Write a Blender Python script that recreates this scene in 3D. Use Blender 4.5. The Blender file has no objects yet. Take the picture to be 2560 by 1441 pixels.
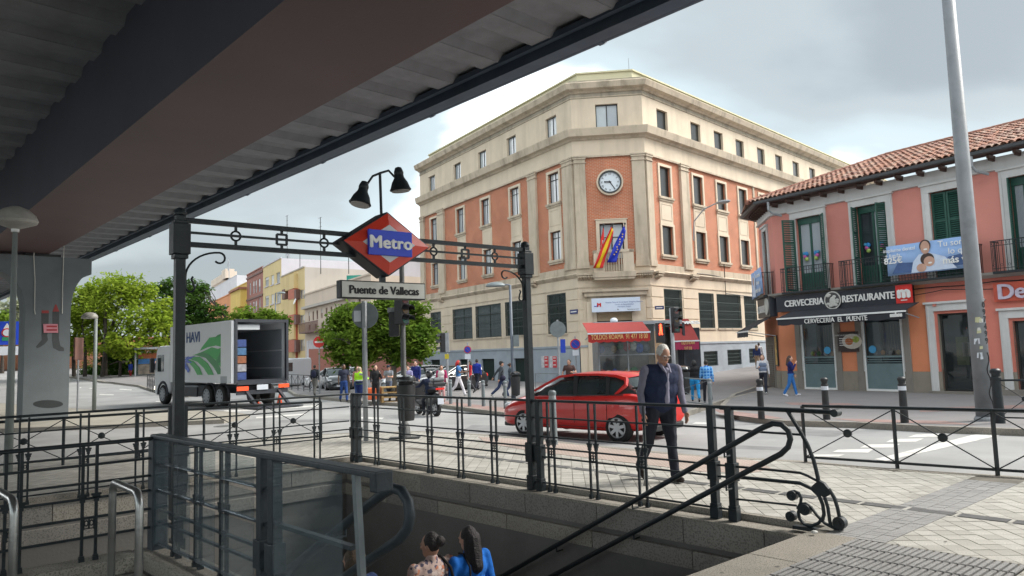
import bpy, bmesh, math, random
from mathutils import Vector as V, Matrix as MX
import numpy as np
R = math.radians
rnd = random.Random(7)
scene = bpy.context.scene
col = scene.collection
# ---------------------------------------------------------------- camera
F, CX, CY, H0 = 1800.0, 1280.0, 720.0, 1.65
w3 = V((-640, 20310, -1800)).normalized()
fw = V((0, 0, -1)); wy = (fw - w3*fw.dot(w3)).normalized(); wx = wy.cross(w3).normalized()
ROT = MX((wx, wy, w3))                      # camera axes -> world
cam_d = bpy.data.cameras.new('camera'); cam = bpy.data.objects.new('camera', cam_d); col.objects.link(cam)
cam.matrix_world = MX.Translation((0, 0, H0)) @ ROT.to_4x4()
cam_d.sensor_width = 36; cam_d.lens = F/2560*36; cam_d.clip_start = .05; cam_d.clip_end = 3000
scene.camera = cam
# ---------------------------------------------------------------- world: overcast sky with bright breaks
world = bpy.data.worlds.new('World'); scene.world = world; world.use_nodes = True
nt = world.node_tree; nt.nodes.clear()
SUN_EL, SUN_AZ = R(42), R(78)               # azimuth clockwise from +Y
def wn(t, **k):
    n = nt.nodes.new(t)
    for a, b in k.items(): setattr(n, a, b)
    return n
wl = lambda a, b: nt.links.new(a, b)
wout = wn('ShaderNodeOutputWorld')
sky = wn('ShaderNodeTexSky', sky_type='NISHITA', sun_disc=False, sun_elevation=SUN_EL, sun_rotation=SUN_AZ, dust_density=2.0)
bg1 = wn('ShaderNodeBackground'); bg1.inputs[1].default_value = .10; wl(sky.outputs[0], bg1.inputs[0])
tc = wn('ShaderNodeTexCoord'); sep = wn('ShaderNodeSeparateXYZ'); wl(tc.outputs['Generated'], sep.inputs[0])
# project the view direction on a cloud layer overhead
zz = wn('ShaderNodeMath', operation='MAXIMUM'); wl(sep.outputs[2], zz.inputs[0]); zz.inputs[1].default_value = 0.0
za = wn('ShaderNodeMath', operation='ADD'); wl(zz.outputs[0], za.inputs[0]); za.inputs[1].default_value = .16
dx = wn('ShaderNodeMath', operation='DIVIDE'); wl(sep.outputs[0], dx.inputs[0]); wl(za.outputs[0], dx.inputs[1])
dy = wn('ShaderNodeMath', operation='DIVIDE'); wl(sep.outputs[1], dy.inputs[0]); wl(za.outputs[0], dy.inputs[1])
cb = wn('ShaderNodeCombineXYZ'); wl(dx.outputs[0], cb.inputs[0]); wl(dy.outputs[0], cb.inputs[1])
ofs = wn('ShaderNodeVectorMath', operation='ADD'); wl(cb.outputs[0], ofs.inputs[0]); SKYOFF = (-6.25, -13.2, 0.0); ofs.inputs[1].default_value = SKYOFF
n1 = wn('ShaderNodeTexNoise'); n1.inputs['Scale'].default_value = .55; n1.inputs['Detail'].default_value = 6; n1.inputs['Roughness'].default_value = .46
n1.inputs['Distortion'].default_value = .35
wl(ofs.outputs[0], n1.inputs['Vector'])
rp = wn('ShaderNodeValToRGB'); wl(n1.outputs[0], rp.inputs[0])
rp.color_ramp.interpolation = 'EASE'
els = rp.color_ramp.elements
els[0].position = .42; els[0].color = (.16, .178, .18, 1)
els[1].position = .62; els[1].color = (1.08, 1.09, 1.10, 1)
e = els.new(.33); e.color = (.118, .132, .136, 1)
e = els.new(.52); e.color = (.21, .245, .255, 1)
bg2 = wn('ShaderNodeBackground'); bg2.inputs[1].default_value = 1.0; wl(rp.outputs[0], bg2.inputs[0])
mxs = wn('ShaderNodeMixShader'); mxs.inputs[0].default_value = .93
wl(bg1.outputs[0], mxs.inputs[1]); wl(bg2.outputs[0], mxs.inputs[2]); wl(mxs.outputs[0], wout.inputs[0])
sun_d = bpy.data.lights.new('sun', 'SUN'); sun_d.energy = 1.3; sun_d.angle = R(25); sun_d.color = (1, .95, .87)
sun = bpy.data.objects.new('sun', sun_d); col.objects.link(sun)
SD = V((math.sin(SUN_AZ)*math.cos(SUN_EL), math.cos(SUN_AZ)*math.cos(SUN_EL), math.sin(SUN_EL)))
sun.rotation_euler = SD.to_track_quat('Z', 'Y').to_euler()
scene.view_settings.view_transform = 'Standard'; scene.view_settings.look = 'None'
scene.view_settings.exposure = 1.85; scene.view_settings.gamma = 1.0; scene.view_settings.use_curve_mapping = False
scene.render.engine = 'CYCLES'; scene.cycles.use_denoising = True; scene.cycles.max_bounces = 8
scene.cycles.transparent_max_bounces = 12
# ---------------------------------------------------------------- photo geometry helpers
def ray(px, py):
    return ROT @ V((px-CX, CY-py, -F))
_g = [(-1e4, -.13), (9, -.13), (20, -.43), (36, -.45), (62, -.40), (110, 1.7), (400, 3.5), (1e5, 3.5)]
_h = [(-1e4, 0), (42, 0), (60, 1.0), (110, .3), (400, 0), (1e5, 0)]       # extra rise of the side street and of the park
_wx = [(-1e5, 1), (-30, 1), (-20, 0), (5, 0), (12, 1), (1e5, 1)]
GYS = [9, 20, 36, 42, 48, 54, 60, 62, 80, 110, 400]; GXS = [-30, -25, -20, 5, 8.5, 12]
def pw(t, x):
    for (a, za_), (b, zb_) in zip(t, t[1:]):
        if x <= b: return za_ + (zb_-za_)*(x-a)/(b-a)
    return t[-1][1]
def gz(x, y): return pw(_g, y) + pw(_h, y)*pw(_wx, x)
def pz(px, py, z):                          # point on the level z
    d = ray(px, py); t = (z-H0)/d.z; return V((0, 0, H0)) + d*t
def pg(px, py, off=0.0):                    # point on the street surface
    z = -.3
    for _ in range(30):
        p = pz(px, py, z+off); z = .5*z + .5*gz(p.x, p.y)
    return pz(px, py, z+off)
def pd(px, py, y):                          # point at the depth y
    d = ray(px, py); return V((0, 0, H0)) + d*(y/d.y)
def proj(p):
    c = ROT.transposed() @ (V(p)-V((0, 0, H0))); return (CX + F*c.x/-c.z, CY - F*c.y/-c.z)
class Plane:                                # a vertical plane: s along, z up
    def __init__(s, p, d):
        s.p = V((p[0], p[1], 0)); s.d = V((d[0], d[1], 0)).normalized(); s.n = V((s.d.y, -s.d.x, 0))
        s.rz = math.atan2(s.d.y, s.d.x)
    def at(s, px, py):
        d = ray(px, py); o = V((0, 0, H0)); t = (s.p-o).dot(s.n)/d.dot(s.n); q = o+d*t
        return (q-s.p).dot(s.d), q.z
    def w(s, a, z=0, off=0):                # world point; off > 0 = towards n
        return s.p + s.d*a + s.n*off + V((0, 0, z))
# ---------------------------------------------------------------- mesh builder
class MB:
    def __init__(s): s.v = []; s.f = []; s.m = []
    def add(s, vs, fs, m=0, mat=None):
        o = len(s.v)
        s.v += [tuple(mat @ V(p)) if mat else tuple(p) for p in vs]
        s.f += [tuple(i+o for i in f) for f in fs]; s.m += [m]*len(fs); return s
    def box(s, x0, x1, y0, y1, z0, z1, m=0, mat=None):
        vs = [(x0,y0,z0),(x1,y0,z0),(x1,y1,z0),(x0,y1,z0),(x0,y0,z1),(x1,y0,z1),(x1,y1,z1),(x0,y1,z1)]
        return s.add(vs, [(0,3,2,1),(4,5,6,7),(0,1,5,4),(1,2,6,5),(2,3,7,6),(3,0,4,7)], m, mat)
    def bar(s, a, b, w, h=None, m=0, up=(0,0,1)):      # a rectangular bar from a to b
        a, b = V(a), V(b); h = h or w; d = (b-a).normalized(); u = V(up)
        if abs(d.dot(u)) > .98: u = V((0, 1, 0)) if abs(d.y) < .9 else V((1, 0, 0))
        r = d.cross(u).normalized(); u = r.cross(d)
        vs = [p + r*(sx*w/2) + u*(sy*h/2) for p in (a, b) for sx, sy in ((-1,-1),(1,-1),(1,1),(-1,1))]
        return s.add(vs, [(0,1,2,3),(7,6,5,4),(0,4,5,1),(1,5,6,2),(2,6,7,3),(3,7,4,0)], m)
    def tube(s, pts, r, n=8, m=0, caps=True, closed=False):
        pts = [V(p) for p in pts]; k = len(pts); rs = r if isinstance(r, (list, tuple)) else [r]*k
        o = len(s.v); prev = None
        for i, p in enumerate(pts):
            if closed: d = (pts[(i+1) % k]-pts[i-1])
            else: d = pts[min(i+1, k-1)]-pts[max(i-1, 0)]
            d = d.normalized() if d.length > 1e-9 else V((0, 0, 1))
            if prev is None:
                u = V((0, 0, 1)) if abs(d.z) < .9 else V((1, 0, 0)); x = d.cross(u).normalized()
            else:
                x = (prev - d*prev.dot(d)); x = x.normalized() if x.length > 1e-6 else d.orthogonal().normalized()
            prev = x; y = d.cross(x)
            for j in range(n):
                a = 2*math.pi*j/n; s.v.append(tuple(p + x*(math.cos(a)*rs[i]) + y*(math.sin(a)*rs[i])))
        for i in range(k if closed else k-1):
            for j in range(n):
                a, b = o+i*n+j, o+i*n+(j+1) % n; c, d_ = o+((i+1) % k)*n+(j+1) % n, o+((i+1) % k)*n+j
                s.f.append((a, b, c, d_)); s.m.append(m)
        if caps and not closed:
            s.f.append(tuple(o+j for j in range(n))[::-1]); s.m.append(m)
            s.f.append(tuple(o+(k-1)*n+j for j in range(n))); s.m.append(m)
        return s
    def cyl(s, a, b, r0, r1=None, n=12, m=0): return s.tube([a, b], [r0, r0 if r1 is None else r1], n, m)
    def lathe(s, prof, c=(0,0,0), n=16, m=0, mat=None):  # prof: (r, z) from bottom to top
        o = len(s.v); c = V(c)
        for r, z in prof:
            for j in range(n):
                a = 2*math.pi*j/n; p = c + V((r*math.cos(a), r*math.sin(a), z)); s.v.append(tuple(mat @ p if mat else p))
        for i in range(len(prof)-1):
            for j in range(n): s.f.append((o+i*n+j, o+i*n+(j+1)%n, o+(i+1)*n+(j+1)%n, o+(i+1)*n+j)); s.m.append(m)
        s.f.append(tuple(o+j for j in range(n))[::-1]); s.m.append(m)
        s.f.append(tuple(o+(len(prof)-1)*n+j for j in range(n))); s.m.append(m); return s
    def prism(s, poly, z0, z1, m=0, mat=None):           # poly: ccw (x, y)
        n = len(poly); vs = [(x, y, z0) for x, y in poly]+[(x, y, z1) for x, y in poly]
        fs = [tuple(range(n))[::-1], tuple(range(n, 2*n))]+[(i, (i+1)%n, n+(i+1)%n, n+i) for i in range(n)]
        return s.add(vs, fs, m, mat)
    def wallprism(s, poly, y0, y1, m=0):                 # poly: (x, z) outline, extruded over y
        n = len(poly); vs = [(x, y0, z) for x, z in poly]+[(x, y1, z) for x, z in poly]
        fs = [tuple(range(n)), tuple(range(n, 2*n))[::-1]]+[((i+1)%n, i, n+i, n+(i+1)%n) for i in range(n)]
        return s.add(vs, fs, m)
    def ell(s, c, r, n=12, k=8, m=0, mat=None):
        c = V(c); r = (r, r, r) if not isinstance(r, (tuple, list)) else r; o = len(s.v)
        M_ = mat or MX.Identity(3)
        s.v.append(tuple(c + M_ @ V((0, 0, -r[2]))))
        for i in range(1, k):
            t = math.pi*i/k
            for j in range(n):
                a = 2*math.pi*j/n
                s.v.append(tuple(c + M_ @ V((r[0]*math.sin(t)*math.cos(a), r[1]*math.sin(t)*math.sin(a), -r[2]*math.cos(t)))))
        s.v.append(tuple(c + M_ @ V((0, 0, r[2])))); e = len(s.v)-1
        for j in range(n): s.f.append((o, o+1+(j+1)%n, o+1+j)); s.m.append(m)
        for i in range(k-2):
            for j in range(n): s.f.append((o+1+i*n+j, o+1+i*n+(j+1)%n, o+1+(i+1)*n+(j+1)%n, o+1+(i+1)*n+j)); s.m.append(m)
        for j in range(n): s.f.append((e, o+1+(k-2)*n+j, o+1+(k-2)*n+(j+1)%n)); s.m.append(m)
        return s
    def cap(s, a, b, r0, r1, n=10, m=0):                 # capsule with a taper
        a, b = V(a), V(b); d = (b-a).normalized()
        pts = [a-d*r0*.98, a-d*r0*.7, a-d*r0*.3]; rs = [r0*.15, r0*.7, r0*.95]
        for i in range(5): pts.append(a.lerp(b, i/4)); rs.append(r0+(r1-r0)*i/4)
        pts += [b+d*r1*.3, b+d*r1*.7, b+d*r1*.98]; rs += [r1*.95, r1*.7, r1*.15]
        return s.tube(pts, rs, n, m)
    def mesh(s, name, mats, smooth=False):
        me = bpy.data.meshes.new(name); me.from_pydata(s.v, [], s.f)
        for m in mats if isinstance(mats, (list, tuple)) else [mats]: me.materials.append(m)
        me.polygons.foreach_set('material_index', s.m)
        if smooth: me.polygons.foreach_set('use_smooth', [True]*len(me.polygons))
        me.update(); return me
def obj(name, mb, mats, parent=None, smooth=False, loc=None, bevel=0, kind=None, label=None):
    me = mb.mesh(name, mats, smooth) if isinstance(mb, MB) else mb
    o = bpy.data.objects.new(name, me); col.objects.link(o)
    if parent: o.parent = parent
    if loc is not None: o.location = loc
    if bevel:
        b = o.modifiers.new('bevel', 'BEVEL'); b.width = bevel; b.segments = 2; b.limit_method = 'ANGLE'; b.angle_limit = R(40)
    if smooth and smooth != 'all':
        try: me.set_sharp_from_angle(angle=R(38))
        except Exception: pass
    if kind: o['kind'] = kind
    if label: o['label'] = label
    return o
def tag(o, label, cat, group=None, kind=None):
    o['label'] = label; o['category'] = cat
    if group: o['group'] = group
    if kind: o['kind'] = kind
    return o
def thing(name, label, cat, loc=(0,0,0), rz=0, group=None):
    o = bpy.data.objects.new(name, None); col.objects.link(o); o.location = loc; o.rotation_euler = (0, 0, rz)
    o.empty_display_size = .2
    return tag(o, label, cat, group)
def struct(o): o['kind'] = 'structure'; return o
KIDS = {}
def dup(src, loc, rz=None, label=None, scale=None):
    if not KIDS:
        pass
    def rec(o, par):
        c = o.copy(); col.objects.link(c)
        if par: c.parent = par
        for ch in o.children: rec(ch, c)
        return c
    r = rec(src, None); r.location = loc
    if rz is not None: r.rotation_euler = (0, 0, rz)
    if scale: r.scale = (scale,)*3 if not isinstance(scale, tuple) else scale
    if label: r['label'] = label
    return r
def text(name, s, size, mat, parent, loc, rot=(R(90),0,0), depth=.01, bold=0, align='CENTER', sx=1, space=1.0, valign='CENTER'):
    c = bpy.data.curves.new(name, 'FONT'); c.body = s; c.size = size; c.extrude = depth/2
    c.align_x = align; c.align_y = valign; c.space_character = space; c.resolution_u = 3
    key = (s, size, mat.name, depth, bold, align, space)
    if key not in _txt:
        c.materials.append(mat); t = bpy.data.objects.new('tmp', c); col.objects.link(t)
        dg = bpy.context.evaluated_depsgraph_get(); _txt[key] = bpy.data.meshes.new_from_object(t.evaluated_get(dg)); bpy.data.objects.remove(t)
        _txt[key].name = name
        if bold:                              # a heavier cut: the glyphs repeated a hair apart, each at its own depth
            me = _txt[key]; vs = [tuple(v.co) for v in me.vertices]; fs = [tuple(p.vertices) for p in me.polygons]; n = len(vs); V2, F2 = [], []
            for k, (a, b) in enumerate(((0, 0), (-bold*2, 0), (bold*2, 0), (0, bold), (0, -bold))): V2 += [(x+a, y+b, z+k*.0007) for x, y, z in vs]; F2 += [tuple(i+k*n for i in f) for f in fs]
            me.clear_geometry(); me.from_pydata(V2, [], F2); me.update()
    o = bpy.data.objects.new(name, _txt[key]); col.objects.link(o)
    o.parent = parent; o.location = loc; o.rotation_euler = rot; o.scale = (sx, 1, 1); return o
_txt = {}
# ---------------------------------------------------------------- materials
_mats = {}
def srgb(r, g, b):
    f = lambda c: ((c/255+.055)/1.055)**2.4 if c > 10 else c/255/12.92
    return (f(r), f(g), f(b))
def mat(name, c, rough=.6, var=.12, scale=4.0, bump=0.0, bscale=None, metal=0.0, dirt=0.0, dcol=(.05,.045,.04), dscale=1.2, spec=.5, streak=False, coat=0, emit=None, es=1, det=4):
    if name in _mats: return _mats[name]
    m = bpy.data.materials.new(name); m.use_nodes = True; t = m.node_tree; N = t.nodes; L = t.links
    b = N['Principled BSDF']; b.inputs['Roughness'].default_value = rough; b.inputs['Metallic'].default_value = metal
    b.inputs['Specular IOR Level'].default_value = spec; b.inputs['Coat Weight'].default_value = coat
    tcn = N.new('ShaderNodeTexCoord'); vec = tcn.outputs['Object']
    nz = N.new('ShaderNodeTexNoise'); nz.inputs['Scale'].default_value = scale; nz.inputs['Detail'].default_value = det; nz.inputs['Roughness'].default_value = .6
    L.new(vec, nz.inputs['Vector'])
    mr = N.new('ShaderNodeMapRange'); mr.inputs[1].default_value = .3; mr.inputs[2].default_value = .7
    mr.inputs[3].default_value = 1-var; mr.inputs[4].default_value = 1+var; L.new(nz.outputs[0], mr.inputs[0])
    mu = N.new('ShaderNodeMix'); mu.data_type = 'RGBA'; mu.blend_type = 'MULTIPLY'; mu.inputs[0].default_value = 1
    mu.inputs[6].default_value = (*c, 1); L.new(mr.outputs[0], mu.inputs[7]); cout = mu.outputs[2]
    if dirt:
        mp = N.new('ShaderNodeMapping'); L.new(vec, mp.inputs[0])
        mp.inputs['Scale'].default_value = (1, 1, .12) if streak else (1, 1, 1)
        nd = N.new('ShaderNodeTexNoise'); nd.inputs['Scale'].default_value = dscale; nd.inputs['Detail'].default_value = 6; nd.inputs['Roughness'].default_value = .65
        L.new(mp.outputs[0], nd.inputs['Vector'])
        md = N.new('ShaderNodeMapRange'); md.inputs[1].default_value = .48; md.inputs[2].default_value = .75; md.inputs[3].default_value = 0; md.inputs[4].default_value = dirt
        L.new(nd.outputs[0], md.inputs[0])
        mi = N.new('ShaderNodeMix'); mi.data_type = 'RGBA'; L.new(md.outputs[0], mi.inputs[0]); L.new(cout, mi.inputs[6]); mi.inputs[7].default_value = (*dcol, 1)
        cout = mi.outputs[2]
    L.new(cout, b.inputs['Base Color'])
    if bump:
        nb = N.new('ShaderNodeTexNoise'); nb.inputs['Scale'].default_value = bscale or scale*8; nb.inputs['Detail'].default_value = 5
        L.new(vec, nb.inputs['Vector'])
        bp = N.new('ShaderNodeBump'); bp.inputs['Strength'].default_value = bump; bp.inputs['Distance'].default_value = .02
        L.new(nb.outputs[0], bp.inputs['Height']); L.new(bp.outputs[0], b.inputs['Normal'])
    if emit:
        b.inputs['Emission Color'].default_value = (*emit, 1); b.inputs['Emission Strength'].default_value = es
    _mats[name] = m; return m
def glassmat(name, tint=(.05,.06,.065), rough=.06, alpha=.35, trans=None):
    if name in _mats: return _mats[name]
    m = bpy.data.materials.new(name); m.use_nodes = True; t = m.node_tree; N = t.nodes; L = t.links
    for n in list(N): N.remove(n)
    o = N.new('ShaderNodeOutputMaterial'); tr = N.new('ShaderNodeBsdfTransparent'); tr.inputs[0].default_value = (*(trans or (.85,.9,.9)), 1)
    gl = N.new('ShaderNodeBsdfGlossy'); gl.inputs['Roughness'].default_value = rough; gl.inputs[0].default_value = (.95,.97,1,1)
    df = N.new('ShaderNodeBsdfDiffuse'); df.inputs[0].default_value = (*tint, 1)
    m1 = N.new('ShaderNodeMixShader'); m1.inputs[0].default_value = alpha; L.new(tr.outputs[0], m1.inputs[1]); L.new(df.outputs[0], m1.inputs[2])
    fr = N.new('ShaderNodeLayerWeight'); fr.inputs[0].default_value = .5; pw_ = N.new('ShaderNodeMath'); pw_.operation = 'POWER'; pw_.inputs[1].default_value = 4; L.new(fr.outputs['Facing'], pw_.inputs[0])
    ad = N.new('ShaderNodeMath'); ad.operation = 'MULTIPLY_ADD'; ad.inputs[1].default_value = .6; ad.inputs[2].default_value = .05; L.new(pw_.outputs[0], ad.inputs[0])
    m2 = N.new('ShaderNodeMixShader'); L.new(ad.outputs[0], m2.inputs[0]); L.new(m1.outputs[0], m2.inputs[1]); L.new(gl.outputs[0], m2.inputs[2])
    L.new(m2.outputs[0], o.inputs[0]); _mats[name] = m; return m
def leafmat(name, c, c2, tl=.45):
    m = bpy.data.materials.new(name); m.use_nodes = True; t = m.node_tree; N = t.nodes; L = t.links
    for n in list(N): N.remove(n)
    o = N.new('ShaderNodeOutputMaterial'); g = N.new('ShaderNodeTexCoord'); nz = N.new('ShaderNodeTexNoise'); nz.inputs['Scale'].default_value = .9; nz.inputs['Detail'].default_value = 6
    L.new(g.outputs['Object'], nz.inputs['Vector'])
    mr = N.new('ShaderNodeMapRange'); mr.inputs[1].default_value = .32; mr.inputs[2].default_value = .68; L.new(nz.outputs[0], mr.inputs[0])
    mi = N.new('ShaderNodeMix'); mi.data_type = 'RGBA'; L.new(mr.outputs[0], mi.inputs[0]); mi.inputs[6].default_value = (*c, 1); mi.inputs[7].default_value = (*c2, 1)
    d = N.new('ShaderNodeBsdfDiffuse'); tr = N.new('ShaderNodeBsdfTranslucent'); L.new(mi.outputs[2], d.inputs[0]); L.new(mi.outputs[2], tr.inputs[0])
    mx = N.new('ShaderNodeMixShader'); mx.inputs[0].default_value = tl; L.new(d.outputs[0], mx.inputs[1]); L.new(tr.outputs[0], mx.inputs[2])
    L.new(mx.outputs[0], o.inputs[0]); return m
def speckle(name, c1, c2, scale=120, rough=.8, bump=.15, dirt=.3):
    m = mat(name, c1, rough, .15, 3, bump, scale, dirt=dirt, dcol=tuple(x*.45 for x in c1), dscale=1.5)
    t = m.node_tree; N = t.nodes; L = t.links; b = N['Principled BSDF']; src = b.inputs['Base Color'].links[0].from_socket
    nz = N.new('ShaderNodeTexNoise'); nz.inputs['Scale'].default_value = scale; nz.inputs['Detail'].default_value = 2
    L.new([n for n in N if n.type == 'TEX_COORD'][0].outputs['Object'], nz.inputs['Vector'])
    mr = N.new('ShaderNodeMapRange'); mr.inputs[1].default_value = .52; mr.inputs[2].default_value = .6; L.new(nz.outputs[0], mr.inputs[0])
    mi = N.new('ShaderNodeMix'); mi.data_type = 'RGBA'; L.new(mr.outputs[0], mi.inputs[0]); L.new(src, mi.inputs[6]); mi.inputs[7].default_value = (*c2, 1)
    L.new(mi.outputs[2], b.inputs['Base Color']); return m
def brickmat(name, c1, c2, mortar, bw=.24, bh=.06, ms=.012, plane='xz', off=.5, bump=.5):
    m = bpy.data.materials.new(name); m.use_nodes = True; t = m.node_tree; N = t.nodes; L = t.links; b = N['Principled BSDF']
    b.inputs['Roughness'].default_value = .85
    g = N.new('ShaderNodeTexCoord'); s = N.new('ShaderNodeSeparateXYZ'); c = N.new('ShaderNodeCombineXYZ'); L.new(g.outputs['Object'], s.inputs[0])
    L.new(s.outputs[0], c.inputs[0]); L.new(s.outputs[2 if plane == 'xz' else 1], c.inputs[1])
    k = N.new('ShaderNodeTexBrick'); L.new(c.outputs[0], k.inputs['Vector']); k.offset = off
    k.inputs['Scale'].default_value = 1; k.inputs['Mortar Size'].default_value = ms; k.inputs['Brick Width'].default_value = bw; k.inputs['Row Height'].default_value = bh
    k.inputs['Color1'].default_value = (*c1, 1); k.inputs['Color2'].default_value = (*c2, 1); k.inputs['Mortar'].default_value = (*mortar, 1); k.inputs['Mortar Smooth'].default_value = .3
    nz = N.new('ShaderNodeTexNoise'); nz.inputs['Scale'].default_value = .9; nz.inputs['Detail'].default_value = 6; L.new(g.outputs['Object'], nz.inputs['Vector'])
    mr = N.new('ShaderNodeMapRange'); mr.inputs[1].default_value = .3; mr.inputs[2].default_value = .7; mr.inputs[3].default_value = .84; mr.inputs[4].default_value = 1.14; L.new(nz.outputs[0], mr.inputs[0])
    mu = N.new('ShaderNodeMix'); mu.data_type = 'RGBA'; mu.blend_type = 'MULTIPLY'; mu.inputs[0].default_value = 1; L.new(k.outputs[0], mu.inputs[6]); L.new(mr.outputs[0], mu.inputs[7])
    L.new(mu.outputs[2], b.inputs['Base Color'])
    bp = N.new('ShaderNodeBump'); bp.inputs['Strength'].default_value = bump; bp.inputs['Distance'].default_value = .015; bp.invert = True
    L.new(k.outputs[1], bp.inputs['Height']); L.new(bp.outputs[0], b.inputs['Normal']); _mats[name] = m; return m
M_iron = mat('painted_iron', (.016,.022,.026), .42, .3, 8, .15, 60, spec=.4)
M_ironB = mat('blue_grey_iron', (.03,.042,.052), .45, .3, 6, .15, 50, dirt=.3, dcol=(.08,.08,.075), spec=.4)
M_steel = mat('worn_steel', (.42,.43,.42), .32, .2, 12, .08, 60, metal=.9, dirt=.35, dcol=(.12,.1,.08), dscale=6)
M_galv = mat('galvanised_steel', (.30,.32,.34), .55, .15, 5, .08, 40, dirt=.25, dcol=(.12,.12,.12), spec=.4)
M_paint_grey = mat('grey_paint', (.16,.19,.2), .5, .15, 5, .05)
M_dark = mat('dark_plastic', (.02,.022,.024), .5, .2, 6)
M_black = mat('black_rubber', (.012,.012,.013), .75, .2, 10)
M_white = mat('white_paint', (.72,.73,.72), .5, .06, 4)
M_red = mat('red_paint', (.55,.02,.015), .35, .06, 4)
M_blue = mat('blue_paint', (.01,.05,.42), .4, .06, 4)
M_plate = mat('plate_white', (.62,.66,.72), .4, .04, 6)
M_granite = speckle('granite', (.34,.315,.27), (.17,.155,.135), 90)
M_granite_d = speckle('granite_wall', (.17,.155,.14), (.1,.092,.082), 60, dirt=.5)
M_conc = mat('concrete', (.3,.29,.27), .85, .15, 2.5, .2, 40, dirt=.35, dcol=(.12,.11,.1))
# ================================================================ ground
xy = lambda p: V((p[0], p[1]))
A0 = pz(880, 986, 1.03); B0 = pz(1790, 1019, 1.03)
E1 = V((B0.x-A0.x, B0.y-A0.y, 0)).normalized()
A0 = V((A0.x, A0.y, 0))
NEAR = Plane(A0, E1)
ug, _ = NEAR.at(1322, 900); GR = NEAR.w(ug)                 # right gate post
GL = pd(447, 900, 6.46); GL.z = 0
E2 = (GL-GR).normalized(); WG = (GL-GR).length
DET = E1.x*E2.y-E2.x*E1.y
def uv(p):
    d = (p[0]-A0.x, p[1]-A0.y); return ((d[0]*E2.y-E2.x*d[1])/DET, (E1.x*d[1]-E1.y*d[0])/DET)
def P(u, v, z=0.0): return A0 + E1*u + E2*v + V((0, 0, z))
U1, UC, VN, VF = 7.65, ug+.12, WG+.12, 9.6                 # top step, corner, near wall, far-left end
kpx = [(0,1160),(250,1135),(430,1118),(590,1102),(730,1090),(900,1081),(1050,1078),(1200,1085),(1366,1100),(1505,1115),(1640,1128),(1750,1138),(1880,1145),(2010,1152),(2150,1165),(2300,1176),(2560,1192)]
K = [pz(x, y, 0) for x, y in kpx]
K = [K[0]+(K[0]-K[2]).normalized()*80] + K + [K[-1]+(K[-1]-K[-3]).normalized()*90]
def ky(x):
    for a, b in zip(K, K[1:]):
        if x <= b.x: return a.y+(b.y-a.y)*(x-a.x)/(b.x-a.x)
    return K[-1].y
M_asph = mat('asphalt', (.31,.31,.308), .9, .16, .5, .25, 90, dirt=.6, dcol=(.22,.22,.217), dscale=.3)
M_pave_far = mat('far_paving', (.225,.215,.215), .85, .14, 1.2, .15, 40, dirt=.3, dcol=(.1,.095,.09))
M_joint = mat('joint_sand', (.19,.175,.15), .95, .2, 6, .2)
M_tile = [speckle('cream_tile%d' % i, c, tuple(x*.75 for x in c), 140, .8, .08, .22) for i, c in enumerate([(.49,.475,.43), (.44,.425,.385), (.53,.515,.47)])]
M_gpaver = speckle('grey_paver', (.36,.355,.35), (.2,.2,.2), 150, .8, .1, .25)
M_line = mat('road_marking', (.62,.61,.58), .7, .1, 3, .1, dirt=.5, dcol=(.3,.3,.29), dscale=5)
M_redtac = mat('red_tactile', (.34,.17,.14), .8, .12, 2, .2)
# road sheet
xs = sorted(set([-300,-200,-140,-100,-80,-60,-45]+[x for x in range(-40, 41)]+[-1.5,-2.5,-.5,.5,1.5,2.5,3.5,4.5,5.5,-3.5,-4.5,-5.5,-6.5,-7.5]+[8.5]+[50,70,100,150,220,300]))
ybr = [9,12,16,20,28,36,42,48,54,60,62,70,80,95,110,150,100,150,250,400,1200]
mb = MB(); cols = []
for x in xs:
    y0 = ky(x)-.12; ys = [y0+i*(14.5-y0)/10 if y0 < 14.5 else y0 for i in range(11)]
    ys = [y0+(16-y0)*i/10 for i in range(11)]+[y for y in ybr if y > 16]
    c = []
    for y in ys: c.append(len(mb.v)); mb.v.append((x, y, gz(x, y)))
    cols.append(c)
for a, b in zip(cols, cols[1:]):
    for i in range(len(a)-1): mb.f.append((a[i], b[i], b[i+1], a[i+1])); mb.m.append(0)
road = struct(obj('road', mb, M_asph, smooth='all'))
# near pavement base with the stair well left open
from mathutils.geometry import tessellate_polygon
outer = [V((k.x, k.y, 0)) for k in K]+[V((K[-1].x, -90, 0)), V((K[0].x, -90, 0))]
hole = [P(0,-.12), P(U1,-.12), P(U1,VN+.12), P(UC,VN+.12), P(UC,VF), P(0,VF)]
hole = [P(-.10,-.10), P(U1,-.10), P(U1,VN+.1), P(UC+.1,VN+.1), P(UC+.1,VF), P(-.10,VF)]
tri = tessellate_polygon([outer, hole]); allp = outer+hole
mb = MB(); mb.add([(p.x, p.y, -.008) for p in allp], [tuple(t) for t in tri])
near_pave = struct(obj('near_pavement', mb, M_joint))
mb = MB()
for a, b in zip(K, K[1:]):
    d = (b-a).normalized(); n = V((-d.y, d.x, 0))
    nseg = max(1, int((b-a).length/.9)) if (b-a).length < 12 else 1
    for i in range(nseg):
        p, q = a.lerp(b, i/nseg), a.lerp(b, (i+1)/nseg-(.006/(b-a).length))
        mb.prism([xy(p-n*.14), xy(q-n*.14), xy(q+n*.01), xy(p+n*.01)], -.2, .002)
m2 = MB(); m2.add([(-70,-89,-.003),(70,-89,-.003),(70,1.2,-.003),(-70,1.2,-.003)], [(0,1,2,3)]); struct(obj('rear_pavement', m2, M_tile[0]))
kerb = struct(obj('near_kerb', mb, M_granite, bevel=.008))
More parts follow.
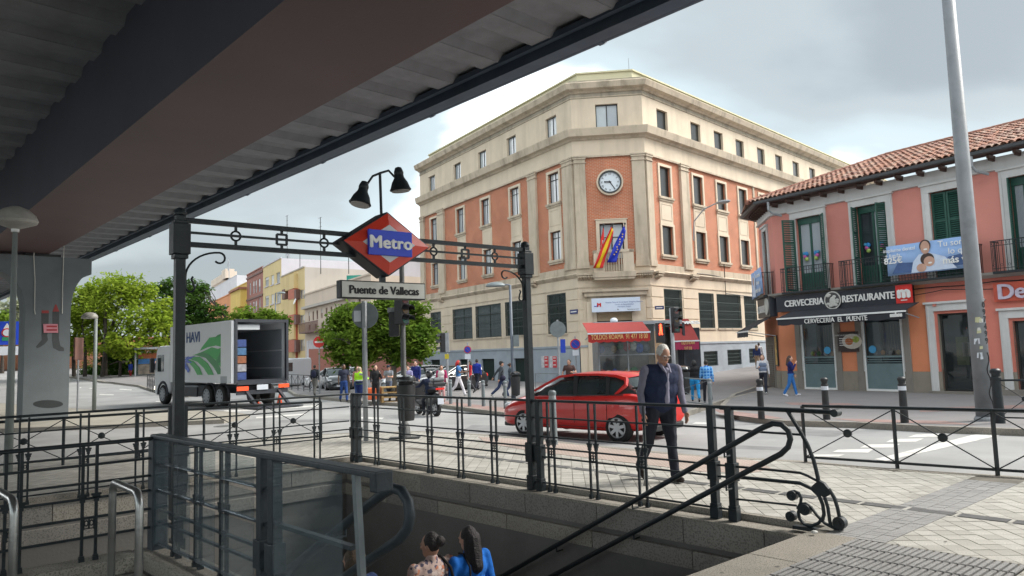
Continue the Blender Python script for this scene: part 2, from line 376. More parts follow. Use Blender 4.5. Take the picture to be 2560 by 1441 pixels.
# ---- tiles
def clip(poly, a, n):                       # keep the side where (p-a).n <= 0
    out = []
    for i in range(len(poly)):
        p, q = poly[i], poly[(i+1) % len(poly)]; dp, dq = (p-a).dot(n), (q-a).dot(n)
        if dp <= 0: out.append(p)
        if (dp < 0 < dq) or (dq < 0 < dp): out.append(p.lerp(q, dp/(dp-dq)))
    return out
def area(p): return abs(sum(p[i].x*p[(i+1)%len(p)].y-p[(i+1)%len(p)].x*p[i].y for i in range(len(p))))/2 if len(p) > 2 else 0
def minus(poly, conv):                      # polygon minus a ccw convex polygon
    res = []; cur = poly
    for i in range(len(conv)):
        a, b = conv[i], conv[(i+1) % len(conv)]; d = b-a; n = V((d.y, -d.x))   # outward
        o = clip(cur, a, -n)
        if area(o) > 2e-5: res.append(o)
        cur = clip(cur, a, n)
        if area(cur) < 2e-5: break
    return res
def ccw(p):
    s = sum(p[i].x*p[(i+1)%len(p)].y-p[(i+1)%len(p)].x*p[i].y for i in range(len(p))); return p if s > 0 else p[::-1]
Q = lambda u0, u1, v0, v1: ccw([xy(P(u0,v0)), xy(P(u1,v0)), xy(P(u1,v1)), xy(P(u0,v1))])
vt = uv(pz(2300, 1275, 0))[1]
zones = [Q(-.16, U1+.02, -.16, VN+.3), Q(-.16, UC+.3, VN, VF+2), Q(U1, 8.05, -.16, VN+.6), Q(8.04, 9.26, .18, VN+.6), Q(7.78, 8.28, -20, .19), Q(-.3, 14, vt-.09, vt+.09), Q(U1, 7.9, -.16, .3)]
TS = .152; TA = R(3.8); tx = V((math.cos(TA), -math.sin(TA))); ty = V((math.sin(TA), math.cos(TA)))
whole, cut = [], []
for i in range(-75, 70):
    for j in range(-20, 112):
        c = tx*(i*TS)+ty*(j*TS)
        if c.y < 1.4 or c.x/c.y < -.80 or c.x/c.y > 1.5 or c.x > 9 or c.y > ky(c.x)+.1: continue
        if rnd.random() < .0: continue
        g = TS/2-.0035; poly = [c-tx*g-ty*g, c+tx*g-ty*g, c+tx*g+ty*g, c-tx*g+ty*g]
        ps = [poly]; u, v = uv(c)
        for z in zones:
            ps = [r for p in ps for r in (minus(p, z) if True else [p])]
            if not ps: break
        if c.y > ky(c.x)-.5:
            ps2 = []
            for a, b in zip(K, K[1:]):
                if a.x-.2 < c.x < b.x+.2:
                    n = V((-(b-a).y, (b-a).x)); n.normalize(); ps = [clip(p, xy(a)-n*.15, n) for p in ps]
            ps = [p for p in ps if area(p) > 1e-4]
        if not ps: continue
        if len(ps) == 1 and abs(area(ps[0])-4*g*g) < 1e-6: whole.append(c)
        else: cut += ps
def seen(c):
    q = proj((c.x, c.y, 0)); return -20 < q[0] < 2580 and q[1] < 1460
whole.sort(key=lambda c: (not seen(c), c.length))
tile_me = []
for k in range(6):
    t = MB(); g = TS/2-.0035; m_ = [(-g,-g),(g,-g),(g,g),(-g,g)]; h = -.0012*(k % 3)
    t.prism([tuple((tx*a+ty*b)) for a, b in m_], -.02, h); tile_me.append(t.mesh('paving_tile', M_tile[k % 3]))
for c in whole[:286]:
    o = obj('paving_tile', rnd.choice(tile_me), None, near_pave, loc=(c.x, c.y, rnd.uniform(-.0012, 0))); o.rotation_euler = (rnd.gauss(0,.0035), rnd.gauss(0,.0035), 0)
mb = MB()
for c in whole[286:]:
    g = TS/2-.0035; k = rnd.randrange(3); z = rnd.uniform(-.002, 0)
    mb.add([(*(c+tx*a*g+ty*b*g), z+rnd.uniform(-.0006,.0006)) for a, b in ((-1,-1),(1,-1),(1,1),(-1,1))], [(0,1,2,3)], k)
for p in cut: mb.add([(q.x, q.y, -.001) for q in ccw(p)], [tuple(range(len(p)))], rnd.randrange(3))
obj('paving_tiles', mb, M_tile, near_pave, kind='stuff')
# grey paver band, drain, tactile tiles
def uvbox(mb, u0, u1, v0, v1, z0, z1, m=0):
    mb.prism([xy(p) for p in ccw([xy(P(u0,v0)), xy(P(u1,v0)), xy(P(u1,v1)), xy(P(u0,v1))])], z0, z1, m)
mb = MB()
for r_ in range(4):
    v = .17
    while v > -3.2:
        c = P(7.84+r_*.125, v)
        if c.y < ky(c.x)-.25: uvbox(mb, 7.783+r_*.124, 7.900+r_*.124, v-.058, v, -.02, rnd.uniform(-.002, .001), 0)
        v -= .063
obj('grey_pavers', mb, M_gpaver, near_pave, kind='stuff')
M_drain = mat('drain_slab', (.2,.2,.2), .7, .15, 8, .1)
u = 1.0; k = 0
while u < 13.5:
    mb = MB(); w = .40
    uvbox(mb, u, u+w, vt-.075, vt+.075, -.03, -.006)
    for i in range(7): uvbox(mb, u+.008, u+w-.008, vt-.07+i*.0205, vt-.058+i*.0205, -.006, .002)
    if P(u, vt).y < ky(P(u, vt).x)-.2: obj('fluted_slab', mb, M_drain, near_pave)
    u += w+.012
    uvbox_ = MB(); uvbox(uvbox_, u-.012, u+.016, vt-.078, vt+.078, -.03, .001); obj('stone_divider', uvbox_, M_tile[0], near_pave); u += .02
mb = MB(); uvbox(mb, 0, .2, 0, .2, -.02, -.005)
for i in range(3): pass
M_tac = speckle('grey_tactile', (.34,.335,.33), (.17,.17,.17), 120, .75, .12, .3)
for a in range(6):
    for b in range(15):
        u0, v0 = 8.05+a*.2, .2+b*.27
        if seen(P(u0+.1, v0+.1)):
            mb = MB(); uvbox(mb, u0+.002, u0+.198, v0+.002, v0+.268, -.02, -.008)
            for i in range(4):
                us = u0+.008+i*.05
                uvbox(mb, us, us+.031, v0+.012, v0+.255, -.008, .006)
            obj('tactile_tile', mb, M_tac, near_pave)
# granite slab at the head of the stair
for i in range(5):
    mb = MB(); uvbox(mb, U1, 8.045, .16+i*.98, .16+(i+1)*.98-.006, -.16, .001); obj('landing_slab', mb, M_granite, near_pave, bevel=.006)
# red tactile patch at the crossing
pts = [pz(x, y, 0) for x, y in [(1195,1092),(1300,1098),(1440,1112),(1600,1130),(1750,1142),(1890,1152),(1930,1172),(1880,1182),(1760,1180),(1640,1165),(1480,1146),(1330,1128),(1215,1108)]]
mb = MB(); mb.prism([xy(p) for p in ccw([xy(q) for q in pts])], -.004, .004); obj('red_tactile_paving', mb, brickmat('red_tile', (.40,.29,.25), (.37,.265,.23), (.5,.43,.38), .1, .05, .012, 'xy'), near_pave)
pts = [pz(x, y, 0) for x, y in [(1460,1172),(1640,1190),(1860,1212),(1870,1222),(1640,1200),(1420,1178)]]
# chewing gum spots and patched asphalt
mb = MB(); r_g = random.Random(31)
for _ in range(170):
    a_ = r_g.uniform(-.62, .66); d_g = r_g.uniform(4.6, 13); q = V((a_*d_g, d_g)); s_ = r_g.uniform(.008, .022); uq = uv(q)
    if q.y > ky(q.x)-.3 or (-.4 < uq[0] < U1+.1 and -.3 < uq[1] < 12): continue
    mb.add([(q.x+s_*math.cos(t*math.pi/3.5)*1.1, q.y+s_*math.sin(t*math.pi/3.5), .0022) for t in range(7)], [tuple(range(7))])
obj('gum_spots', mb, mat('gum', (.13,.125,.115), .9), near_pave, kind='stuff')
# ---- stair well
pit = thing('stairwell', 'grey granite stairwell leading down to the metro station', 'stairwell', (0,0,0))
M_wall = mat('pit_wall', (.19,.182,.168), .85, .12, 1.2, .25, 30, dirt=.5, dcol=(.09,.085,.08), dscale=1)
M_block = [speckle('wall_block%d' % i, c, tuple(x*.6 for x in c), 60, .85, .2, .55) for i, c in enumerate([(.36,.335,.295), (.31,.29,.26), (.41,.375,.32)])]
def wallrun(u0, v0, u1, v1, inx, top=-.06):       # inx: unit vector into the well
    a, b = P(u0, v0), P(u1, v1); L_ = (b-a).length; d = (b-a).normalized(); n = inx
    def bx(mb, s0, s1, o0, o1, z0, z1):
        q = [a+d*s0+n*o0, a+d*s1+n*o0, a+d*s1+n*o1, a+d*s0+n*o1]; mb.prism([xy(t) for t in ccw([xy(t) for t in q])], z0, z1)
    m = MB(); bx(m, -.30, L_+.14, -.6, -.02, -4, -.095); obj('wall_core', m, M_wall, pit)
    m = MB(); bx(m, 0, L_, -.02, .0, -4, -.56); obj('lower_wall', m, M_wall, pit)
    for (z0, z1, pr, ln) in ((-.33, top-.035, .0, 1.0), (-.56, -.38, .035, 1.25)):
        s = 0; k = 0
        while s < L_-.05:
            e_ = min(L_, s+ln*rnd.uniform(.85, 1.15)); m = MB(); bx(m, s+.004, e_-.004, -.06, pr+rnd.uniform(-.003,.003), z0, z1); obj('stone_block', m, rnd.choice(M_block), pit, bevel=.006); s = e_
    s = 0
    while s < L_-.02:
        e_ = min(L_, s+1.2); m = MB(); bx(m, s+.003, e_-.003, -.30, .03, top-.03, top); obj('coping_stone', m, M_granite, pit, bevel=.004); s = e_
N2 = V((-E1.y, E1.x, 0)); N2 = N2 if N2.dot(E2) > 0 else -N2
M1 = V((-E2.y, E2.x, 0)); M1 = M1 if M1.dot(E1) > 0 else -M1
wallrun(0, .12, U1, .12, N2)
wallrun(0, .12, 0, VF, M1)
for a_, b_, c_, d_ in ((-.17, U1, -.17, -.10), (-.17, -.10, -.10, VF)): m = MB(); uvbox(m, a_, b_, c_, d_, -.5, -.001); obj('edging_stone', m, M_granite, pit)
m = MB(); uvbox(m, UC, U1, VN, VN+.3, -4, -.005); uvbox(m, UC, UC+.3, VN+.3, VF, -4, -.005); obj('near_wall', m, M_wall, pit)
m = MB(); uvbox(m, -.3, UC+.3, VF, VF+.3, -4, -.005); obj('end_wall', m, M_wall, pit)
for i in range(4):
    m = MB(); uvbox(m, UC+i*.82, UC+(i+1)*.82-.006, VN-.02, VN+.27, -.005, .12); obj('kerb_stone', m, M_granite, pit, bevel=.012)
for i in range(6):
    m = MB(); uvbox(m, UC-.02, UC+.25, VN+.275+i*.9, VN+.269+(i+1)*.9, -.005, .12); obj('kerb_stone', m, M_granite, pit, bevel=.012)
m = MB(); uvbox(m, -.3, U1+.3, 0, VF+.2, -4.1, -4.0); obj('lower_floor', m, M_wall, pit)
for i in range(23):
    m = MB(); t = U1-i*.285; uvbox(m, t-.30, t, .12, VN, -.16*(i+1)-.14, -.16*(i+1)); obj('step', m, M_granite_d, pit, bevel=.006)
m = MB(); uvbox(m, .9, U1-.02, .125, VN-.005, -4.0, -3.95); 
# ---- far road objects: traffic island under the pier and pavements across the road
def band(name, poly, off=.13, m=None, kerbm=None, structk=True):
    poly = ccw([V((p[0], p[1])) for p in poly]); mb = MB(); cy = [-1e4]+GYS+[1e5]; cx_ = [-1e4]+GXS+[1e5]
    for a, b in zip(cy, cy[1:]):
        for e, f in zip(cx_, cx_[1:]):
            q = clip(clip(clip(clip(poly, V((0, b)), V((0, 1))), V((0, a)), V((0, -1))), V((f, 0)), V((1, 0))), V((e, 0)), V((-1, 0)))
            if len(q) > 2 and area(q) > 1e-3: mb.add([(p.x, p.y, gz(p.x, p.y)+off) for p in q], [tuple(range(len(q)))])
    for i in range(len(poly)):
        p, q = poly[i], poly[(i+1) % len(poly)]; n = max(1, int((q-p).length/3)) if (q-p).length < 200 else 1
        for k in range(n):
            a, b = p.lerp(q, k/n), p.lerp(q, (k+1)/n)
            mb.add([(a.x,a.y,gz(a.x,a.y)-.3),(b.x,b.y,gz(b.x,b.y)-.3),(b.x,b.y,gz(b.x,b.y)+off),(a.x,a.y,gz(a.x,a.y)+off)], [(0,1,2,3)], 1)
            d = (b-a).normalized()*1; nn = V((-d.y, d.x))*.16
            mb.add([(a.x,a.y,gz(a.x,a.y)+off+.004),(b.x,b.y,gz(b.x,b.y)+off+.004),(b.x+nn.x,b.y+nn.y,gz(b.x+nn.x,b.y+nn.y)+off+.004),(a.x+nn.x,a.y+nn.y,gz(a.x+nn.x,a.y+nn.y)+off+.004)], [(0,1,2,3)], 1)
    o = obj(name, mb, [m or M_pave_far, kerbm or M_granite]); return struct(o)
G2 = lambda x, y, off=.13: pg(x, y, off)
isl = [G2(620,1033), G2(560,1050), G2(300,1062), G2(0,1072), V((-60, 6, 0)), V((-62, 12, 0)), G2(0,975), G2(60,978), G2(180,1010), G2(400,1020), G2(560,1026)]
isl = [G2(625,1036), G2(560,1049), G2(300,1061), G2(0,1072), V((-60, 2, 0)), V((-62, 12, 0)), G2(-60,1000), G2(120,1016), G2(240,1024), G2(430,1024), G2(560,1028)]
island = band('traffic_island', [(p.x, p.y) for p in isl], m=mat('island_paving', (.34,.32,.27), .85, .12, 1.5, .15, dirt=.3, dcol=(.2,.18,.15)))
# far-left pavement with trees and bus shelter
fl = [G2(180,943), G2(250,951), G2(340,958), G2(400,974), G2(440,985), G2(500,990), V((-22,52,0)), V((-10, 56, 0)), V((-8, 130, 0)), V((-160,160,0)), V((-160, 95, 0))]
fl = [G2(60,928), G2(180,946), G2(260,954), G2(345,963), G2(410,982), G2(470,988), G2(520,980), V((-16, 75, 0)), V((-22,170,0)), V((-230,170,0)), V((-170,62,0))]
far_left = band('park_pavement', [(p.x, p.y) for p in fl])
# pavement in front of the clock building, runs up the side streets
cb_ = [G2(735,985), G2(900,1002), G2(1010,1009), G2(1105,1012), G2(1200,1024), G2(1330,1040), G2(1480,1046), G2(1640,1046), G2(1720,1030), G2(1810,1000), V((19.5,45,0)), V((32,62,0)), V((28,66,0)), V((-24,110,0)), V((-30,106,0)), V((-16,62,0)), G2(700,962)]
clock_pave = band('clock_building_pavement', [(p.x, p.y) for p in cb_])
pp = [G2(1960,1052), G2(2140,1056), G2(2330,1066), G2(2460,1070), G2(2700,1078), V((40,5,0)), V((60,30,0)), V((40,62,0)), V((24,56,0)), G2(1900,962), G2(1830,985), G2(1800,1012), G2(1850,1040)]
corner_pave = band('corner_pavement', [(p.x, p.y) for p in pp])
def decal(name, pxs, m, off=.004, par=None):
    pts = [pg(x, y, off) for x, y in pxs]; mb = MB(); mb.add([tuple(p) for p in pts], [tuple(range(len(pts)))]); return obj(name, mb, m, par)
# road markings (flat paint)
mk = [[(2400-1.0*0,1,1)]]
sq = [((2350,1075),(2428,1073),(2400,1080),(2330,1082)), ((2290,1086),(2370,1084),(2340,1092),(2268,1093)), ((2230,1098),(2310,1096),(2290,1104),(2215,1105)),
      ((2165,1111),(2250,1110),(2232,1119),(2150,1119)), ((2095,1124),(2185,1122),(2170,1132),(2080,1130)), ((2030,1136),(2112,1136),(2095,1142),(2020,1141))]
for s_ in sq: decal('crossing_mark', s_, M_line, par=road)
decal('stop_line', [(2185,1148),(2215,1152),(2545,1078),(2490,1073)], M_line, par=road)
for s_ in [((1180,983+30),(1215,1013),(1212,1016),(1176,1016)), ((1100,1012),(1112,1012),(1110,1015),(1096,1015)), ((1740,1055),(1790,1057),(1780,1061),(1730,1059)), ((1660,1052),(1700,1053),(1694,1057),(1655,1056)),
           ((560,1026),(800,1012),(800,1016),(560,1031)), ((390,1003),(420,1002),(420,1004),(388,1005)), ((250,985),(285,986),(283,988),(246,987)), ((200,968),(232,970),(230,972),(198,970)), ((300,972),(330,974),(328,976),(298,974)),
           ((640,1042),(760,1034),(764,1037),(640,1046)), ((900,1042),(960,1044),(955,1048),(895,1046))]:
    decal('lane_mark', s_, M_line, par=road)
M_rp = mat('red_paving', (.3,.2,.18), .85, .15, 2, .15, dirt=.3, dcol=(.17,.13,.12))
for s_ in [[(1780,1022),(1905,1036),(1960,1046),(1900,1046),(1800,1033)], [(2080,1046),(2360,1052),(2440,1062),(2150,1054)], [(1960,1006),(2120,1008),(2160,1013),(1980,1012)], [(1110,1003),(1290,1022),(1420,1030),(1420,1037),(1260,1030),(1110,1010)], [(2300,1020),(2560,1012),(2560,1020),(2300,1030)]]:
    pts = [pg(x, y, .135) for x, y in s_]; mb = MB(); mb.add([tuple(p) for p in pts], [tuple(range(len(pts)))]); obj('red_paving', mb, M_rp, corner_pave if s_[0][0] > 1700 else clock_pave)
# ================================================================ viaduct
vr = ray(-425, 940); VD = V((vr.x, vr.y, 0)).normalized(); VN_ = V((VD.y, -VD.x, 0)) ; VN_ = VN_ if VN_.x > 0 else -VN_
via_rz = math.atan2(VD.y, VD.x)
ZG = 5.8; c1 = pz(860, 233, ZG).dot(VN_); c2 = pz(400, 256, ZG).dot(VN_)
# web top: same offset as the girder's left edge
dr = ray(200, 178); tt = c2/dr.dot(VN_); ZS = H0+dr.z*tt
dr = ray(860, 377); ZF = ZS-.40; c4 = pz(860, 377, ZF).dot(VN_)
via = thing('viaduct', 'dark steel and concrete road viaduct overhead with reddish box girder', 'viaduct', (0,0,0), via_rz)
M_gird = mat('girder_paint', (.095,.058,.06), .6, .14, .4, .1, 20, dirt=.5, dcol=(.07,.05,.05), dscale=.5)
M_web = mat('girder_web', (.07,.075,.10), .6, .1, .6, .1)
M_sof = mat('soffit_concrete', (.21,.216,.232), .85, .2, 1.2, .3, 20, dirt=.55, dcol=(.16,.16,.165), dscale=.9)
M_fas = mat('fascia_steel', (.05,.075,.11), .5, .2, 1, .1, dirt=.3, dcol=(.14,.15,.16))
X0, X1 = -30, 170
def girder(ca, cb2):
    m = MB(); m.box(X0, X1, -cb2, -ca, ZG, ZS+.02); o = obj('box_girder', m, [M_gird, M_web], via)
    for p in o.data.polygons:
        if abs(p.normal.y) > .5: p.material_index = 1
girder(c2, c1); girder(c2-10.5, c2-8.3)
m = MB(); m.box(X0, X1, -c4, -(c2-16), ZS+.0, ZS+.5); obj('deck_slab', m, M_sof, via)
m = MB(); m.box(X0, X1, -c4-.06, -c4+.28, ZF, ZS+1.0); m.box(X0, X1, -c4+.30, -c4+.42, ZS-.2, ZS-.08); obj('fascia_beam', m, M_fas, via)
m = MB(); m.cyl((X0, -c4-.16, ZF+.12), (X1, -c4-.16, ZF+.12), .11, n=10)
x = X0
while x < X1: m.cyl((x, -c4-.16, ZF+.12), (x+.12, -c4-.16, ZF+.12), .135, n=10); x += 5.5
obj('drain_pipe', m, M_fas, via, smooth=True)
rib_r, rib_l = MB(), MB()
L_r = (c4-.3)-c1; L_l = 8.3
def ribmesh(mb, ln):
    pr = [(-.42,0),(-.28,-.15),(.28,-.15),(.42,0)]
    n = len(pr); vs = [(a, 0, z) for a, z in pr]+[(a, -ln, z) for a, z in pr]
    mb.add(vs, [(0,1,5,4),(1,2,6,5),(2,3,7,6),(0,3,2,1),(4,5,6,7)])
    mb.box(-.26,-.22,-ln,0,-.165,-.15)
ribmesh(rib_r, L_r); ribmesh(rib_l, L_l)
ma, mb_ = rib_r.mesh('deck_rib', M_sof), rib_l.mesh('deck_rib', M_sof)
x = -9
while x < 120:
    obj('deck_rib', ma, None, via, loc=(x, -c1, ZS)); 
    if x < 70: obj('deck_rib', mb_, None, via, loc=(x, -c2+L_l, ZS))
    x += 1.55
m = MB()
for k in range(int(50/1.05)): 
    for a, z0, z1 in ((0, -.26, 0),): m.box(120+k*1.05-.25, 120+k*1.05+.25, -c4+.3, -c1, ZS-.26, ZS)
obj('far_deck_ribs', m, M_sof, via, kind='stuff')
# pier
bp = pg(116, 1052, .13); pier = thing('viaduct_pier', 'grey concrete hammerhead pier with faded leg mural under the viaduct', 'pier', bp, math.atan2(VN_.y, VN_.x))
PPL = Plane(bp, VN_)
def pl(x, y): s, z = PPL.at(x, y); return (s, z-bp.z)
tz = ZG-bp.z-.12
cl, cr = pl(60, 900)[0], pl(174, 900)[0]; kl, kr = pl(-16, 680)[0], pl(229, 680)[0]; kb = pl(229, 686)[1]
def arc(x0, z0, x1, z1, n=7, side=1):
    return [(x0+(x1-x0)*math.sin(t*math.pi/2/n), z0+(z1-z0)*(1-math.cos(t*math.pi/2/n))) for t in range(n+1)]
zc = pl(174, 775)[1]
right = [(cr, 0), (cr, zc)]+[(cr+(kr-cr)*(1-math.cos(t*math.pi/12)), zc+(kb-zc)*math.sin(t*math.pi/12)) for t in range(1, 6)]+[(kr, kb), (kr, tz)]
left = [(kl, tz), (kl, kb)]+[(cl+(kl-cl)*(1-math.cos(t*math.pi/12)), zc+(kb-zc)*math.sin(t*math.pi/12)) for t in range(5, 0, -1)]+[(cl, zc), (cl, 0)]
m = MB(); m.wallprism(right+left, 0, 1.15)
M_pier = mat('pier_paint', (.135,.155,.165), .8, .1, 1.2, .2, 30, dirt=.35, dcol=(.09,.098,.10), dscale=.8)
obj('pier_shaft', m, M_pier, pier)
m = MB(); m.box((kl+kr)/2-.55, (kl+kr)/2+.55, .2, .95, tz, tz+.12); obj('bearing', m, M_dark, pier)
M_wl = mat('white_line', (.5,.5,.47), .7); M_mur = mat('mural_grey', (.062,.068,.07), .85, .15, 3); M_murr = mat('mural_red', (.28,.05,.05), .85)
for pts in ([(90,602),(84,640),(87,700),(86,775),(88,786)], [(160,602),(158,660),(156,720),(155,784)]):
    m = MB(); m.tube([(*pl(a, b)[:1], -.02, pl(a, b)[1]) for a, b in pts], .018, 6); obj('hanging_cable', m, M_wl, pier)
def flat(name, pxs, m_, yy=-.004, th=.003):
    mb = MB(); mb.wallprism([pl(a, b) for a, b in pxs][::-1], yy, yy+th); obj(name, mb, m_, pier)
flat('painted_leg', [(103,782),(122,782),(121,820),(118,838),(120,850),(112,860),(100,868),(92,871),(90,866),(104,850),(104,820)], M_mur)
flat('painted_leg', [(131,778),(148,778),(148,825),(147,845),(151,865),(160,870),(160,878),(148,878),(133,870),(130,850),(131,820)], M_mur)
flat('painted_leg_top', [(104,776),(122,776),(122,783),(104,783)], M_murr, -.008); flat('painted_flame', [(131,779),(148,779),(141,761),(138,761)], M_murr, -.008)
flat('painted_oval', [(120+38*math.cos(t*math.pi/10), 1010+10*math.sin(t*math.pi/10)-(t%20==0)*0) for t in range(20)][::-1], mat('oval_dark', (.03,.035,.037), .8), -.004)
m = MB(); m.wallprism([pl(108,810), pl(144,810), pl(145,832), pl(109,832)][::-1], -.03, -.01); sg = obj('notice', m, mat('pink_notice', (.55,.22,.26), .6), pier)
m = MB()
for k in range(2): m.wallprism([pl(116,814+k*9), pl(142,814+k*9), pl(142,818+k*9), pl(116,818+k*9)][::-1], -.034, -.03)
obj('notice_text', m, mat('dark_red', (.3,.02,.03), .6), pier)
# ================================================================ metro gate
gate = thing('metro_gate', 'black iron portal frame spanning the metro stair', 'gate', GR, math.atan2(-E2.y, -E2.x))
def gatepost(x, nm='post'):
    m = MB(); m.box(x-.042, x+.042, -.042, .042, -.06, 2.98); m.box(x-.075, x+.075, -.075, .075, 2.62, 2.9); m.box(x-.06, x+.06, -.06, .06, 2.58, 2.62); m.box(x-.06, x+.06, -.06, .06, 2.9, 2.93); m.lathe([(.055, 2.98), (.06, 3.0), (.05, 3.03), (.02, 3.05)], (x,0,0), 12)
    m.box(x-.03, x+.03, -.1, .1, .3, .5); m.box(x-.06, x+.06, -.06, .06, .28, .52); m.box(x-.055, x+.055, -.055, .055, -.06, .12)
    return obj(nm, m, M_iron, gate, bevel=.006)
gatepost(0); gatepost(-WG)
ZB0, ZB1 = 2.72, 2.94
for z, w in ((ZB1, .045), (ZB0, .045), ((ZB0+ZB1)/2, .022)):
    for a, b in ((-WG+.05, -WG/2-.35), (-WG/2+.35, -.05)):
        if w < .03: m = MB(); m.bar((a, 0, z), (b+(.0), 0, z), w, w)
        else: m = MB(); m.bar((a-.0, 0, z), (b+.02 if b < -1 else b, 0, z), w, w)
        obj('beam_rail', m, M_iron, gate)
m = MB(); m.bar((-WG/2-.4, .02, ZB1), (-WG/2+.4, .02, ZB1), .04); m.bar((-WG/2-.4, .02, ZB0), (-WG/2+.4, .02, ZB0), .04); obj('beam_rail', m, M_iron, gate)
zc_ = (ZB0+ZB1)/2
for side in (0, 1):
    for k, q in enumerate((.5, .95, 1.4)):
        x = -q if side else -WG+q
        m = MB()
        if k == 1: 
            for a, b in (((-.05,-.05),(.05,-.05)), ((.05,-.05),(.05,.05)), ((.05,.05),(-.05,.05)), ((-.05,.05),(-.05,-.05))): m.bar((x+a[0]*1.0, 0, zc_+a[1]), (x+b[0], 0, zc_+b[1]), .02)
        else: m.tube([(x+.045*math.cos(t*math.pi/8), 0, zc_+.045*math.sin(t*math.pi/8)) for t in range(16)], .010, 6, closed=True)
        m.bar((x, 0, zc_+.05), (x, 0, ZB1-.02), .022); m.bar((x, 0, ZB0+.02), (x, 0, zc_-.05), .022)
        obj('ring_ornament' if k != 1 else 'square_ornament', m, M_iron, gate)
def scroll(x, sx):
    m = MB(); c = []
    for t in range(11): a = math.pi*(.5+.5*t/10)*1.0; c.append((x+sx*(.05+.30*(1-math.sin((1-t/10)*math.pi/2))), 0, 2.42+.24*math.sin(t/10*math.pi/2)))
    cx, cz = x+sx*.35, 2.61
    c += [(cx+sx*.05*math.sin(t*.5), 0, cz+.05*math.cos(t*.5)) for t in range(1, 9)]
    m.tube(c, .010, 6)
    d = [(x+sx*(.05+.0*t), 0, 2.44-.02*t) for t in range(5)]+[(x+sx*(.05+.035*(1-math.cos(t*.45))*1.2), 0, 2.34-.055*math.sin(t*.45)) for t in range(1, 7)]+[(x+sx*.115, 0, 2.37),(x+sx*.10,0,2.40),(x+sx*.115,0,2.425)]
    m.tube(d, .010, 6); obj('scroll_bracket', m, M_iron, gate)
scroll(0, -1); scroll(-WG, 1)
gc = (GR+GL)/2; grz = math.atan2(-E2.y, -E2.x)
ms = thing('metro_sign', 'red diamond sign reading Metro on a blue panel above the stair', 'sign', gc+V((0,0,2.85)), grz)
def dia(m, hw, hh, y0, y1, k=0): m.wallprism([(-hw,0),(0,-hh),(hw,0),(0,hh)], y0, y1, k)
m = MB(); dia(m, .545, .355, -.13, .13); obj('sign_case', m, mat('case_dark', (.02,.022,.03), .4), ms, bevel=.01)
M_sred = mat('sign_red', (.62,.045,.022), .3, .08, 3, spec=.5, coat=.2)
m = MB(); o_ = [(-.52,0),(0,-.335),(.52,0),(0,.335)]; i_ = [(-.32,0),(0,-.205),(.32,0),(0,.205)]
m.add([(a, -.135, b) for a, b in o_]+[(a, -.165, b) for a, b in i_], [(i, (i+1)%4, 4+(i+1)%4, 4+i) for i in range(4)]); m.add([(a, -.135, b) for a, b in o_], [(0,3,2,1)]); obj('red_rim', m, M_sred, ms)
m = MB(); dia(m, .32, .205, -.168, -.15); obj('inner_diamond', m, mat('sign_grey', (.6,.61,.62), .4), ms)
m = MB(); m.box(-.265, .265, -.195, -.165, -.135, .135); obj('blue_panel', m, mat('sign_blue', (.012,.05,.58), .35, .05), ms, bevel=.004)
text('lettering', 'Metro', .185, mat('letter_white', (.8,.8,.78), .4), ms, (0, -.20, -.002), depth=.012, bold=.004, space=1.06, sx=1.06)
m = MB(); m.box(-.03,.03,-.02,.02,-.42,-.3); obj('hanger', m, M_iron, ms)
ns = thing('station_sign', 'white rectangular sign with black lettering below the red diamond', 'sign', gc+V((0,0,2.355)), grz)
m = MB(); m.box(-.52, .52, -.05, .05, -.095, .095); obj('sign_frame', m, M_dark, ns, bevel=.006)
m = MB(); m.box(-.505, .505, -.056, -.045, -.082, .082); obj('sign_board', m, mat('sign_cream', (.62,.62,.57), .5, .1, 3, dirt=.15), ns)
text('lettering', 'Puente de Vallecas', .122, mat('ink', (.01,.01,.012), .6), ns, (0, -.058, -.006), depth=.003, bold=.003, sx=.93)
lp = thing('twin_lamp', 'black twin spotlight lamp on top of the metro sign', 'lamp', gc+V((0,0,3.18)), grz)
m = MB(); m.tube([(0,0,0),(-.01,0,.47)], .016, 8); obj('stem', m, M_iron, lp)
m = MB(); m.tube([(-.22,0,.24),(-.17,0,.33),(-.10,0,.43),(.0,0,.48),(.10,0,.52),(.16,0,.47),(.20,0,.44)], .013, 8); obj('arm', m, M_iron, lp)
for cx, cz, tl in ((-.26, .10, 14), (.25, .31, -6)):
    Mx = MX.Translation((cx,0,cz)) @ MX.Rotation(R(tl), 4, 'Y')
    m = MB(); m.lathe([(.115,0),(.122,.01),(.11,.03),(.09,.09),(.055,.15),(.05,.19),(.048,.23),(.035,.26),(.01,.27)], n=18, mat=Mx); m.ell(Mx @ V((0,0,.2)), .055, mat=None); sh = obj('lamp_head', m, M_iron, lp, smooth=True)
    m = MB(); m.lathe([(.1,-.012),(.104,-.002)], n=16, mat=Mx); obj('lens', m, mat('lens', (.3,.27,.25), .2), sh)
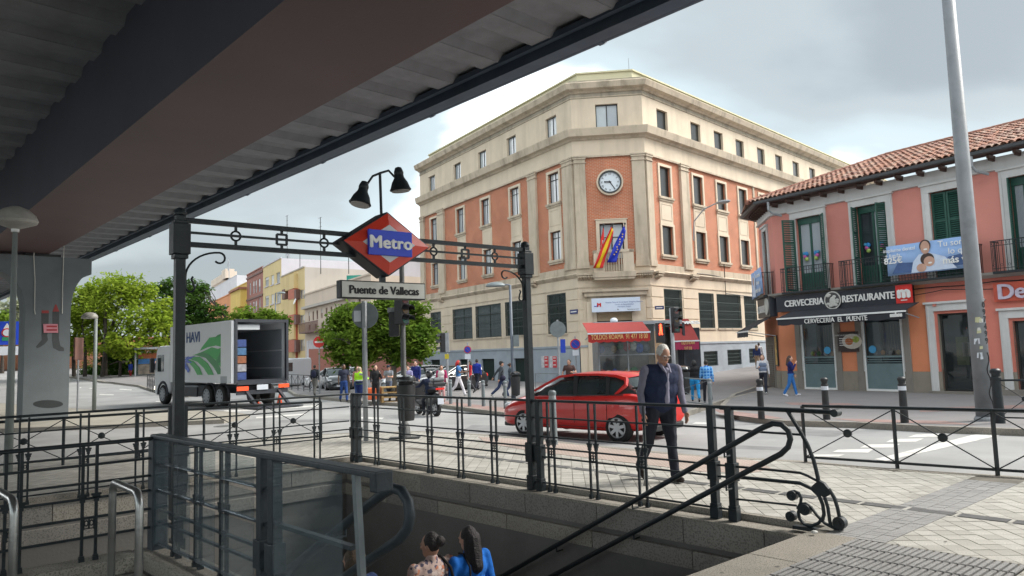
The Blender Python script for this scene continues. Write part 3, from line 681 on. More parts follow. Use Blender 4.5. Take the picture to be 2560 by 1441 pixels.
# ================================================================ railings of the stair
LEV = [.83, .60, .465, .355, .045]
def mk_bal(dark=M_iron):
    a = MB(); a.box(-.011,.011,-.011,.011, .0, 1.02); a.box(-.02,.02,-.02,.02,.0,.035); a.box(-.017,.017,-.017,.017,.035,.05)
    a.prism([(-.035,-.012),(.035,-.012),(.035,.012),(-.035,.012)], .575, .595); a.prism([(-.027,-.012),(.027,-.012),(.027,.012),(-.027,.012)], .55, .575); a.prism([(-.018,-.014),(.018,-.014),(.018,.014),(-.018,.014)], .52, .55)
    c = MB(); 
    for s in (-1, 1): c.tube([(s*.018+.014*math.cos(t*math.pi/4), 0, .41+s*.0+.02*math.sin(t*math.pi/4)) for t in range(8)], .006, 5, closed=True)
    c.box(-.045,.045,-.006,.006,.365,.372); c.box(-.045,.045,-.006,.006,.45,.457); c.box(-.006,.006,-.006,.006,.37,.45); c.box(-.045,-.03,-.005,.005,.36,.46); c.box(.03,.045,-.005,.005,.36,.46)
    return a.mesh('baluster', dark), c.mesh('rosette', dark)
bal_me, ros_me = mk_bal()
def railing(name, label, p0, p1, pairs, posts, top=1.035, zb=-.06, x0=0, x1=None, levels=LEV, group=None, iron=M_iron, toprail=True):
    d = (p1-p0); L_ = d.length; rz = math.atan2(d.y, d.x); x1 = L_ if x1 is None else x1
    o = thing(name, label, 'railing', V((p0.x, p0.y, zb)), rz, group)
    if toprail:
        m = MB(); m.box(x0, x1, -.028, .028, top-zb-.012+.0, top-zb+.018); obj('top_rail', m, iron, o, bevel=.01)
    for z in levels:
        m = MB(); m.box(x0, x1, -.012, .012, z-.008-zb, z+.010-zb) if z > .1 else m.box(x0, x1, -.009, .009, z-.009-zb, z+.009-zb); obj('rail', m, iron, o)
    for x in pairs:
        for s in (-.048, .048): obj('baluster', bal_me, None, o, loc=(x+s, 0, -zb*0)).scale = (1, 1, (top-zb)/1.035)
        obj('rosette', ros_me, None, o, loc=(x, 0, -zb))
    for x in posts:
        m = MB(); m.box(x-.035, x+.035, -.035, .035, -.12, top-zb); m.box(x-.05, x+.05, -.05, .05, .32-zb, .5-zb); m.box(x-.045, x+.045, -.045, .045, 0, .12); m.box(x-.042,x+.042,-.042,.042,.12,.15); obj('post', m, iron, o, bevel=.004)
    return o
far_pairs = [.68*k+.02 for k in range(1, 6)]+[ug+.33, ug+.98, ug+1.66]
EC = 6.73
rail_far = railing('far_railing', 'black iron railing along the far side of the stair with scrolled end', P(0,0), P(8,0), [x for x in far_pairs if x < ug-.15 or x > ug+.15], [.03, .18, ug+.14, 6.63, 6.83], x1=6.86)
rl_ = rail_far
# scrolled end, drawn in the plane of the railing
def rp(x, y): s, z = NEAR.at(x, y); return (s, 0, z+.06)
def rtube(name, pxs, r, par=rail_far, n=8):
    m = MB(); m.tube([rp(a, b) for a, b in pxs], r, n); return obj(name, m, M_iron, par, smooth=True)
rtube('top_rail', [(1800,1019),(1900,1022),(1990,1026),(2080,1031)], .022)
m = MB(); c = rp(2090, 1032); m.cyl((c[0]-.0,-.05,c[2]), (c[0],.05,c[2]), .034, n=14); obj('rail_knob', m, M_iron, rail_far, smooth=True)
rtube('end_curve', [(1968,1026),(1998,1074),(2018,1110),(2034,1150),(2044,1190),(2048,1215)], .019)
rtube('rail', [(1800,1070),(1900,1080),(2004,1087)], .011); rtube('rail', [(1825,1165),(1920,1174),(2000,1182),(2020,1190),(2046,1204)], .012)
rtube('rail', [(1828,1191),(1920,1200),(2000,1208),(2030,1222),(2048,1240),(2057,1262),(2060,1285),(2055,1305)], .017)
rtube('rail', [(1828,1246),(1900,1254),(1992,1264)], .010)
m = MB(); pts = [rp(a, b) for a, b in [(2030,1216),(2048,1200),(2062,1208),(2078,1228),(2080,1234),(2062,1244),(2045,1232)]]; m.wallprism([(p[0], p[2]) for p in pts], -.02, .02); obj('joint_plate', m, M_iron, rail_far)
rtube('end_curve', [(2072,1222),(2086,1245),(2094,1270),(2098,1290),(2098,1300)], .017)
rtube('end_curve', [(2062,1244),(2070,1270),(2074,1300),(2078,1318)], .016)
rtube('scroll', [(1985,1228),(1997,1233),(2003,1245),(2001,1262),(1996,1280),(1999,1297),(2010,1310),(2026,1316),(2046,1308),(2056,1296)], .015)
rtube('scroll', [(1994,1272),(2000,1261),(2014,1259),(2028,1268),(2044,1290),(2062,1308),(2085,1320),(2108,1322)], .015)
for (a, b, r_) in ((1982,1238,.045), (1979,1290,.045), (2014,1273,.05), (2100,1307,.055)):
    m = MB(); c = rp(a, b); m.cyl((c[0],-.035,c[2]), (c[0],.035,c[2]), r_, n=18); m.cyl((c[0],-.045,c[2]), (c[0],.045,c[2]), r_*.35, n=12); obj('scroll_boss', m, M_iron, rail_far, smooth=True)
m = MB(); m.box(7.42, 8.35, -.035, .035, 0.02, .05); obj('base_plate', m, M_iron, rail_far)
# far-left railing (end of the stair well) and near-left one
railing('end_railing', 'black iron railing with paired balusters along the far end of the stair well', P(0,0), P(0,VF), [.62+.66*k for k in range(3)]+[3.2, 3.86, 4.52, 5.18, 6.6, 7.3], [2.62, 2.80, 5.85, 6.03], x0=.06)
railing('cross_railing', 'black iron railing on a raised kerb beside the glass screen', P(UC+.12,VN+.12), P(UC+.12,VF), [.5, 1.0, 1.5], [1.95, 2.12], top=1.02, zb=.12, levels=[.86,.72,.60,.45,.30])
GS = P(UC+.12, VN+.12); GE = P(U1+.25, VN+.12)
scr = railing('glass_screen_railing', 'blue grey iron railing with glass panes beside the stair', GS, GE, [.42, .86, 1.32], [0.0, 1.93, 2.09], top=1.04, zb=.12, levels=[.82,.60,.44,.34,.17], iron=M_ironB, x1=2.12, toprail=False)
Ls = (GE-GS).length
m = MB(); m.box(-.05, 3.28, -.05, .05, .90, .935); m.box(3.24, 3.30, -.055, .055, .83, .937); obj('hand_rail', m, M_ironB, scr, bevel=.008)
m = MB(); m.box(-.06,.06,-.06,.06,-.1,.9); obj('post', m, M_ironB, scr, bevel=.006)
M_glass = glassmat('screen_glass', (.33,.41,.46), .05, .075, (.92,.96,.97))
for a, b in ((.06,.36),(.48,.80),(.92,1.26),(1.38,1.88)):
    for z0, z1 in ((.50,.68),(.71,.89),(.06,.47)):
        m = MB(); m.box(a, b, -.045, -.037, z0-.0, z1); g = obj('pane', m, M_glass, scr)
m = MB(); m.box(2.16, 2.95, -.045, -.037, .06, .89); obj('pane', m, M_glass, scr)
for z in (.50, .19): m = MB(); m.box(2.13, 3.0, -.02, .02, z-.012, z+.012); obj('rail', m, M_ironB, scr)
m = MB(); m.bar((3.03,0,.9), (3.12,0,-.15), .035, .035); obj('strut', m, M_paint_grey, scr)
# hand rails on the stair walls
def handrail(name, label, v, u_end, z_end, ln, rr, m_):
    o = thing(name, label, 'handrail', P(0, v), math.atan2(E1.y, E1.x)); s = .567
    up, lo = [], []
    pts = [(u_end-.30-ln, z_end-.02-.567*(ln)-.12)]
    path = [(u_end-.34-ln, z_end-.14-s*ln), (u_end-.34, z_end-.14), (u_end-.2, z_end-.062), (u_end-.1, z_end-.02), (u_end-.02, z_end-.025), (u_end+.04, z_end-.075), (u_end+.055, z_end-.15), (u_end+.03, z_end-.22), (u_end-.04, z_end-.285), (u_end-.2, z_end-.375), (u_end-.34, z_end-.45), (u_end-.34-ln, z_end-.45-s*ln)]
    m = MB(); m.tube([(a, 0, b) for a, b in path], rr, 12); obj('tube', m, m_, o, smooth='all')
    for k in range(5):
        a = u_end-.6-k*1.1; z = z_end-.14-s*(u_end-.34-a)
        for dz in (0, -.31):
            m = MB(); m.tube([(a, 0, z+dz), (a, 0, z+dz-.07), (a+.0, .10 if v < 2 else -.10, z+dz-.07)], .009, 6); obj('bracket', m, m_, o)
    return o
handrail('far_handrail', 'dark double tube handrail on the far wall of the stair', .26, Plane(P(0,.26), E1).at(1968,1080)[0]-.03, .95, 6.2, .026, M_iron)
handrail('near_handrail', 'blue grey double tube handrail below the glass screen', VN-.10, U1-.16, .93, 4.0, .030, M_ironB)
# steel hoops at the lower left
def hoop(name, label, p, q, h):
    o = thing(name, label, 'hoop barrier', (p+q)/2, math.atan2((q-p).y, (q-p).x), 'steel hoops beside the stair'); L_ = (q-p).length/2
    m = MB(); r_ = .07
    pts = [(-L_,0,0), (-L_,0,h-r_)]+[(-L_+r_*(1-math.cos(t*math.pi/8)), 0, h-r_+r_*math.sin(t*math.pi/8)) for t in range(1, 5)]+[(L_-r_*(1-math.sin(t*math.pi/8)), 0, h-r_+r_*math.cos(t*math.pi/8)) for t in range(0, 5)]+[(L_,0,0)]
    m.tube(pts, .021, 12); obj('hoop_tube', m, M_steel, o, smooth='all')
    m = MB(); 
    for s in (-1, 1): m.lathe([(.05,0),(.05,.006),(.03,.012)], (s*L_,0,0), 12)
    obj('base_flange', m, M_steel, o); return o
pa = lambda x, y, z: V((pz(x, y, z).x, pz(x, y, z).y, 0))
hoop('steel_hoop', 'worn steel hoop in front of the glass screen corner', pa(282,1212,.95), pa(349,1243,.95), .97)
hoop('steel_hoop', 'worn steel hoop cut off by the left edge of the photo', pa(-40,1215,.95), pa(36,1262,.95), .97)
# ================================================================ facade tools
M_cream = mat('cream_render', (.61,.515,.395), .85, .07, .8, .12, 25, dirt=.5, dcol=(.34,.285,.21), dscale=1.1, streak=True)
M_cream2 = mat('cream_stone', (.50,.42,.32), .85, .10, 1.2, .15, 25, dirt=.9, dcol=(.20,.17,.125), dscale=1.6, streak=True)
M_parap = mat('parapet_concrete', (.36,.32,.25), .9, .15, 1.5, .2, 20, dirt=.75, dcol=(.13,.12,.1), dscale=1.6, streak=True)
M_pent = mat('attic_yellow', (.58,.54,.36), .8, .05, .8)
M_bfac = brickmat('facade_brick', (.50,.155,.07), (.43,.13,.062), (.47,.30,.21), .26, .085, .014)
M_plinth = mat('plinth_grey', (.30,.34,.38), .8, .08, .8, .1, 20, dirt=.45, dcol=(.17,.19,.21), dscale=1.1)
M_frame = mat('window_frame', (.025,.027,.026), .5, .1)
M_greenfr = mat('green_grille', (.012,.028,.024), .5, .2, 5)
M_dgreen = mat('dark_interior', (.012,.016,.016), .3, .2, 3)
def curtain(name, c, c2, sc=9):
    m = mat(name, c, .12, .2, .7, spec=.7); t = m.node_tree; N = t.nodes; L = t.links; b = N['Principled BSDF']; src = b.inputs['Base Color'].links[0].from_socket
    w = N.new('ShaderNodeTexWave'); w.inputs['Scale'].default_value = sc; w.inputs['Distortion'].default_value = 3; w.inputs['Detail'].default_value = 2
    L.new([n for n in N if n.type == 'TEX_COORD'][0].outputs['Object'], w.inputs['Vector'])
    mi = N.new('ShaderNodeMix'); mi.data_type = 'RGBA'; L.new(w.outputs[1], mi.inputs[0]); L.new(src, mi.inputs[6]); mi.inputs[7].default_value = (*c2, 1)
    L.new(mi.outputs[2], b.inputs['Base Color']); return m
M_pane = [curtain('pane_curtain_sky%d' % i, a, b) for i, (a, b) in enumerate([((.34,.40,.43),(.52,.56,.58)), ((.24,.28,.31),(.44,.48,.51)), ((.42,.46,.48),(.58,.61,.62))])]  # curtain stripes, colours paled to stand in for sky reflected in the glass
M_paned = mat('pane_dark', (.03,.04,.045), .08, .3, 1, spec=.8)
class Fac:
    def __init__(s, root, plane): s.r, s.p = root, plane; s.loc = plane.p-root.location; s.loc.z = -root.location.z
    def add(s, name, mb, mats, **k):
        o = obj(name, mb, mats, s.r, **k); o.location = s.loc; o.rotation_euler = (0, 0, s.p.rz - s.r.rotation_euler[2]) ; return o
    def rng(s, x0, x1, y0, y1):
        ym, xm = (y0+y1)/2, (x0+x1)/2
        a, b = s.p.at(x0, ym)[0], s.p.at(x1, ym)[0]; return min(a, b), max(a, b), s.p.at(xm, y1)[1], s.p.at(xm, y0)[1]
def holes(mb, x0, x1, z0, z1, hs, dep=.2, m=0, y=0):
    hs = [h for h in hs if h[1] > x0 and h[0] < x1 and h[3] > z0 and h[2] < z1]
    xs_ = sorted({x0, x1, *[min(max(h[i], x0), x1) for h in hs for i in (0, 1)]}); zs = sorted({z0, z1, *[min(max(h[i], z0), z1) for h in hs for i in (2, 3)]})
    for a, b in zip(xs_, xs_[1:]):
        for c, d in zip(zs, zs[1:]):
            mx, mz = (a+b)/2, (c+d)/2
            if b-a < 1e-6 or d-c < 1e-6 or any(h[0] < mx < h[1] and h[2] < mz < h[3] for h in hs): continue
            mb.add([(a,y,c),(b,y,c),(b,y,d),(a,y,d)], [(0,1,2,3)], m)
    for h in hs:
        a, b, c, d = h; mb.add([(a,y,c),(b,y,c),(b,y,d),(a,y,d),(a,y+dep,c),(b,y+dep,c),(b,y+dep,d),(a,y+dep,d)], [(0,4,5,1),(1,5,6,2),(2,6,7,3),(3,7,4,0)], m)
def window(f, h, dep=.16, div=1, transom=.78, fr=.05, panes=None, fm=None, y=0):
    a, b, c, d = h; m = MB(); y1 = y+dep
    m.box(a, a+fr, y1-.03, y1+.03, c, d); m.box(b-fr, b, y1-.03, y1+.03, c, d); m.box(a+fr, b-fr, y1-.03, y1+.03, c, c+fr); m.box(a+fr, b-fr, y1-.03, y1+.03, d-fr, d)
    xs_ = [a+fr+(b-a-2*fr)*i/(div+1) for i in range(div+2)]
    for x in xs_[1:-1]: m.box(x-fr*.5, x+fr*.5, y1-.025, y1+.025, c+fr, d-fr)
    if transom: z = c+(d-c)*transom; m.box(a+fr, b-fr, y1-.028, y1+.022, z-fr*.35, z+fr*.35)
    o = f.add('window', m, fm or M_frame)
    for x0, x1 in zip(xs_, xs_[1:]):
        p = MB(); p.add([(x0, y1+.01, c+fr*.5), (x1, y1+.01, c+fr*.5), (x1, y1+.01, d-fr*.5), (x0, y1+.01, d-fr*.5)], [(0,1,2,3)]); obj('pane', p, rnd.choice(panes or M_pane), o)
    return o
def sweep(mb, path, prof, m=0, close=True):
    n = len(path); pts = []
    for i, p in enumerate(path):
        ds = []
        if i > 0: ds.append((path[i]-path[i-1]).normalized())
        if i < n-1: ds.append((path[i+1]-path[i]).normalized())
        nn = [V((d.y, -d.x, 0)) for d in ds]; b = sum(nn, V((0,0,0))).normalized(); k = 1/max(.3, b.dot(nn[0])); pts.append((p, b*k))
    o = len(mb.v); q = len(prof)
    for p, b in pts:
        for off, z in prof: c = p+b*off; mb.v.append((c.x, c.y, z))
    for i in range(n-1):
        for j in range(q-1 if not close else q):
            j2 = (j+1) % q; mb.f.append((o+i*q+j, o+i*q+j2, o+(i+1)*q+j2, o+(i+1)*q+j)); mb.m.append(m)
    if close:
        mb.f.append(tuple(o+j for j in range(q))[::-1]); mb.m.append(m); mb.f.append(tuple(o+(n-1)*q+j for j in range(q))); mb.m.append(m)
# ================================================================ clock building
Q1 = pd(1451, 872, 42); Q1.z = 0
hd = lambda px, py: V((ray(px,py).x, ray(px,py).y, 0)).normalized()
dLf = -hd(113, 929); dRt = hd(3069, 805)
r2 = ray(1634, 868); d_ch = V((.995, -.10, 0)).normalized()
tq = (Q1.x*r2.y-Q1.y*r2.x)/(d_ch.y*r2.x-d_ch.x*r2.y); Q2 = Q1+d_ch*tq
cbld = thing('clock_building', 'large cream and brick corner building with a round clock above its chamfered corner', 'building', (Q1.x, Q1.y, 0))
FL, FC, FR = Fac(cbld, Plane(Q1, dLf)), Fac(cbld, Plane(Q1, d_ch)), Fac(cbld, Plane(Q2, dRt))
LW = -FL.p.at(1058, 870)[0]; CW = (Q2-Q1).length; RW = 52
zat = lambda f, x, y: f.p.at(x, y)[1]
Z = dict(gr=-1.2, pl=zat(FL,1440,868), band0=zat(FL,1354,708), br0=zat(FL,1354,683), br1=zat(FL,1400,400), co0=zat(FL,1425,352), co1=zat(FL,1425,330), at1=zat(FL,1430,243), tc0=zat(FL,1425,234), tc1=zat(FL,1421,219), pa=zat(FL,1432,200), pe=zat(FL,1430,184))
Z['br1'] = zat(FL,1436,392)
rel = lambda q: V((q.x-Q1.x, q.y-Q1.y, 0))
LE, RE = rel(FL.p.w(-LW)), rel(FR.p.w(RW))
path = [LE, V((0,0,0)), rel(Q2), RE]
back = [RE+V((-8, 14, 0)), LE+V((9, 8, 0))]
def ring(z0, z1, off, name, m_):
    mb = MB(); sweep(mb, path, [(0,z0),(off,z0),(off,z1),(0,z1)]); return obj(name, mb, m_, cbld)
# windows by photo position
L4 = [(1365,1390),(1266,1291),(1195,1216),(1134,1153),(1072,1088)]; L3 = [(1371,1397),(1275,1298),(1203,1224),(1143,1159),(1078,1092)]; L2 = [(1377,1403),(1282,1304),(1209,1230),(1147,1164),(1081,1096)]
R4 = [(1642,1669),(1727,1751),(1786,1807),(1840,1860),(1894,1912),(1939,1956),(1982,1998),(2023,2039),(2062,2076),(2098,2112)]
R3 = [(1650,1676),(1733,1757),(1793,1814),(1847,1867),(1900,1917)]; R2 = [(1656,1684),(1741,1765),(1800,1821),(1853,1873)]
def row(f, pairs, yref, y0, y1):            # heights from the first window of the row
    h0 = f.rng(pairs[0][0], pairs[0][1], y0, y1); out = []
    for k, (a, b) in enumerate(pairs):
        yy = proj(f.p.w((h0[0]+h0[1])/2, (h0[2]+h0[3])/2))[1]
        s0 = f.rng(a, b, y0, y1); ymid = yref[k] if yref else (y0+y1)/2
        out.append((f.p.at(a, ymid)[0], f.p.at(b, ymid)[0], h0[2], h0[3]))
    wd = sum(o[1]-o[0] for o in out[:3])/3
    return [((o[0]+o[1])/2-wd/2, (o[0]+o[1])/2+wd/2, o[2], o[3]) for o in out]
wL4 = row(FL, L4, [323,373,412,450,480], 292, 353); wL3 = row(FL, L3, [471,507,540,565,590], 432, 508); wL2 = row(FL, L2, [615,636,655,675,690], 578, 650)
wR4 = row(FR, R4, [302,333,353,375,395,410,425,440,452,470], 272, 330); wR3 = row(FR, R3, [455,475,490,505,520], 418, 489); wR2 = row(FR, R2, [598,612,621,629], 564, 634)
for w_, s_ in ((wR4, wL4), (wR3, wL3), (wR2, wL2)):
    for i in range(len(w_)): w_[i] = (w_[i][0], w_[i][1], s_[0][2], s_[0][3])
# align the columns of the lower rows and continue the right wing beyond the pink house
stp = wR3[2][0]-wR3[1][0]
for k in range(5, 12): wR3.append((wR3[1][0]+stp*(k-1), wR3[1][1]+stp*(k-1), *wR3[0][2:]))
for k in range(4, 12): wR2.append((wR2[1][0]+stp*(k-1), wR2[1][1]+stp*(k-1), *wR2[0][2:]))
gL = [FL.rng(1369,1416,734,834), FL.rng(1263,1316,752,839), FL.rng(1189,1253,760,847), FL.rng(1132,1181,772,852), FL.rng(1077,1103,783,855)]
gR = [FR.rng(1661,1706,722,802), FR.rng(1748,1786,727,817), FR.rng(1793,1853,730,817), FR.rng(1861,1892,734,817)]
zt, zb_ = gL[1][3], gL[1][2]
gL = [gL[0]]+[(h[0], h[1], zb_, zt) for h in gL[1:]]; gR = [(gR[0][0], gR[0][1], gL[0][2]+.3, gL[0][3])]+[(h[0], h[1], zb_+.05, zt) for h in gR[1:]]
gL[0] = (gL[0][0], gL[0][1], gL[0][2], gR[0][3])
for k in range(6): gR.append((gR[3][0]+(k+1)*3.6, gR[3][0]+(k+1)*3.6+1.7, zb_+.05, zt))
pL = [FL.rng(1078,1102,900,952), FL.rng(1151,1171,899,952), FL.rng(1206,1238,897,958), FL.rng(1287,1316,896,956)]
pL = [(h[0], h[1], -.6, pL[2][3]) for h in pL]
pR = [FR.rng(1758,1793,878,915), FR.rng(1817,1852,874,912), FR.rng(1871,1895,871,907)]
def zone(f, x0, x1, z0, z1, hs, m_, name, y=0):
    mb = MB(); holes(mb, x0, x1, z0, z1, hs, y=y, dep=.22); return f.add(name, mb, m_)
cC4 = FC.rng(1489,1545,264,322); cC4 = (cC4[0], cC4[1], wL4[0][2], wL4[0][3]+.05)
cBal = FC.rng(1500,1560,558,648); cDoor = FC.rng(1495,1586,783,930)
for f, x0, x1, h4, h32, hg, hp in ((FL, -LW, 0, wL4, wL3+wL2, gL, pL), (FC, 0, CW, [cC4], [cBal], [cDoor], []), (FR, 0, RW, wR4, wR3+wR2, gR, pR)):
    zone(f, x0, x1, Z['br0'], Z['br1'], h32, M_bfac, 'brick_wall', .04)
    zone(f, x0, x1, Z['co1']-.05, Z['at1'], h4, M_cream, 'attic_wall')
    zone(f, x0, x1, Z['pl'], Z['br0'], hg, M_cream, 'ground_wall')
    zone(f, x0, x1, Z['gr'], Z['pl'], hp+([cDoor] if f is FC else []), M_plinth if f is not FC else M_cream, 'plinth_wall', -.06)
ring(Z['br1'], Z['co0'], .05, 'frieze', M_cream); ring(Z['br1']-.08, Z['br1']+.02, .10, 'frieze_moulding', M_cream2)
mb = MB(); sweep(mb, path, [(0,Z['co0']-.1),(.12,Z['co0']-.1),(.2,Z['co0']),(.42,Z['co0']+.08),(.5,Z['co1']-.04),(.5,Z['co1']),(0,Z['co1']+.12)]); obj('cornice', mb, M_cream2, cbld)
mb = MB(); sweep(mb, path, [(0,Z['tc0']-.35),(.05,Z['tc0']-.35),(.05,Z['tc0']-.3),(0,Z['tc0']-.3)]); sweep(mb, path, [(0,Z['tc0']-.08),(.1,Z['tc0']-.08),(.18,Z['tc0']),(.45,Z['tc0']+.1),(.55,Z['tc1']),(.5,Z['tc1']+.06),(0,Z['tc1']+.1)]); obj('top_cornice', mb, M_cream2, cbld)
mb = MB(); sweep(mb, path, [(-.3,Z['at1']-.1),(.02,Z['at1']-.1),(.02,Z['pa']),(-.3,Z['pa'])]); obj('parapet', mb, M_parap, cbld)
mb = MB(); sweep(mb, path, [(-2.2,Z['pa']-.8),(-.9,Z['pa']-.8),(-.9,Z['pe']+.33),(-.8,Z['pe']+.33),(-.8,Z['pe']+.42),(-2.2,Z['pe']+.42)]); obj('penthouse', mb, M_pent, cbld)
mb = MB(); sweep(mb, path, [(0,Z['band0']-.05),(.05,Z['band0']-.02),(.16,Z['band0']+.1),(.2,Z['band0']+.16),(.06,Z['band0']+.24),(.06,Z['br0']),(0,Z['br0']+.02)]); obj('string_course', mb, M_cream2, cbld)
ring(zt+.22, zt+.27, .04, 'moulding', M_cream2); ring(Z['pl']-.02, Z['pl']+.1, .11, 'plinth_cap', M_plinth)
# solid core and roof
mb = MB(); core = [xy(p) for p in path]+[xy(back[0]), xy(back[1])]
c0 = [V((p.x, p.y)) for p in core]; cen = sum(c0, V((0,0)))/len(c0); core = [p+(cen-p).normalized()*.35 for p in c0]
mb.prism([tuple(p) for p in ccw(core)], -1, Z['pa']-.5); obj('inner_walls', mb, M_dgreen, cbld)
mb = MB()
e0 = LE; e1_ = LE+V((9, 8, 0)); d_ = (e1_-e0); 
mb.add([(e0.x,e0.y,-1),(e1_.x,e1_.y,-1),(e1_.x,e1_.y,Z['pa']),(e0.x,e0.y,Z['pa'])], [(0,1,2,3)]); obj('end_wall', mb, M_cream, cbld)
# pilasters
def pil(f, a, b, y=-.12, z0=None, z1=None, cap=True):
    z0 = Z['br0']-.05 if z0 is None else z0; z1 = Z['br1']+.0 if z1 is None else z1
    m = MB(); m.box(a, b, y, .1, z0, z1); 
    if cap: m.box(a-.05, b+.05, y-.05, .1, z1-.18, z1-.08); m.box(a-.05, b+.05, y-.05, .1, z1-.42, z1-.37); m.box(a-.03, b+.03, y-.03, .1, z0-.1, z0+.25); m.box(a-.07,b+.07,y-.07,.1,z1-.06,z1+.03)
    f.add('pilaster', m, M_cream2, bevel=.01)
pil(FL, FL.p.at(1412,560)[0], -.02); pil(FL, FL.p.at(1325,570)[0], FL.p.at(1345,570)[0]); pil(FL, FL.p.at(1097,600)[0], FL.p.at(1112,600)[0]); pil(FL, -LW, FL.p.at(1062,600)[0])
pil(FC, .02, FC.p.at(1466,500)[0]); pil(FC, FC.p.at(1583,500)[0], CW-.02); pil(FR, .02, FR.p.at(1633,520)[0]-.05); pil(FR, FR.p.at(1703,520)[0], FR.p.at(1722,520)[0])
pil(FR, FR.p.at(1884,520)[0], FR.p.at(1888,520)[0], -.03, cap=False)
# brackets under the pilasters
for f, x, w in ((FL, FL.p.at(1338,700)[0], .5), (FL, FL.p.at(1106,740)[0], .5), (FC, FC.p.at(1452,694)[0]+.25, .9), (FC, FC.p.at(1611,680)[0], .95), (FR, FR.p.at(1642,690)[0], .5), (FR, FR.p.at(1729,697)[0], .65)):
    m = MB(); n = max(3, int(w/.13))
    for i in range(n): m.cyl((x-w/2+(i+.5)*w/n, -.30, Z['band0']+.0), (x-w/2+(i+.5)*w/n, 0, Z['band0']-.16), w/n*.5, n=8)
    m.box(x-w/2-.05, x+w/2+.05, -.36, 0, Z['band0']+.06, Z['band0']+.2); f.add('console', m, M_cream2)
# windows
def stone_frame(f, h, sill=True, w=.16):
    a, b, c, d = h; m = MB(); m.box(a-w, a, -.03, .06, c, d); m.box(b, b+w, -.03, .06, c, d); m.box(a-w, b+w, -.032, .06, d, d+w)
    f.add('surround', m, M_cream)
    if sill: m = MB(); m.box(a-w-.05, b+w+.05, -.12, .08, c-.14, c); m.box(a-w, b+w, -.06, .06, c-.26, c-.14); f.add('sill', m, M_cream2, bevel=.008)
for f, hs in ((FL, wL3), (FR, wR3)):
    for h in hs: window(f, h, y=.04); stone_frame(f, h)
for f, hs, up in ((FL, wL2, wL3), (FR, wR2, wR3)):
    for h, u in zip(hs, up):
        window(f, h, y=.04); stone_frame(f, h, True)
        a, b = h[0]-.1, h[1]+.1; z0, z1 = h[3]+.16, u[2]-.26; m = MB(); m.box(a, b, .0, .06, z0, z1)
        m.box(a+.12, b-.12, -.02, .0, z0+.2, z0+.23); m.box(a+.12, b-.12, -.02, .0, z1-.2, z1-.17); m.box(a+.12, a+.15, -.02, .0, z0+.23, z1-.2); m.box(b-.15, b-.12, -.02, .0, z0+.23, z1-.2)
        f.add('spandrel', m, M_cream)
for f, hs in ((FL, wL4), (FR, wR4)):
    for h in hs: window(f, h, dep=.2, transom=0, fr=.04)
window(FC, cC4, dep=.2, transom=0, fr=.06)
window(FC, cBal, dep=.2, transom=.62, fr=.07, div=1); 
a, b, c, d = cBal; m = MB(); w = .2; m.box(a-w,a,-.08,.05,c,d); m.box(b,b+w,-.08,.05,c,d); m.box(a-w,b+w,-.085,.05,d,d+w); m.box(a-w-.06,b+w+.06,-.12,.05,d+w,d+w+.06); FC.add('balcony_surround', m, M_cream)
def grille(f, h, dep=.05, zig=True):
    a, b, c, d = h; m = MB(); n = max(3, int((b-a)/.13))
    for i in range(n+1):
        x = a+.04+(b-a-.08)*i/n; m.box(x-.015, x+.015, .0, .03, c+.05, d-.05)
    for t in (.0, .25, .5, .75, 1): z = c+.04+(d-c-.08)*t; m.box(a+.02, b-.02, -.005, .035, z-.02, z+.02)
    if zig:
        for t in (.4, .42, .66, .68): 
            for i in range(n): x0 = a+.04+(b-a-.08)*i/n; x1 = a+.04+(b-a-.08)*(i+1)/n; z = c+(d-c)*t; m.bar((x0, .01, z), (x1, .01, z+.06*(1 if i%2 else -1)), .012)
    return f.add('window_grille', m, M_greenfr)
def grillewin(f, h, col_=None):
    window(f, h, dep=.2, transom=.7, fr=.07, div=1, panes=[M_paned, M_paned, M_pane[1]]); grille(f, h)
    a, b, c, d = h; m = MB(); m.box(a-.06, b+.06, -.07, .05, c-.10, c); f.add('sill', m, M_cream2)
for h in gL: grillewin(FL, h)
for h in gR: grillewin(FR, h)
for h in pL:
    m = MB(); a, b, c, d = h; m.box(a, b, .1, .14, c, d); n = int((b-a)/.12)
    for i in range(n): x = a+(b-a)*(i+.5)/n; m.box(x-.02, x+.02, .07, .1, c, d)
    FL.add('door', m, M_greenfr)
for h in pR:
    m = MB(); a, b, c, d = h; m.box(a, b, .1, .14, c, d); FR.add('vent_panel', m, M_dgreen); grille(FR, h, zig=False)
# stone courses of the ground floor
def courses(f, a, b, z0, z1, n=4):
    hgt = (z1-z0)/n
    for i in range(n): m = MB(); m.box(a, b, -.035, .02, z0+i*hgt+.03, z0+(i+1)*hgt-.03); f.add('stone_course', m, M_cream, bevel=.008)
c0_, c1_ = gL[0][2], gL[0][3]+.1
courses(FL, gL[1][1]+.12, gL[0][0]-.12, c0_, c1_); courses(FL, gL[0][1]+.12, -.04, c0_, c1_); courses(FL, gL[4][1]+.1, gL[3][0]-.1, c0_, c1_)
courses(FC, .05, FC.p.at(1460,800)[0]-.02, c0_, c1_); courses(FC, FC.p.at(1624,800)[0]-.15, CW-.02, c0_, c1_); courses(FR, .04, gR[0][0]-.1, c0_, c1_); courses(FR, gR[0][1]+.1, gR[1][0]-.1, c0_, c1_)
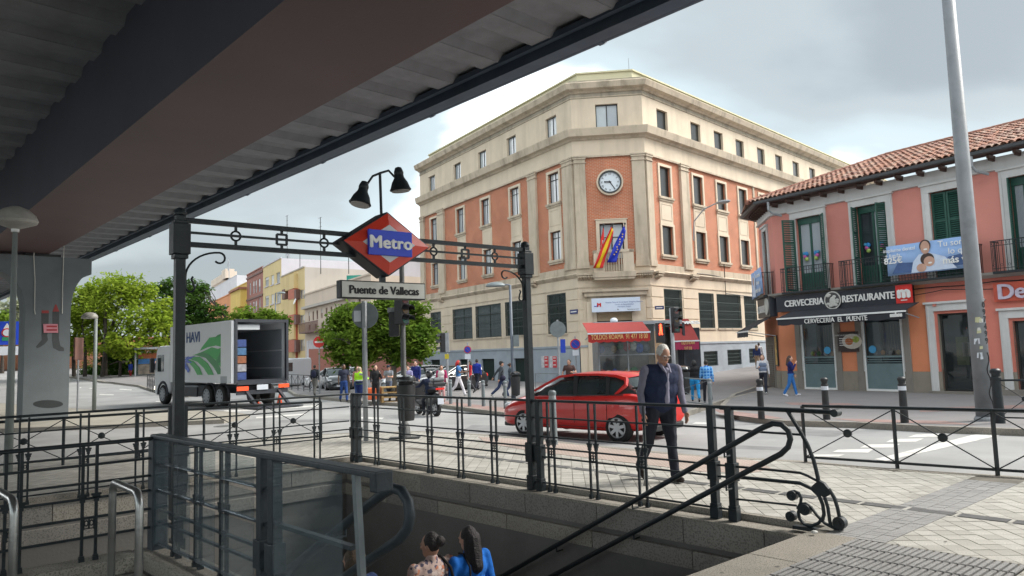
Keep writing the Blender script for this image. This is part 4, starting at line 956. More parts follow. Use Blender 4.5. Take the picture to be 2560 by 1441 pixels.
# clock
ca, cz_ = FC.p.at(1524.5, 456); rr = abs(FC.p.at(1558,456)[0]-FC.p.at(1491,456)[0])/2
m = MB(); 
def annulus(m, r0, r1, y0, y1, cx, cz, n=48, k=0):
    o = []
    for r in (r0, r1):
        for y in (y0, y1): o.append([(cx+r*math.cos(2*math.pi*i/n), y, cz+r*math.sin(2*math.pi*i/n)) for i in range(n)])
    vs = sum(o, []); fs = []
    for i in range(n):
        j = (i+1) % n; fs += [(2*n+i, 2*n+j, j, i), (2*n+j, 2*n+i, 3*n+i, 3*n+j), (i, j, n+j, n+i)]
    m.add(vs, fs, k)
annulus(m, rr*.86, rr, -.16, .05, ca, cz_); clk = FC.add('clock', m, M_cream)
m = MB(); annulus(m, rr*.76, rr*.87, -.20, .05, ca, cz_); obj('clock_rim', m, M_frame, clk)
m = MB(); m.cyl((ca, -.10, cz_), (ca, -.02, cz_), rr*.78, n=40); obj('clock_face', m, mat('clock_white', (.62,.68,.72), .4, .04), clk)
m = MB(); M_ink = _mats['ink']
nums = ['XII','I','II','III','IIII','V','VI','VII','VIII','IX','X','XI']
def handbar(m, ang, r0, r1, w, y): m.bar((ca+r0*math.sin(ang), y, cz_+r0*math.cos(ang)), (ca+r1*math.sin(ang), y, cz_+r1*math.cos(ang)), w, .012, up=(0,1,0))
handbar(m, R(147), -.12*rr, .66*rr, .05, -.125); handbar(m, R(274), -.1*rr, .44*rr, .07, -.135); m.cyl((ca,-.15,cz_),(ca,-.1,cz_),.05,n=10); obj('clock_hands', m, M_ink, clk)
for i, s_ in enumerate(nums):
    a_ = i*math.pi/6; text('numeral', s_, rr*.21, M_ink, clk, (ca+rr*.60*math.sin(a_), -.105, cz_+rr*.60*math.cos(a_)), rot=(R(90), a_, 0), depth=.004, sx=.8)
# balcony
b0, b1, bz0, bz1 = FC.rng(1484,1583,630,682); m = MB(); m.box(b0-.1, b1+.1, -.75, .05, bz0-.32, bz0); m.box(b0-.02, b1+.02, -.7, .05, bz0-.45, bz0-.32); FC.add('balcony_slab', m, M_cream2, bevel=.02)
m = MB(); m.box(b0-.03, b1+.03, -.72, -.52, bz1-.12, bz1+.05); m.box(b0, b0+.22, -.70, 0, bz0, bz1-.1); m.box(b1-.22, b1, -.70, 0, bz0, bz1-.1); m.box(b0-.03, b0+.25, -.72, 0, bz1-.12, bz1+.05); m.box(b1-.25, b1+.03, -.72, 0, bz1-.12, bz1+.05); m.box(b0+.2, b0+.62, -.69, -.55, bz0, bz1-.1); m.box(b1-.62, b1-.2, -.69, -.55, bz0, bz1-.1)
FC.add('balcony_parapet', m, M_cream, bevel=.01)
for i in range(7): m = MB(); x = b0+.70+(b1-b0-1.4)*i/6; m.box(x-.04, x+.04, -.66, -.58, bz0, bz1-.1); FC.add('baluster', m, M_cream2)
# entrance
m = MB(); a, b, zt2, zb2 = FC.rng(1456,1621,720,740)[0], FC.rng(1456,1621,720,740)[1], FC.rng(1456,1621,723,740)[3], FC.rng(1456,1621,723,740)[2]
m.box(a, b, -.45, 0, zt2-.15, zt2); m.box(a+.1, b-.1, -.32, 0, zb2, zt2-.15); m.box(a+.25, b-.25, -.15, 0, zb2-.9, zb2); FC.add('door_lintel', m, M_cream2, bevel=.01)
for x0, x1 in ((a+.3, cDoor[0]), (cDoor[1], b-.3)): m = MB(); m.box(x0, x1, -.14, 0, -.4, zb2-.9); m.box(x0-.08, x1-.25 if x0 < CW/2 else x1+.08, -.22, 0, -.4, zb2-.3); FC.add('door_jamb', m, M_cream, bevel=.01)
m = MB(); m.box(cDoor[0], cDoor[1], .12, .16, -.4, cDoor[3]); FC.add('door', m, M_greenfr)
m = MB(); m.box(cDoor[0], cDoor[1], .0, .12, cDoor[3]-.42, cDoor[3]); FC.add('roller_box', m, mat('beige', (.4,.31,.2), .7))
s0, s1, z0, z1 = FC.rng(1479,1599,746,780); m = MB(); m.box(s0, s1, -.62, -.5, z0, z1); m.box(s0+.3, s0+.4, -.5, -.1, z0, z1-.1); m.box(s1-.4, s1-.3, -.5, -.1, z0, z1-.1)
sgn = FC.add('entrance_sign', m, mat('sign_pale', (.60,.68,.80), .4, .05, 1)); 
text('emblem_letter', 'M', .30, M_red, sgn, (s0+.42, -.63, (z0+z1)/2), depth=.01, bold=.012)
m = MB(); m.tube([(s0+.22+.09*math.cos(t*.4), -.63, (z0+z1)/2+.0+.07*math.sin(t*.4)) for t in range(9, 17)], .02, 6); obj('emblem_ring', m, M_blue, sgn)
for s_, dz, sz, xx in (('Hospital General Universitario Gregorio Marañón', .13, .105, 1.85), ('Centro de Especialidades', .0, .105, 1.85), ('Hermanos Sangro', -.13, .105, 1.85)): text('sign_text', s_, sz, mat('ink_blue', (.03,.07,.3), .5), sgn, (s0+xx, -.625, (z0+z1)/2+dz), depth=.004)
text('sign_text', 'Comunidad de Madrid', .075, M_ink, sgn, (s1-.42, -.625, z0+.1), depth=.004)
m = MB(); x = (s0+s1)/2+.1; m.cyl((x, -.64, z0+.12), (x, -.62, z0+.12), .03); obj('sign_dot', m, M_ink, sgn)
# street name plates
for f, x0, x1, y0, y1 in ((FL,1427,1442,774,785), (FC,1637,1653,765,774)):
    h = f.rng(x0,x1,y0,y1); m = MB(); m.box(h[0], h[1]+.15, -.07, -.03, h[2], h[3]); p_ = f.add('street_plate', m, mat('plate_blue', (.008,.02,.12), .3)); m = MB(); m.box(h[0]+.08, h[1]+.06, -.076, -.071, (h[2]+h[3])/2-.03, (h[2]+h[3])/2+.03); obj('plate_line', m, M_white, p_)
# posters on the plinth
for x0 in (1358, 1379):
    h = FL.rng(x0, x0+16, 890, 919); m = MB(); m.box(h[0]-.1, h[1], -.075, -.066, h[2], h[3]); p_ = FL.add('poster', m, mat('poster_pale', (.5,.5,.52), .6, .3, 6)); m = MB(); m.box(h[0]+(h[1]-h[0])*.35, h[1]-.01, -.085, -.078, h[2], h[3]-.02); obj('poster_red', m, mat('poster_redm', (.5,.03,.04), .6), p_)
    m = MB(); 
    for zf in (.2, .55, .8): m.box(h[0]+(h[1]-h[0])*.45, h[1]-.1, -.095, -.09, h[2]+(h[3]-h[2])*zf, h[2]+(h[3]-h[2])*(zf+.07))
    obj('poster_text', m, M_white, p_)
# cables on the right wing, lightning rod, drain pipes
m = MB(); z = Z['band0']+.3; m.tube([(FR.p.at(1735,600)[0]+i*.9, -.1, z-.02*i+.05*math.sin(i)) for i in range(14)], .025, 5); m.tube([(FR.p.at(1804,600)[0], -.08, zt+.6+k*-.35) for k in range(-4, 3)], .025, 5); m.tube([(FR.p.at(1804,600)[0]+k*.7, -.08, zt+.05-.02*k) for k in range(7)], .03, 5)
FR.add('cable', m, M_dark)
m = MB(); q = FC.p.w(FC.p.at(1580,200)[0], 0, -2)-Q1; m.cyl((q.x, q.y, Z['pe']-.3), (q.x, q.y, Z['pe']+1.6), .02, .008, 6); obj('lightning_rod', m, M_dark, cbld)
# flags hang from poles fixed above the balcony
def flag(name, label, xt, z_top, drape, cols_, stripe):
    root = thing(name, label, 'flag', FC.p.w(xt, z_top, .25), FC.p.rz, 'flags above the entrance balcony')
    m = MB(); m.cyl((0,0,0), (0,-.85,.75), .022, n=8); m.ell((0,-.87,.77), .06); obj('flag_pole', m, M_dark, root)
    n, k = 14, 10; m = MB(); base = [(0,-.8+.08*j/k*0, .70) for j in range(k+1)]
    for i in range(n+1):
        t = i/n
        for j in range(k+1):
            s_ = j/k; wv = .06*math.sin(t*9+s_*5)*(t*.6+.3)
            x = drape[0]*t + (s_-.5)*(.10+.34*t**.7)*drape[2]; zq = .66-drape[1]*t + s_*0 - .28*(1-s_)*0 + .25*s_*(1-t)*-1 
            m.v.append((x+wv*.5, -.72+.25*t*0-wv+.12*s_, zq))
    for i in range(n):
        for j in range(k):
            a = i*(k+1)+j; m.f.append((a, a+1, a+k+2, a+k+1)); m.m.append(stripe(j/k, i/n))
    o = obj('flag_cloth', m, cols_, root, smooth='all'); s = o.modifiers.new('solid', 'SOLIDIFY'); s.thickness = .006
    return root
M_fr, M_fy, M_fb = mat('flag_red', (.55,.015,.012), .7, .05), mat('flag_yellow', (.75,.50,.01), .7, .05), mat('flag_blue', (.008,.03,.42), .7, .05)
fz = zat(FC, 1524, 572)-.7
flag('spanish_flag', 'red and yellow striped flag hanging in the middle of the balcony', FC.p.at(1530,575)[0], fz, (-.95, 2.35, 1.25), [M_fr, M_fy], lambda s, t: 1 if .28 < s < .70 else 0)
fe = flag('european_flag', 'dark blue flag with yellow stars on the right of the balcony', FC.p.at(1560,575)[0], fz, (-.85, 2.05, 1.2), [M_fb, M_fy], lambda s, t: 0)
m = MB()
for k in range(9):
    t = .18+.07*k; cx, cz = -.85*t+.05*math.sin(k*2.2), .66-2.05*t-.12
    pts = []
    for j in range(10): r_ = .055 if j % 2 == 0 else .024; pts.append((cx+r_*math.sin(j*math.pi/5), cz+r_*math.cos(j*math.pi/5)))
    m.wallprism(pts[::-1], -.86, -.85)
obj('stars', m, M_fy, fe)
flag('madrid_flag', 'narrow red flag hanging at the left of the balcony window', FC.p.at(1508,580)[0], fz, (-.18, 1.25, .42), [M_fr, M_white], lambda s, t: 1 if t > .55 and .3 < s < .6 else 0)
# ================================================================ pink corner house
C1 = pd(1950, 865, 31.5); C1.z = 0
dP = -hd(77, 945); dC = V((.139, .99, 0)).normalized()
pk = thing('pink_house', 'two storey pink corner house with green shutters and a clay tile roof', 'building', (C1.x, C1.y, 0))
FP = Fac(pk, Plane(C1, dP)); PC2 = C1+dC*3.0; FK = Fac(pk, Plane(PC2, -dC)); dS = dRt
FS = Fac(pk, Plane(PC2+dS*14, -dS))
M_pink = mat('pink_render', (.60,.24,.195), .85, .05, 1.0, .15, 25, dirt=.18, dcol=(.46,.22,.19), dscale=.8)
M_oran = mat('orange_render', (.66,.24,.12), .85, .05, 1.0, .15, 25, dirt=.15, dcol=(.5,.22,.14), dscale=.8)
M_coral = mat('coral_render', (.62,.20,.15), .85, .05, 1.0, .15, 25, dirt=.15, dcol=(.48,.2,.16), dscale=.8)
M_wains = mat('stone_wainscot', (.26,.235,.19), .85, .15, 1.5, .2, 30, dirt=.6, dcol=(.12,.11,.09), dscale=1.5)
M_wtrim = mat('white_trim', (.58,.58,.57), .75, .06, 2, .08, dirt=.25, dcol=(.36,.35,.33), dscale=3, streak=True)
M_shut = mat('green_shutter', (.012,.07,.05), .5, .15, 6, .05)
M_jamb = mat('stone_jamb', (.22,.20,.175), .8, .15, 3, .15, dirt=.4, dcol=(.1,.09,.08), dscale=3)
PW = 15.0
zp = lambda x, y: FP.p.at(x, y)[1]
zg = zp(2340, 982); zled0, zled1 = zp(2300, 712), zp(2300, 700); zfr0 = zp(2240, 474); zgut = zp(2240, 440)
gp_ = -.8
ok = lambda x0, x1, y0, y1: FP.rng(x0, x1, y0, y1)
W1 = ok(1994,2057,550,706); W2 = ok(2144,2222,510,700); W3 = ok(2331,2408,477,690); W4 = ok(2529,2600,443,650)
zw1 = W2[3]; zw0 = zled1+.02
W = [(w[0], w[1], zw0, zw1) for w in (W1, W2, W3, W4)]
d34 = W[3][0]-W[2][0]; W.append((W[3][0]+d34, W[3][1]+d34, zw0, zw1))
S1, S2 = ok(2007,2089,803,972), ok(2161,2260,803,978)
S1 = (S1[0], S1[1], S2[2], S2[3]+.5); S2 = (S2[0], S2[1], S2[2], S2[3]+.5)
DR = ok(2352,2440,782,978); D2 = ok(2540,2640,800,975)
def wz(f, x0, x1, z0, z1, hs, m_, nm='wall', y=0, dep=.22): mb = MB(); holes(mb, x0, x1, z0, z1, hs, y=y, dep=dep); return f.add(nm, mb, m_)
wz(FP, 0, PW, zled1-.1, zfr0+.1, W, M_pink, 'upper_wall')
xo = FP.p.at(2322, 850)[0]; zw_ = zp(2300, 929)
wz(FP, 0, xo, zw_, zled0+.1, [S1, S2], M_oran, 'lower_wall'); wz(FP, xo, PW, zw_, zled0+.1, [DR, D2], M_coral, 'lower_wall')
wz(FP, 0, PW, gp_, zw_, [S1, S2, DR, D2], M_wains, 'wainscot', y=-.03)
kW = (1.1, 1.9, zw0, zw1-.1)
wz(FK, 0, 3.0, zled1-.1, zfr0+.1, [kW], M_pink, 'upper_wall'); wz(FK, 0, 3.0, zw_, zled0+.1, [], M_oran, 'lower_wall'); wz(FK, 0, 3.0, gp_, zw_, [], M_wains, 'wainscot', y=-.03)
wz(FS, 0, 14, gp_, zfr0+.1, [], M_pink, 'upper_wall')
kd = FK.rng(1927, 1950, 830, 975); m = MB(); m.box(.35, 2.0, -.06, .0, gp_, zw_+1.5); FK.add('door_surround', m, M_jamb)
m = MB()
for i in range(22): m.box(.6, 1.8, -.085, -.06, gp_+.2+i*.1, gp_+.28+i*.1)
FK.add('roller_shutter', m, mat('shutter_brown', (.10,.085,.065), .6))
m = MB(); m.box(2.25, 2.7, -.07, -.02, zw_+.2, zw_+1.55); pf = FK.add('menu_board', m, M_frame); m = MB(); m.box(2.3, 2.65, -.08, -.07, zw_+.25, zw_+1.5); obj('menu_print', m, mat('menu_y', (.5,.3,.06), .5, .6, 6), pf)
prel = lambda q: V((q.x-C1.x, q.y-C1.y, 0))
pth = [prel(FS.p.w(0)), prel(PC2), V((0,0,0)), prel(FP.p.w(PW))]
def psw(nm, prof, m_): mb = MB(); sweep(mb, pth, prof); return obj(nm, mb, m_, pk)
psw('frieze', [(0,zfr0),(.06,zfr0),(.06,zgut-.12),(0,zgut-.12)], M_wtrim); psw('frieze_moulding', [(0,zfr0-.06),(.11,zfr0-.04),(.11,zfr0),(0,zfr0)], M_wtrim)
psw('floor_ledge', [(0,zled0),(.1,zled0),(.3,zled1-.08),(.34,zled1),(0,zled1+.02)], mat('ledge_grey', (.36,.34,.31), .8, .12, 1.5, .15, dirt=.5, dcol=(.16,.15,.14)))
psw('gutter', [(.62,zgut-.04),(.70,zgut-.07),(.78,zgut-.04),(.80,zgut+.06),(.76,zgut+.06),(.60,zgut+.05)], mat('gutter_grey', (.06,.065,.07), .5))
psw('eave_soffit', [(0,zgut-.02),(.66,zgut-.05),(.66,zgut+.0),(0,zgut+.05)], mat('soffit_brown', (.08,.035,.025), .7))
M_wood = mat('dark_wood', (.07,.035,.025), .7, .2, 5)
for f, w in ((FP, PW), (FK, 3.0)):
    x = .35
    while x < w-.1: m = MB(); m.box(x-.05, x+.05, -.5, 0, zgut-.2, zgut-.06); m.box(x-.045, x+.045, -.42, 0, zgut-.26, zgut-.2); f.add('rafter_end', m, M_wood, bevel=.02); x += .78 if f is FP else .42
# roof
ridge_y, rz_ = 5.2, None
rp_ = Plane(FP.p.w(0, 0, -ridge_y), dP); zr = rp_.at(2540, 311)[1]; hs_ = rp_.at(2215, 394)[0]
m = MB(); za_ = zgut+.05
pts = [(-.72,-.72,za_),(PW,-.72,za_),(PW,ridge_y,zr),(hs_,ridge_y,zr)]
lo = [FP.p.w(a, b, -c) - V((C1.x, C1.y, 0)) for a, c, b in pts]
kq = prel(PC2); k2 = kq+V((-dC.y, dC.x, 0))*.72; k3 = prel(FS.p.w(0)); 
m.add([tuple(p) for p in lo], [(0,1,2,3)]); 
ks = k2+V((0,0,za_)); hip = lo[3]; m.add([tuple(lo[0]), tuple(hip), tuple(ks)], [(0,1,2)])
m.add([tuple(ks), tuple(hip), (k3.x-.3, k3.y+.2, za_), (hip.x+4, hip.y+12, zr)], [(0,1,3,2)])
M_tileb = mat('roof_bed', (.13,.07,.05), .9, .3, 5, .3); obj('roof_bed', m, M_tileb, pk)
M_rt = [mat('clay_tile%d' % i, c, .85, .3, 2.5, .2, 30, dirt=.5, dcol=(.16,.13,.10), dscale=3) for i, c in enumerate([(.31,.135,.085), (.26,.115,.08), (.34,.17,.115), (.21,.105,.08), (.31,.20,.15)])]
def tile_geo(mb, m=0, M4=None):             # a barrel tile, 0.46 long up the slope (y), ridge up
    n = 5; vs = []
    for y, r in ((0, .105), (.46, .085)):
        for i in range(n+1): a = math.pi*i/n; vs.append((r*math.cos(a), y, r*math.sin(a)*.8+(.02 if y == 0 else 0)))
    for i in range(n+1): a = math.pi*i/n; vs.append((.085*math.cos(a), 0, .085*math.sin(a)*.8+.018))
    fs = [(i, n+1+i, n+2+i, i+1) for i in range(n)]+[(i, i+1, 2*n+3+i, 2*n+2+i) for i in range(n)]; mb.add(vs, fs, m, M4)
tms = []
for i in range(5): t = MB(); tile_geo(t); tms.append(t.mesh('roof_tile', M_rt[i]))
slope = math.atan2(zr-za_, ridge_y+.72); SL = math.hypot(zr-za_, ridge_y+.72); dk = .225
tiles = []
nx = int((PW+.6)/dk)
for i in range(nx):
    x = -.6+i*dk
    for j in range(int(SL/.38)+1):
        q = j*.38; yy = -.72+q*math.cos(slope)
        xh = -.72+(hs_+.72)*(q/SL)
        if x < xh-.05 or q > SL-.1: continue
        tiles.append((x, yy, za_+q*math.sin(slope)+.03))
def tdist(t): w = FP.p.w(t[0], t[2], -t[1]); pr = proj(w); return (not (0 < pr[0] < 2600), w.length)
tiles.sort(key=tdist)
rest = MB()
for k, (x, y, z) in enumerate(tiles):
    Mr = MX.Rotation(slope+rnd.gauss(0,.02), 4, 'X') @ MX.Rotation(rnd.gauss(0,.04), 4, 'Z')
    if k < 298:
        o = obj('roof_tile', rnd.choice(tms), None, pk); o.location = prel(FP.p.w(x, 0, -y))+V((0,0,z+rnd.uniform(-.008,.012))); o.rotation_euler = (MX.Rotation(FP.p.rz, 4, 'Z') @ Mr).to_euler()
    else: tile_geo(rest, rnd.randrange(5), MX.Translation((x+rnd.gauss(0,.008), y, z)) @ Mr)
o = FP.add('roof_tiles', rest, M_rt, kind='stuff'); 
r2_ = MB(); nrm = (V(ks)-V(lo[0])); ln = nrm.length; nd = nrm.normalized(); upv = (hip-V(lo[0])) - nd*(hip-V(lo[0])).dot(nd); ul = upv.length; ud = upv.normalized(); fn = nd.cross(ud); fn = fn if fn.z > 0 else -fn
for i in range(int(ln/dk)+1):
    for j in range(int(ul/.38)):
        s_, t_ = i*dk, j*.38; c_ = (hip-V(lo[0])).dot(nd)
        if s_ < c_*t_/ul or s_ > ln-(ln-c_)*t_/ul: continue
        p_ = V(lo[0])+nd*s_+ud*t_+fn*.03; Mt = MX((( nd.x, ud.x, fn.x, p_.x), (nd.y, ud.y, fn.y, p_.y), (nd.z, ud.z, fn.z, p_.z), (0,0,0,1))); tile_geo(r2_, rnd.randrange(5), Mt)
obj('roof_tiles', r2_, M_rt, pk, kind='stuff')
m = MB(); a_, b_ = V(lo[0]), hip; n_ = int((b_-a_).length/.36)
for i in range(n_): p, q = a_.lerp(b_, i/n_), a_.lerp(b_, (i+1.15)/n_); m.tube([p+V((0,0,.06)), q+V((0,0,.06))], [.12,.10], 8)
n_ = int((lo[2]-lo[3]).length/.36)
for i in range(n_): p, q = lo[3].lerp(lo[2], i/n_), lo[3].lerp(lo[2], (i+1.15)/n_); m.tube([p+V((0,0,.06)), q+V((0,0,.07))], [.12,.10], 8)
obj('ridge_tiles', m, M_rt[1], pk, kind='stuff', smooth=True)
# shutters, doors, frames
def surround(f, h, w=.26, top=.34, y=-.07):
    a, b, c, d = h; m = MB(); m.box(a-w,a,y,.05,c,d); m.box(b,b+w,y,.05,c,d); m.box(a-w,b+w,y-.002,.05,d,d+w); m.box(a-w-.05,b+w+.05,y-.07,.05,d+w,d+w+.08); m.box(a-w+.05, a-w+.09, y-.02, y, c, d+w-.05); m.box(b+w-.09, b+w-.05, y-.02, y, c, d+w-.05)
    return f.add('window_surround', m, M_wtrim, bevel=.006)
for h in W: surround(FP, h)
surround(FK, kW, .16)
def shutter(f, x0, x1, z0, z1, y, par=None, ang=0, hinge=0):
    m = MB(); w = x1-x0; fr = .07; nb = 3
    m.box(0, fr, -.02, .02, 0, z1-z0); m.box(w-fr, w, -.02, .02, 0, z1-z0)
    for t in range(nb+1): z = (z1-z0-fr)*t/nb; m.box(fr, w-fr, -.018, .018, z, z+fr)
    for t in range(nb):
        za, zb2 = (z1-z0-fr)*t/nb+fr, (z1-z0-fr)*(t+1)/nb
        n = int((zb2-za)/.075)
        for i in range(n):
            z = za+(i+.5)*(zb2-za)/n; m.add([(fr,-.016,z-.03),(w-fr,-.016,z-.03),(w-fr,.012,z+.02),(fr,.012,z+.02)], [(0,1,2,3)])
    o = f.add('shutter', m, M_shut); p = f.p.w(x0 if hinge == 0 else x1, 0, -y); o.location = p-f.r.location+V((0,0,z0)); o.rotation_euler = (0, 0, f.p.rz+ang)
    if hinge: 
        o.rotation_euler = (0, 0, f.p.rz+math.pi-ang)
    return o
def frdoor(f, h, y=.16, balloon=True):
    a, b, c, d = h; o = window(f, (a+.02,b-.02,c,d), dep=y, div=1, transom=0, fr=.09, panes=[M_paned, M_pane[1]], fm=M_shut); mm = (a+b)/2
    m = MB(); m.box(a+.08, b-.08, y-.01, y+.01, c+.05, c+.75); obj('door_panel', m, M_shut, o)
    m = MB(); m.box(a+.02, b-.02, y-.05, y+.03, d-.28, d-.0); obj('head_panel', m, M_shut, o)
    if balloon:
        for s_ in (-1, 1):
            for dx_, dz_, cc, r_ in ((-.12,.30,(.02,.22,.55),.10), (-.02,.2,(.5,.1,.35),.09), (-.12,.08,(.35,.5,.12),.09), (.06,.33,(.05,.3,.5),.07)):
                m = MB(); m.ell((mm+s_*(b-a)*.25+dx_*s_*.6, y-.09, c+1.25+dz_), (r_, .06, r_), 10, 8); obj('balloon', m, mat('bal%d' % int(cc[0]*100+cc[1]*10), cc, .35), o, smooth='all')
for i, h in enumerate(W):
    a, b, c, d = h; hw = (b-a)/2
    if i == 2: 
        for k in range(2): shutter(FP, a+k*hw+.01, a+(k+1)*hw-.01, c, d-.03, .10)
    else:
        frdoor(FP, h, balloon=i in (0, 1))
        if i == 0: shutter(FP, a-.02, a+hw-.05, c, d-.05, -.09, ang=R(-118), hinge=0); shutter(FP, b-hw+.05, b+.02, c, d-.05, -.09, ang=R(-135), hinge=1)
        else: shutter(FP, a+.02, a+hw-.05, c, d-.05, .02, ang=R(-78), hinge=0); shutter(FP, b-hw+.05, b-.02, c, d-.05, .02, ang=R(-78), hinge=1)
for k in range(2): shutter(FK, kW[0]+k*.4, kW[0]+.39+k*.4, zw0, zw1-.12, .08)
# balconies
def balcony(f, x0, x1, zb, h=1.02, dp=.5):
    m = MB(); m.box(x0, x1, -dp, -.02, zb-.08, zb); m.box(x0, x1, -dp-.02, -dp+.03, zb+h-.03, zb+h); m.box(x0, x0+.03, -dp, 0, zb+h-.03, zb+h); m.box(x1-.03, x1, -dp, 0, zb+h-.03, zb+h); m.box(x0, x1, -dp-.01, -dp+.02, zb+.08, zb+.1); m.box(x0, x1, -dp-.01, -dp+.02, zb+h-.18, zb+h-.16)
    n = int((x1-x0)/.11)
    for i in range(n+1):
        x = x0+.01+(x1-x0-.02)*i/n; m.box(x-.008, x+.008, -dp-.006, -dp+.01, zb, zb+h)
        if i % 2 == 0 and i < n: m.tube([(x+.055+.035*math.cos(t*math.pi/3), -dp, zb+h-.1+.05*math.sin(t*math.pi/3)) for t in range(6)], .006, 4, closed=True); m.tube([(x+.055+.035*math.cos(t*math.pi/3), -dp, zb+.2+.05*math.sin(t*math.pi/3)) for t in range(6)], .006, 4, closed=True)
    for xx in (x0+.01, x1-.01):
        for k in range(4): y = -dp+.1+k*.11; m.box(xx-.008, xx+.008, y-.008, y+.008, zb, zb+h)
    return f.add('balcony', m, M_iron)
zB = zled1+.0
balcony(FP, FP.p.at(1967,690)[0]+.05, FP.p.at(2086,690)[0], zB); balcony(FP, FP.p.at(2116,680)[0], FP.p.at(2458,640)[0], zB); balcony(FP, FP.p.at(2495,640)[0], FP.p.at(2620,640)[0]+1.2, zB); balcony(FK, .4, 2.7, zB)
# banners hang on the balcony rails
def banner(name, label, f, x0, x1, z0, z1, y, tilt=0):
    L_ = x1-x0; o = thing(name, label, 'banner', f.p.w(x0, z0, -y), f.p.rz, 'dental banners on the balconies')
    m = MB(); n = 16
    for i in range(n+1):
        for z in (0, (z1-z0)*.5, z1-z0): m.v.append((L_*i/n, .02*math.sin(i*1.3+z*2), z+tilt*i/n))
    for i in range(n):
        for k in range(2): a = i*3+k; m.f.append((a, a+3, a+4, a+1)); m.m.append(0)
    ob = obj('cloth', m, mat('banner_blue', (.26,.40,.66), .55, .14, 1.0), o, smooth='all'); sm = ob.modifiers.new('s', 'SOLIDIFY'); sm.thickness = .01
    return o
M_sk = mat('print_skin', (.50,.30,.22), .6, .1, 6); M_hair = mat('print_hair', (.05,.03,.025), .6); M_shirt = mat('print_shirt', (.52,.60,.74), .6, .08, 4); M_navy = mat('print_navy', (.05,.10,.24), .6, .2, 3)
def disc(m, cx, cz, rx, rz2, y, n=18, a0=0, a1=2*math.pi): m.add([(cx+rx*math.cos(a0+(a1-a0)*i/n), y, cz+rz2*math.sin(a0+(a1-a0)*i/n)) for i in range(n if a1-a0 > 6.2 else n+1)], [tuple(range(n if a1-a0 > 6.2 else n+1))])
bh = FP.rng(2217,2417,600,688); Lb = FP.p.at(2440,640)[0]-FP.p.at(2217,640)[0]; hb = zp(2217,618)-zp(2217,690)
xb = FP.p.at(2217,650)[0]
# the banner stands in front of the balcony rail, 0.55 m from the wall
PB = Plane(FP.p.w(0, 0, .56), dP); xb0, xb1 = PB.at(2217,650)[0], PB.at(2446,630)[0]; zb0, zb1 = PB.at(2217,691)[1], PB.at(2217,617)[1]
bn = banner('dental_banner', 'long blue dental advertising banner on the middle balcony', FP, xb0, xb1, zb0, zb1, -.56)
Lb, hb = xb1-xb0, zb1-zb0
def bpart(nm, m_, fn): m = MB(); fn(m); obj(nm, m, m_, bn)
X = lambda t: Lb*t; Zz = lambda t: hb*t
bpart('printed_shape', M_navy, lambda m: m.add([(X(.06),-.03,Zz(.06)),(X(.42),-.03,Zz(.03)),(X(.40),-.03,Zz(.35)),(X(.13),-.03,Zz(.40))], [(0,1,2,3)]))
bpart('printed_shape', M_navy, lambda m: m.add([(X(.62),-.03,Zz(.12)),(X(.98),-.03,Zz(.12)),(X(.98),-.03,Zz(.52)),(X(.70),-.03,Zz(.42))], [(0,1,2,3)]))
bpart('printed_shirt', M_shirt, lambda m: (m.add([(X(.28),-.034,Zz(.02)),(X(.78),-.034,Zz(.04)),(X(.66),-.034,Zz(.44)),(X(.50),-.034,Zz(.62)),(X(.38),-.034,Zz(.6)),(X(.31),-.034,Zz(.38))], [(0,1,2,3,4,5)])))
bpart('printed_hair', M_hair, lambda m: (disc(m, X(.455), Zz(.86), .20, .22, -.036), disc(m, X(.47), Zz(.42), .24, .22, -.040)))
bpart('printed_face', M_sk, lambda m: disc(m, X(.455), Zz(.80), .16, .24, -.040))
bpart('printed_face', M_sk, lambda m: disc(m, X(.49), Zz(.34), .19, .18, -.044))
bpart('printed_face', M_sk, lambda m: disc(m, X(.40), Zz(.16), .17, .15, -.044))
bpart('printed_smile', M_white, lambda m: (disc(m, X(.46), Zz(.74), .07, .03, -.046), disc(m, X(.50), Zz(.29), .07, .03, -.048)))
for s_, x, z, sz in (('implante dental', .16, .84, .19), ('+ funda', .08, .66, .19), ('825€', .085, .49, .32), ('Tu sonrisa', .80, .84, .30), ('lo que', .82, .58, .30), ('más vale', .82, .30, .34)):
    text('banner_text', s_, sz, M_white, bn, (X(x), -.05, Zz(z)), depth=.004, bold=.006 if sz > .3 else .001)
PKb = Plane(FK.p.w(0, 0, .56), -dC); bk = banner('small_dental_banner', 'crumpled blue dental banner on the corner balcony', FK, .35, 2.85, zB-.05, zB+1.15, -.56, tilt=.12)
m = MB(); m.add([(.35,-.04,.1),(1.15,-.04,.05),(1.2,-.04,.9),(.8,-.04,1.05)], [(0,1,2,3)]); obj('printed_shape', m, M_shirt, bk); m = MB(); disc(m, .75, .8, .16, .2, -.045); obj('printed_face', m, M_sk, bk)
for s_, z, sz in (('Tu sonrisa', .98, .28), ('lo que', .66, .28), ('más vale', .32, .32)): text('banner_text', s_, sz, M_white, bk, (1.8, -.05, z), depth=.004, bold=.005)
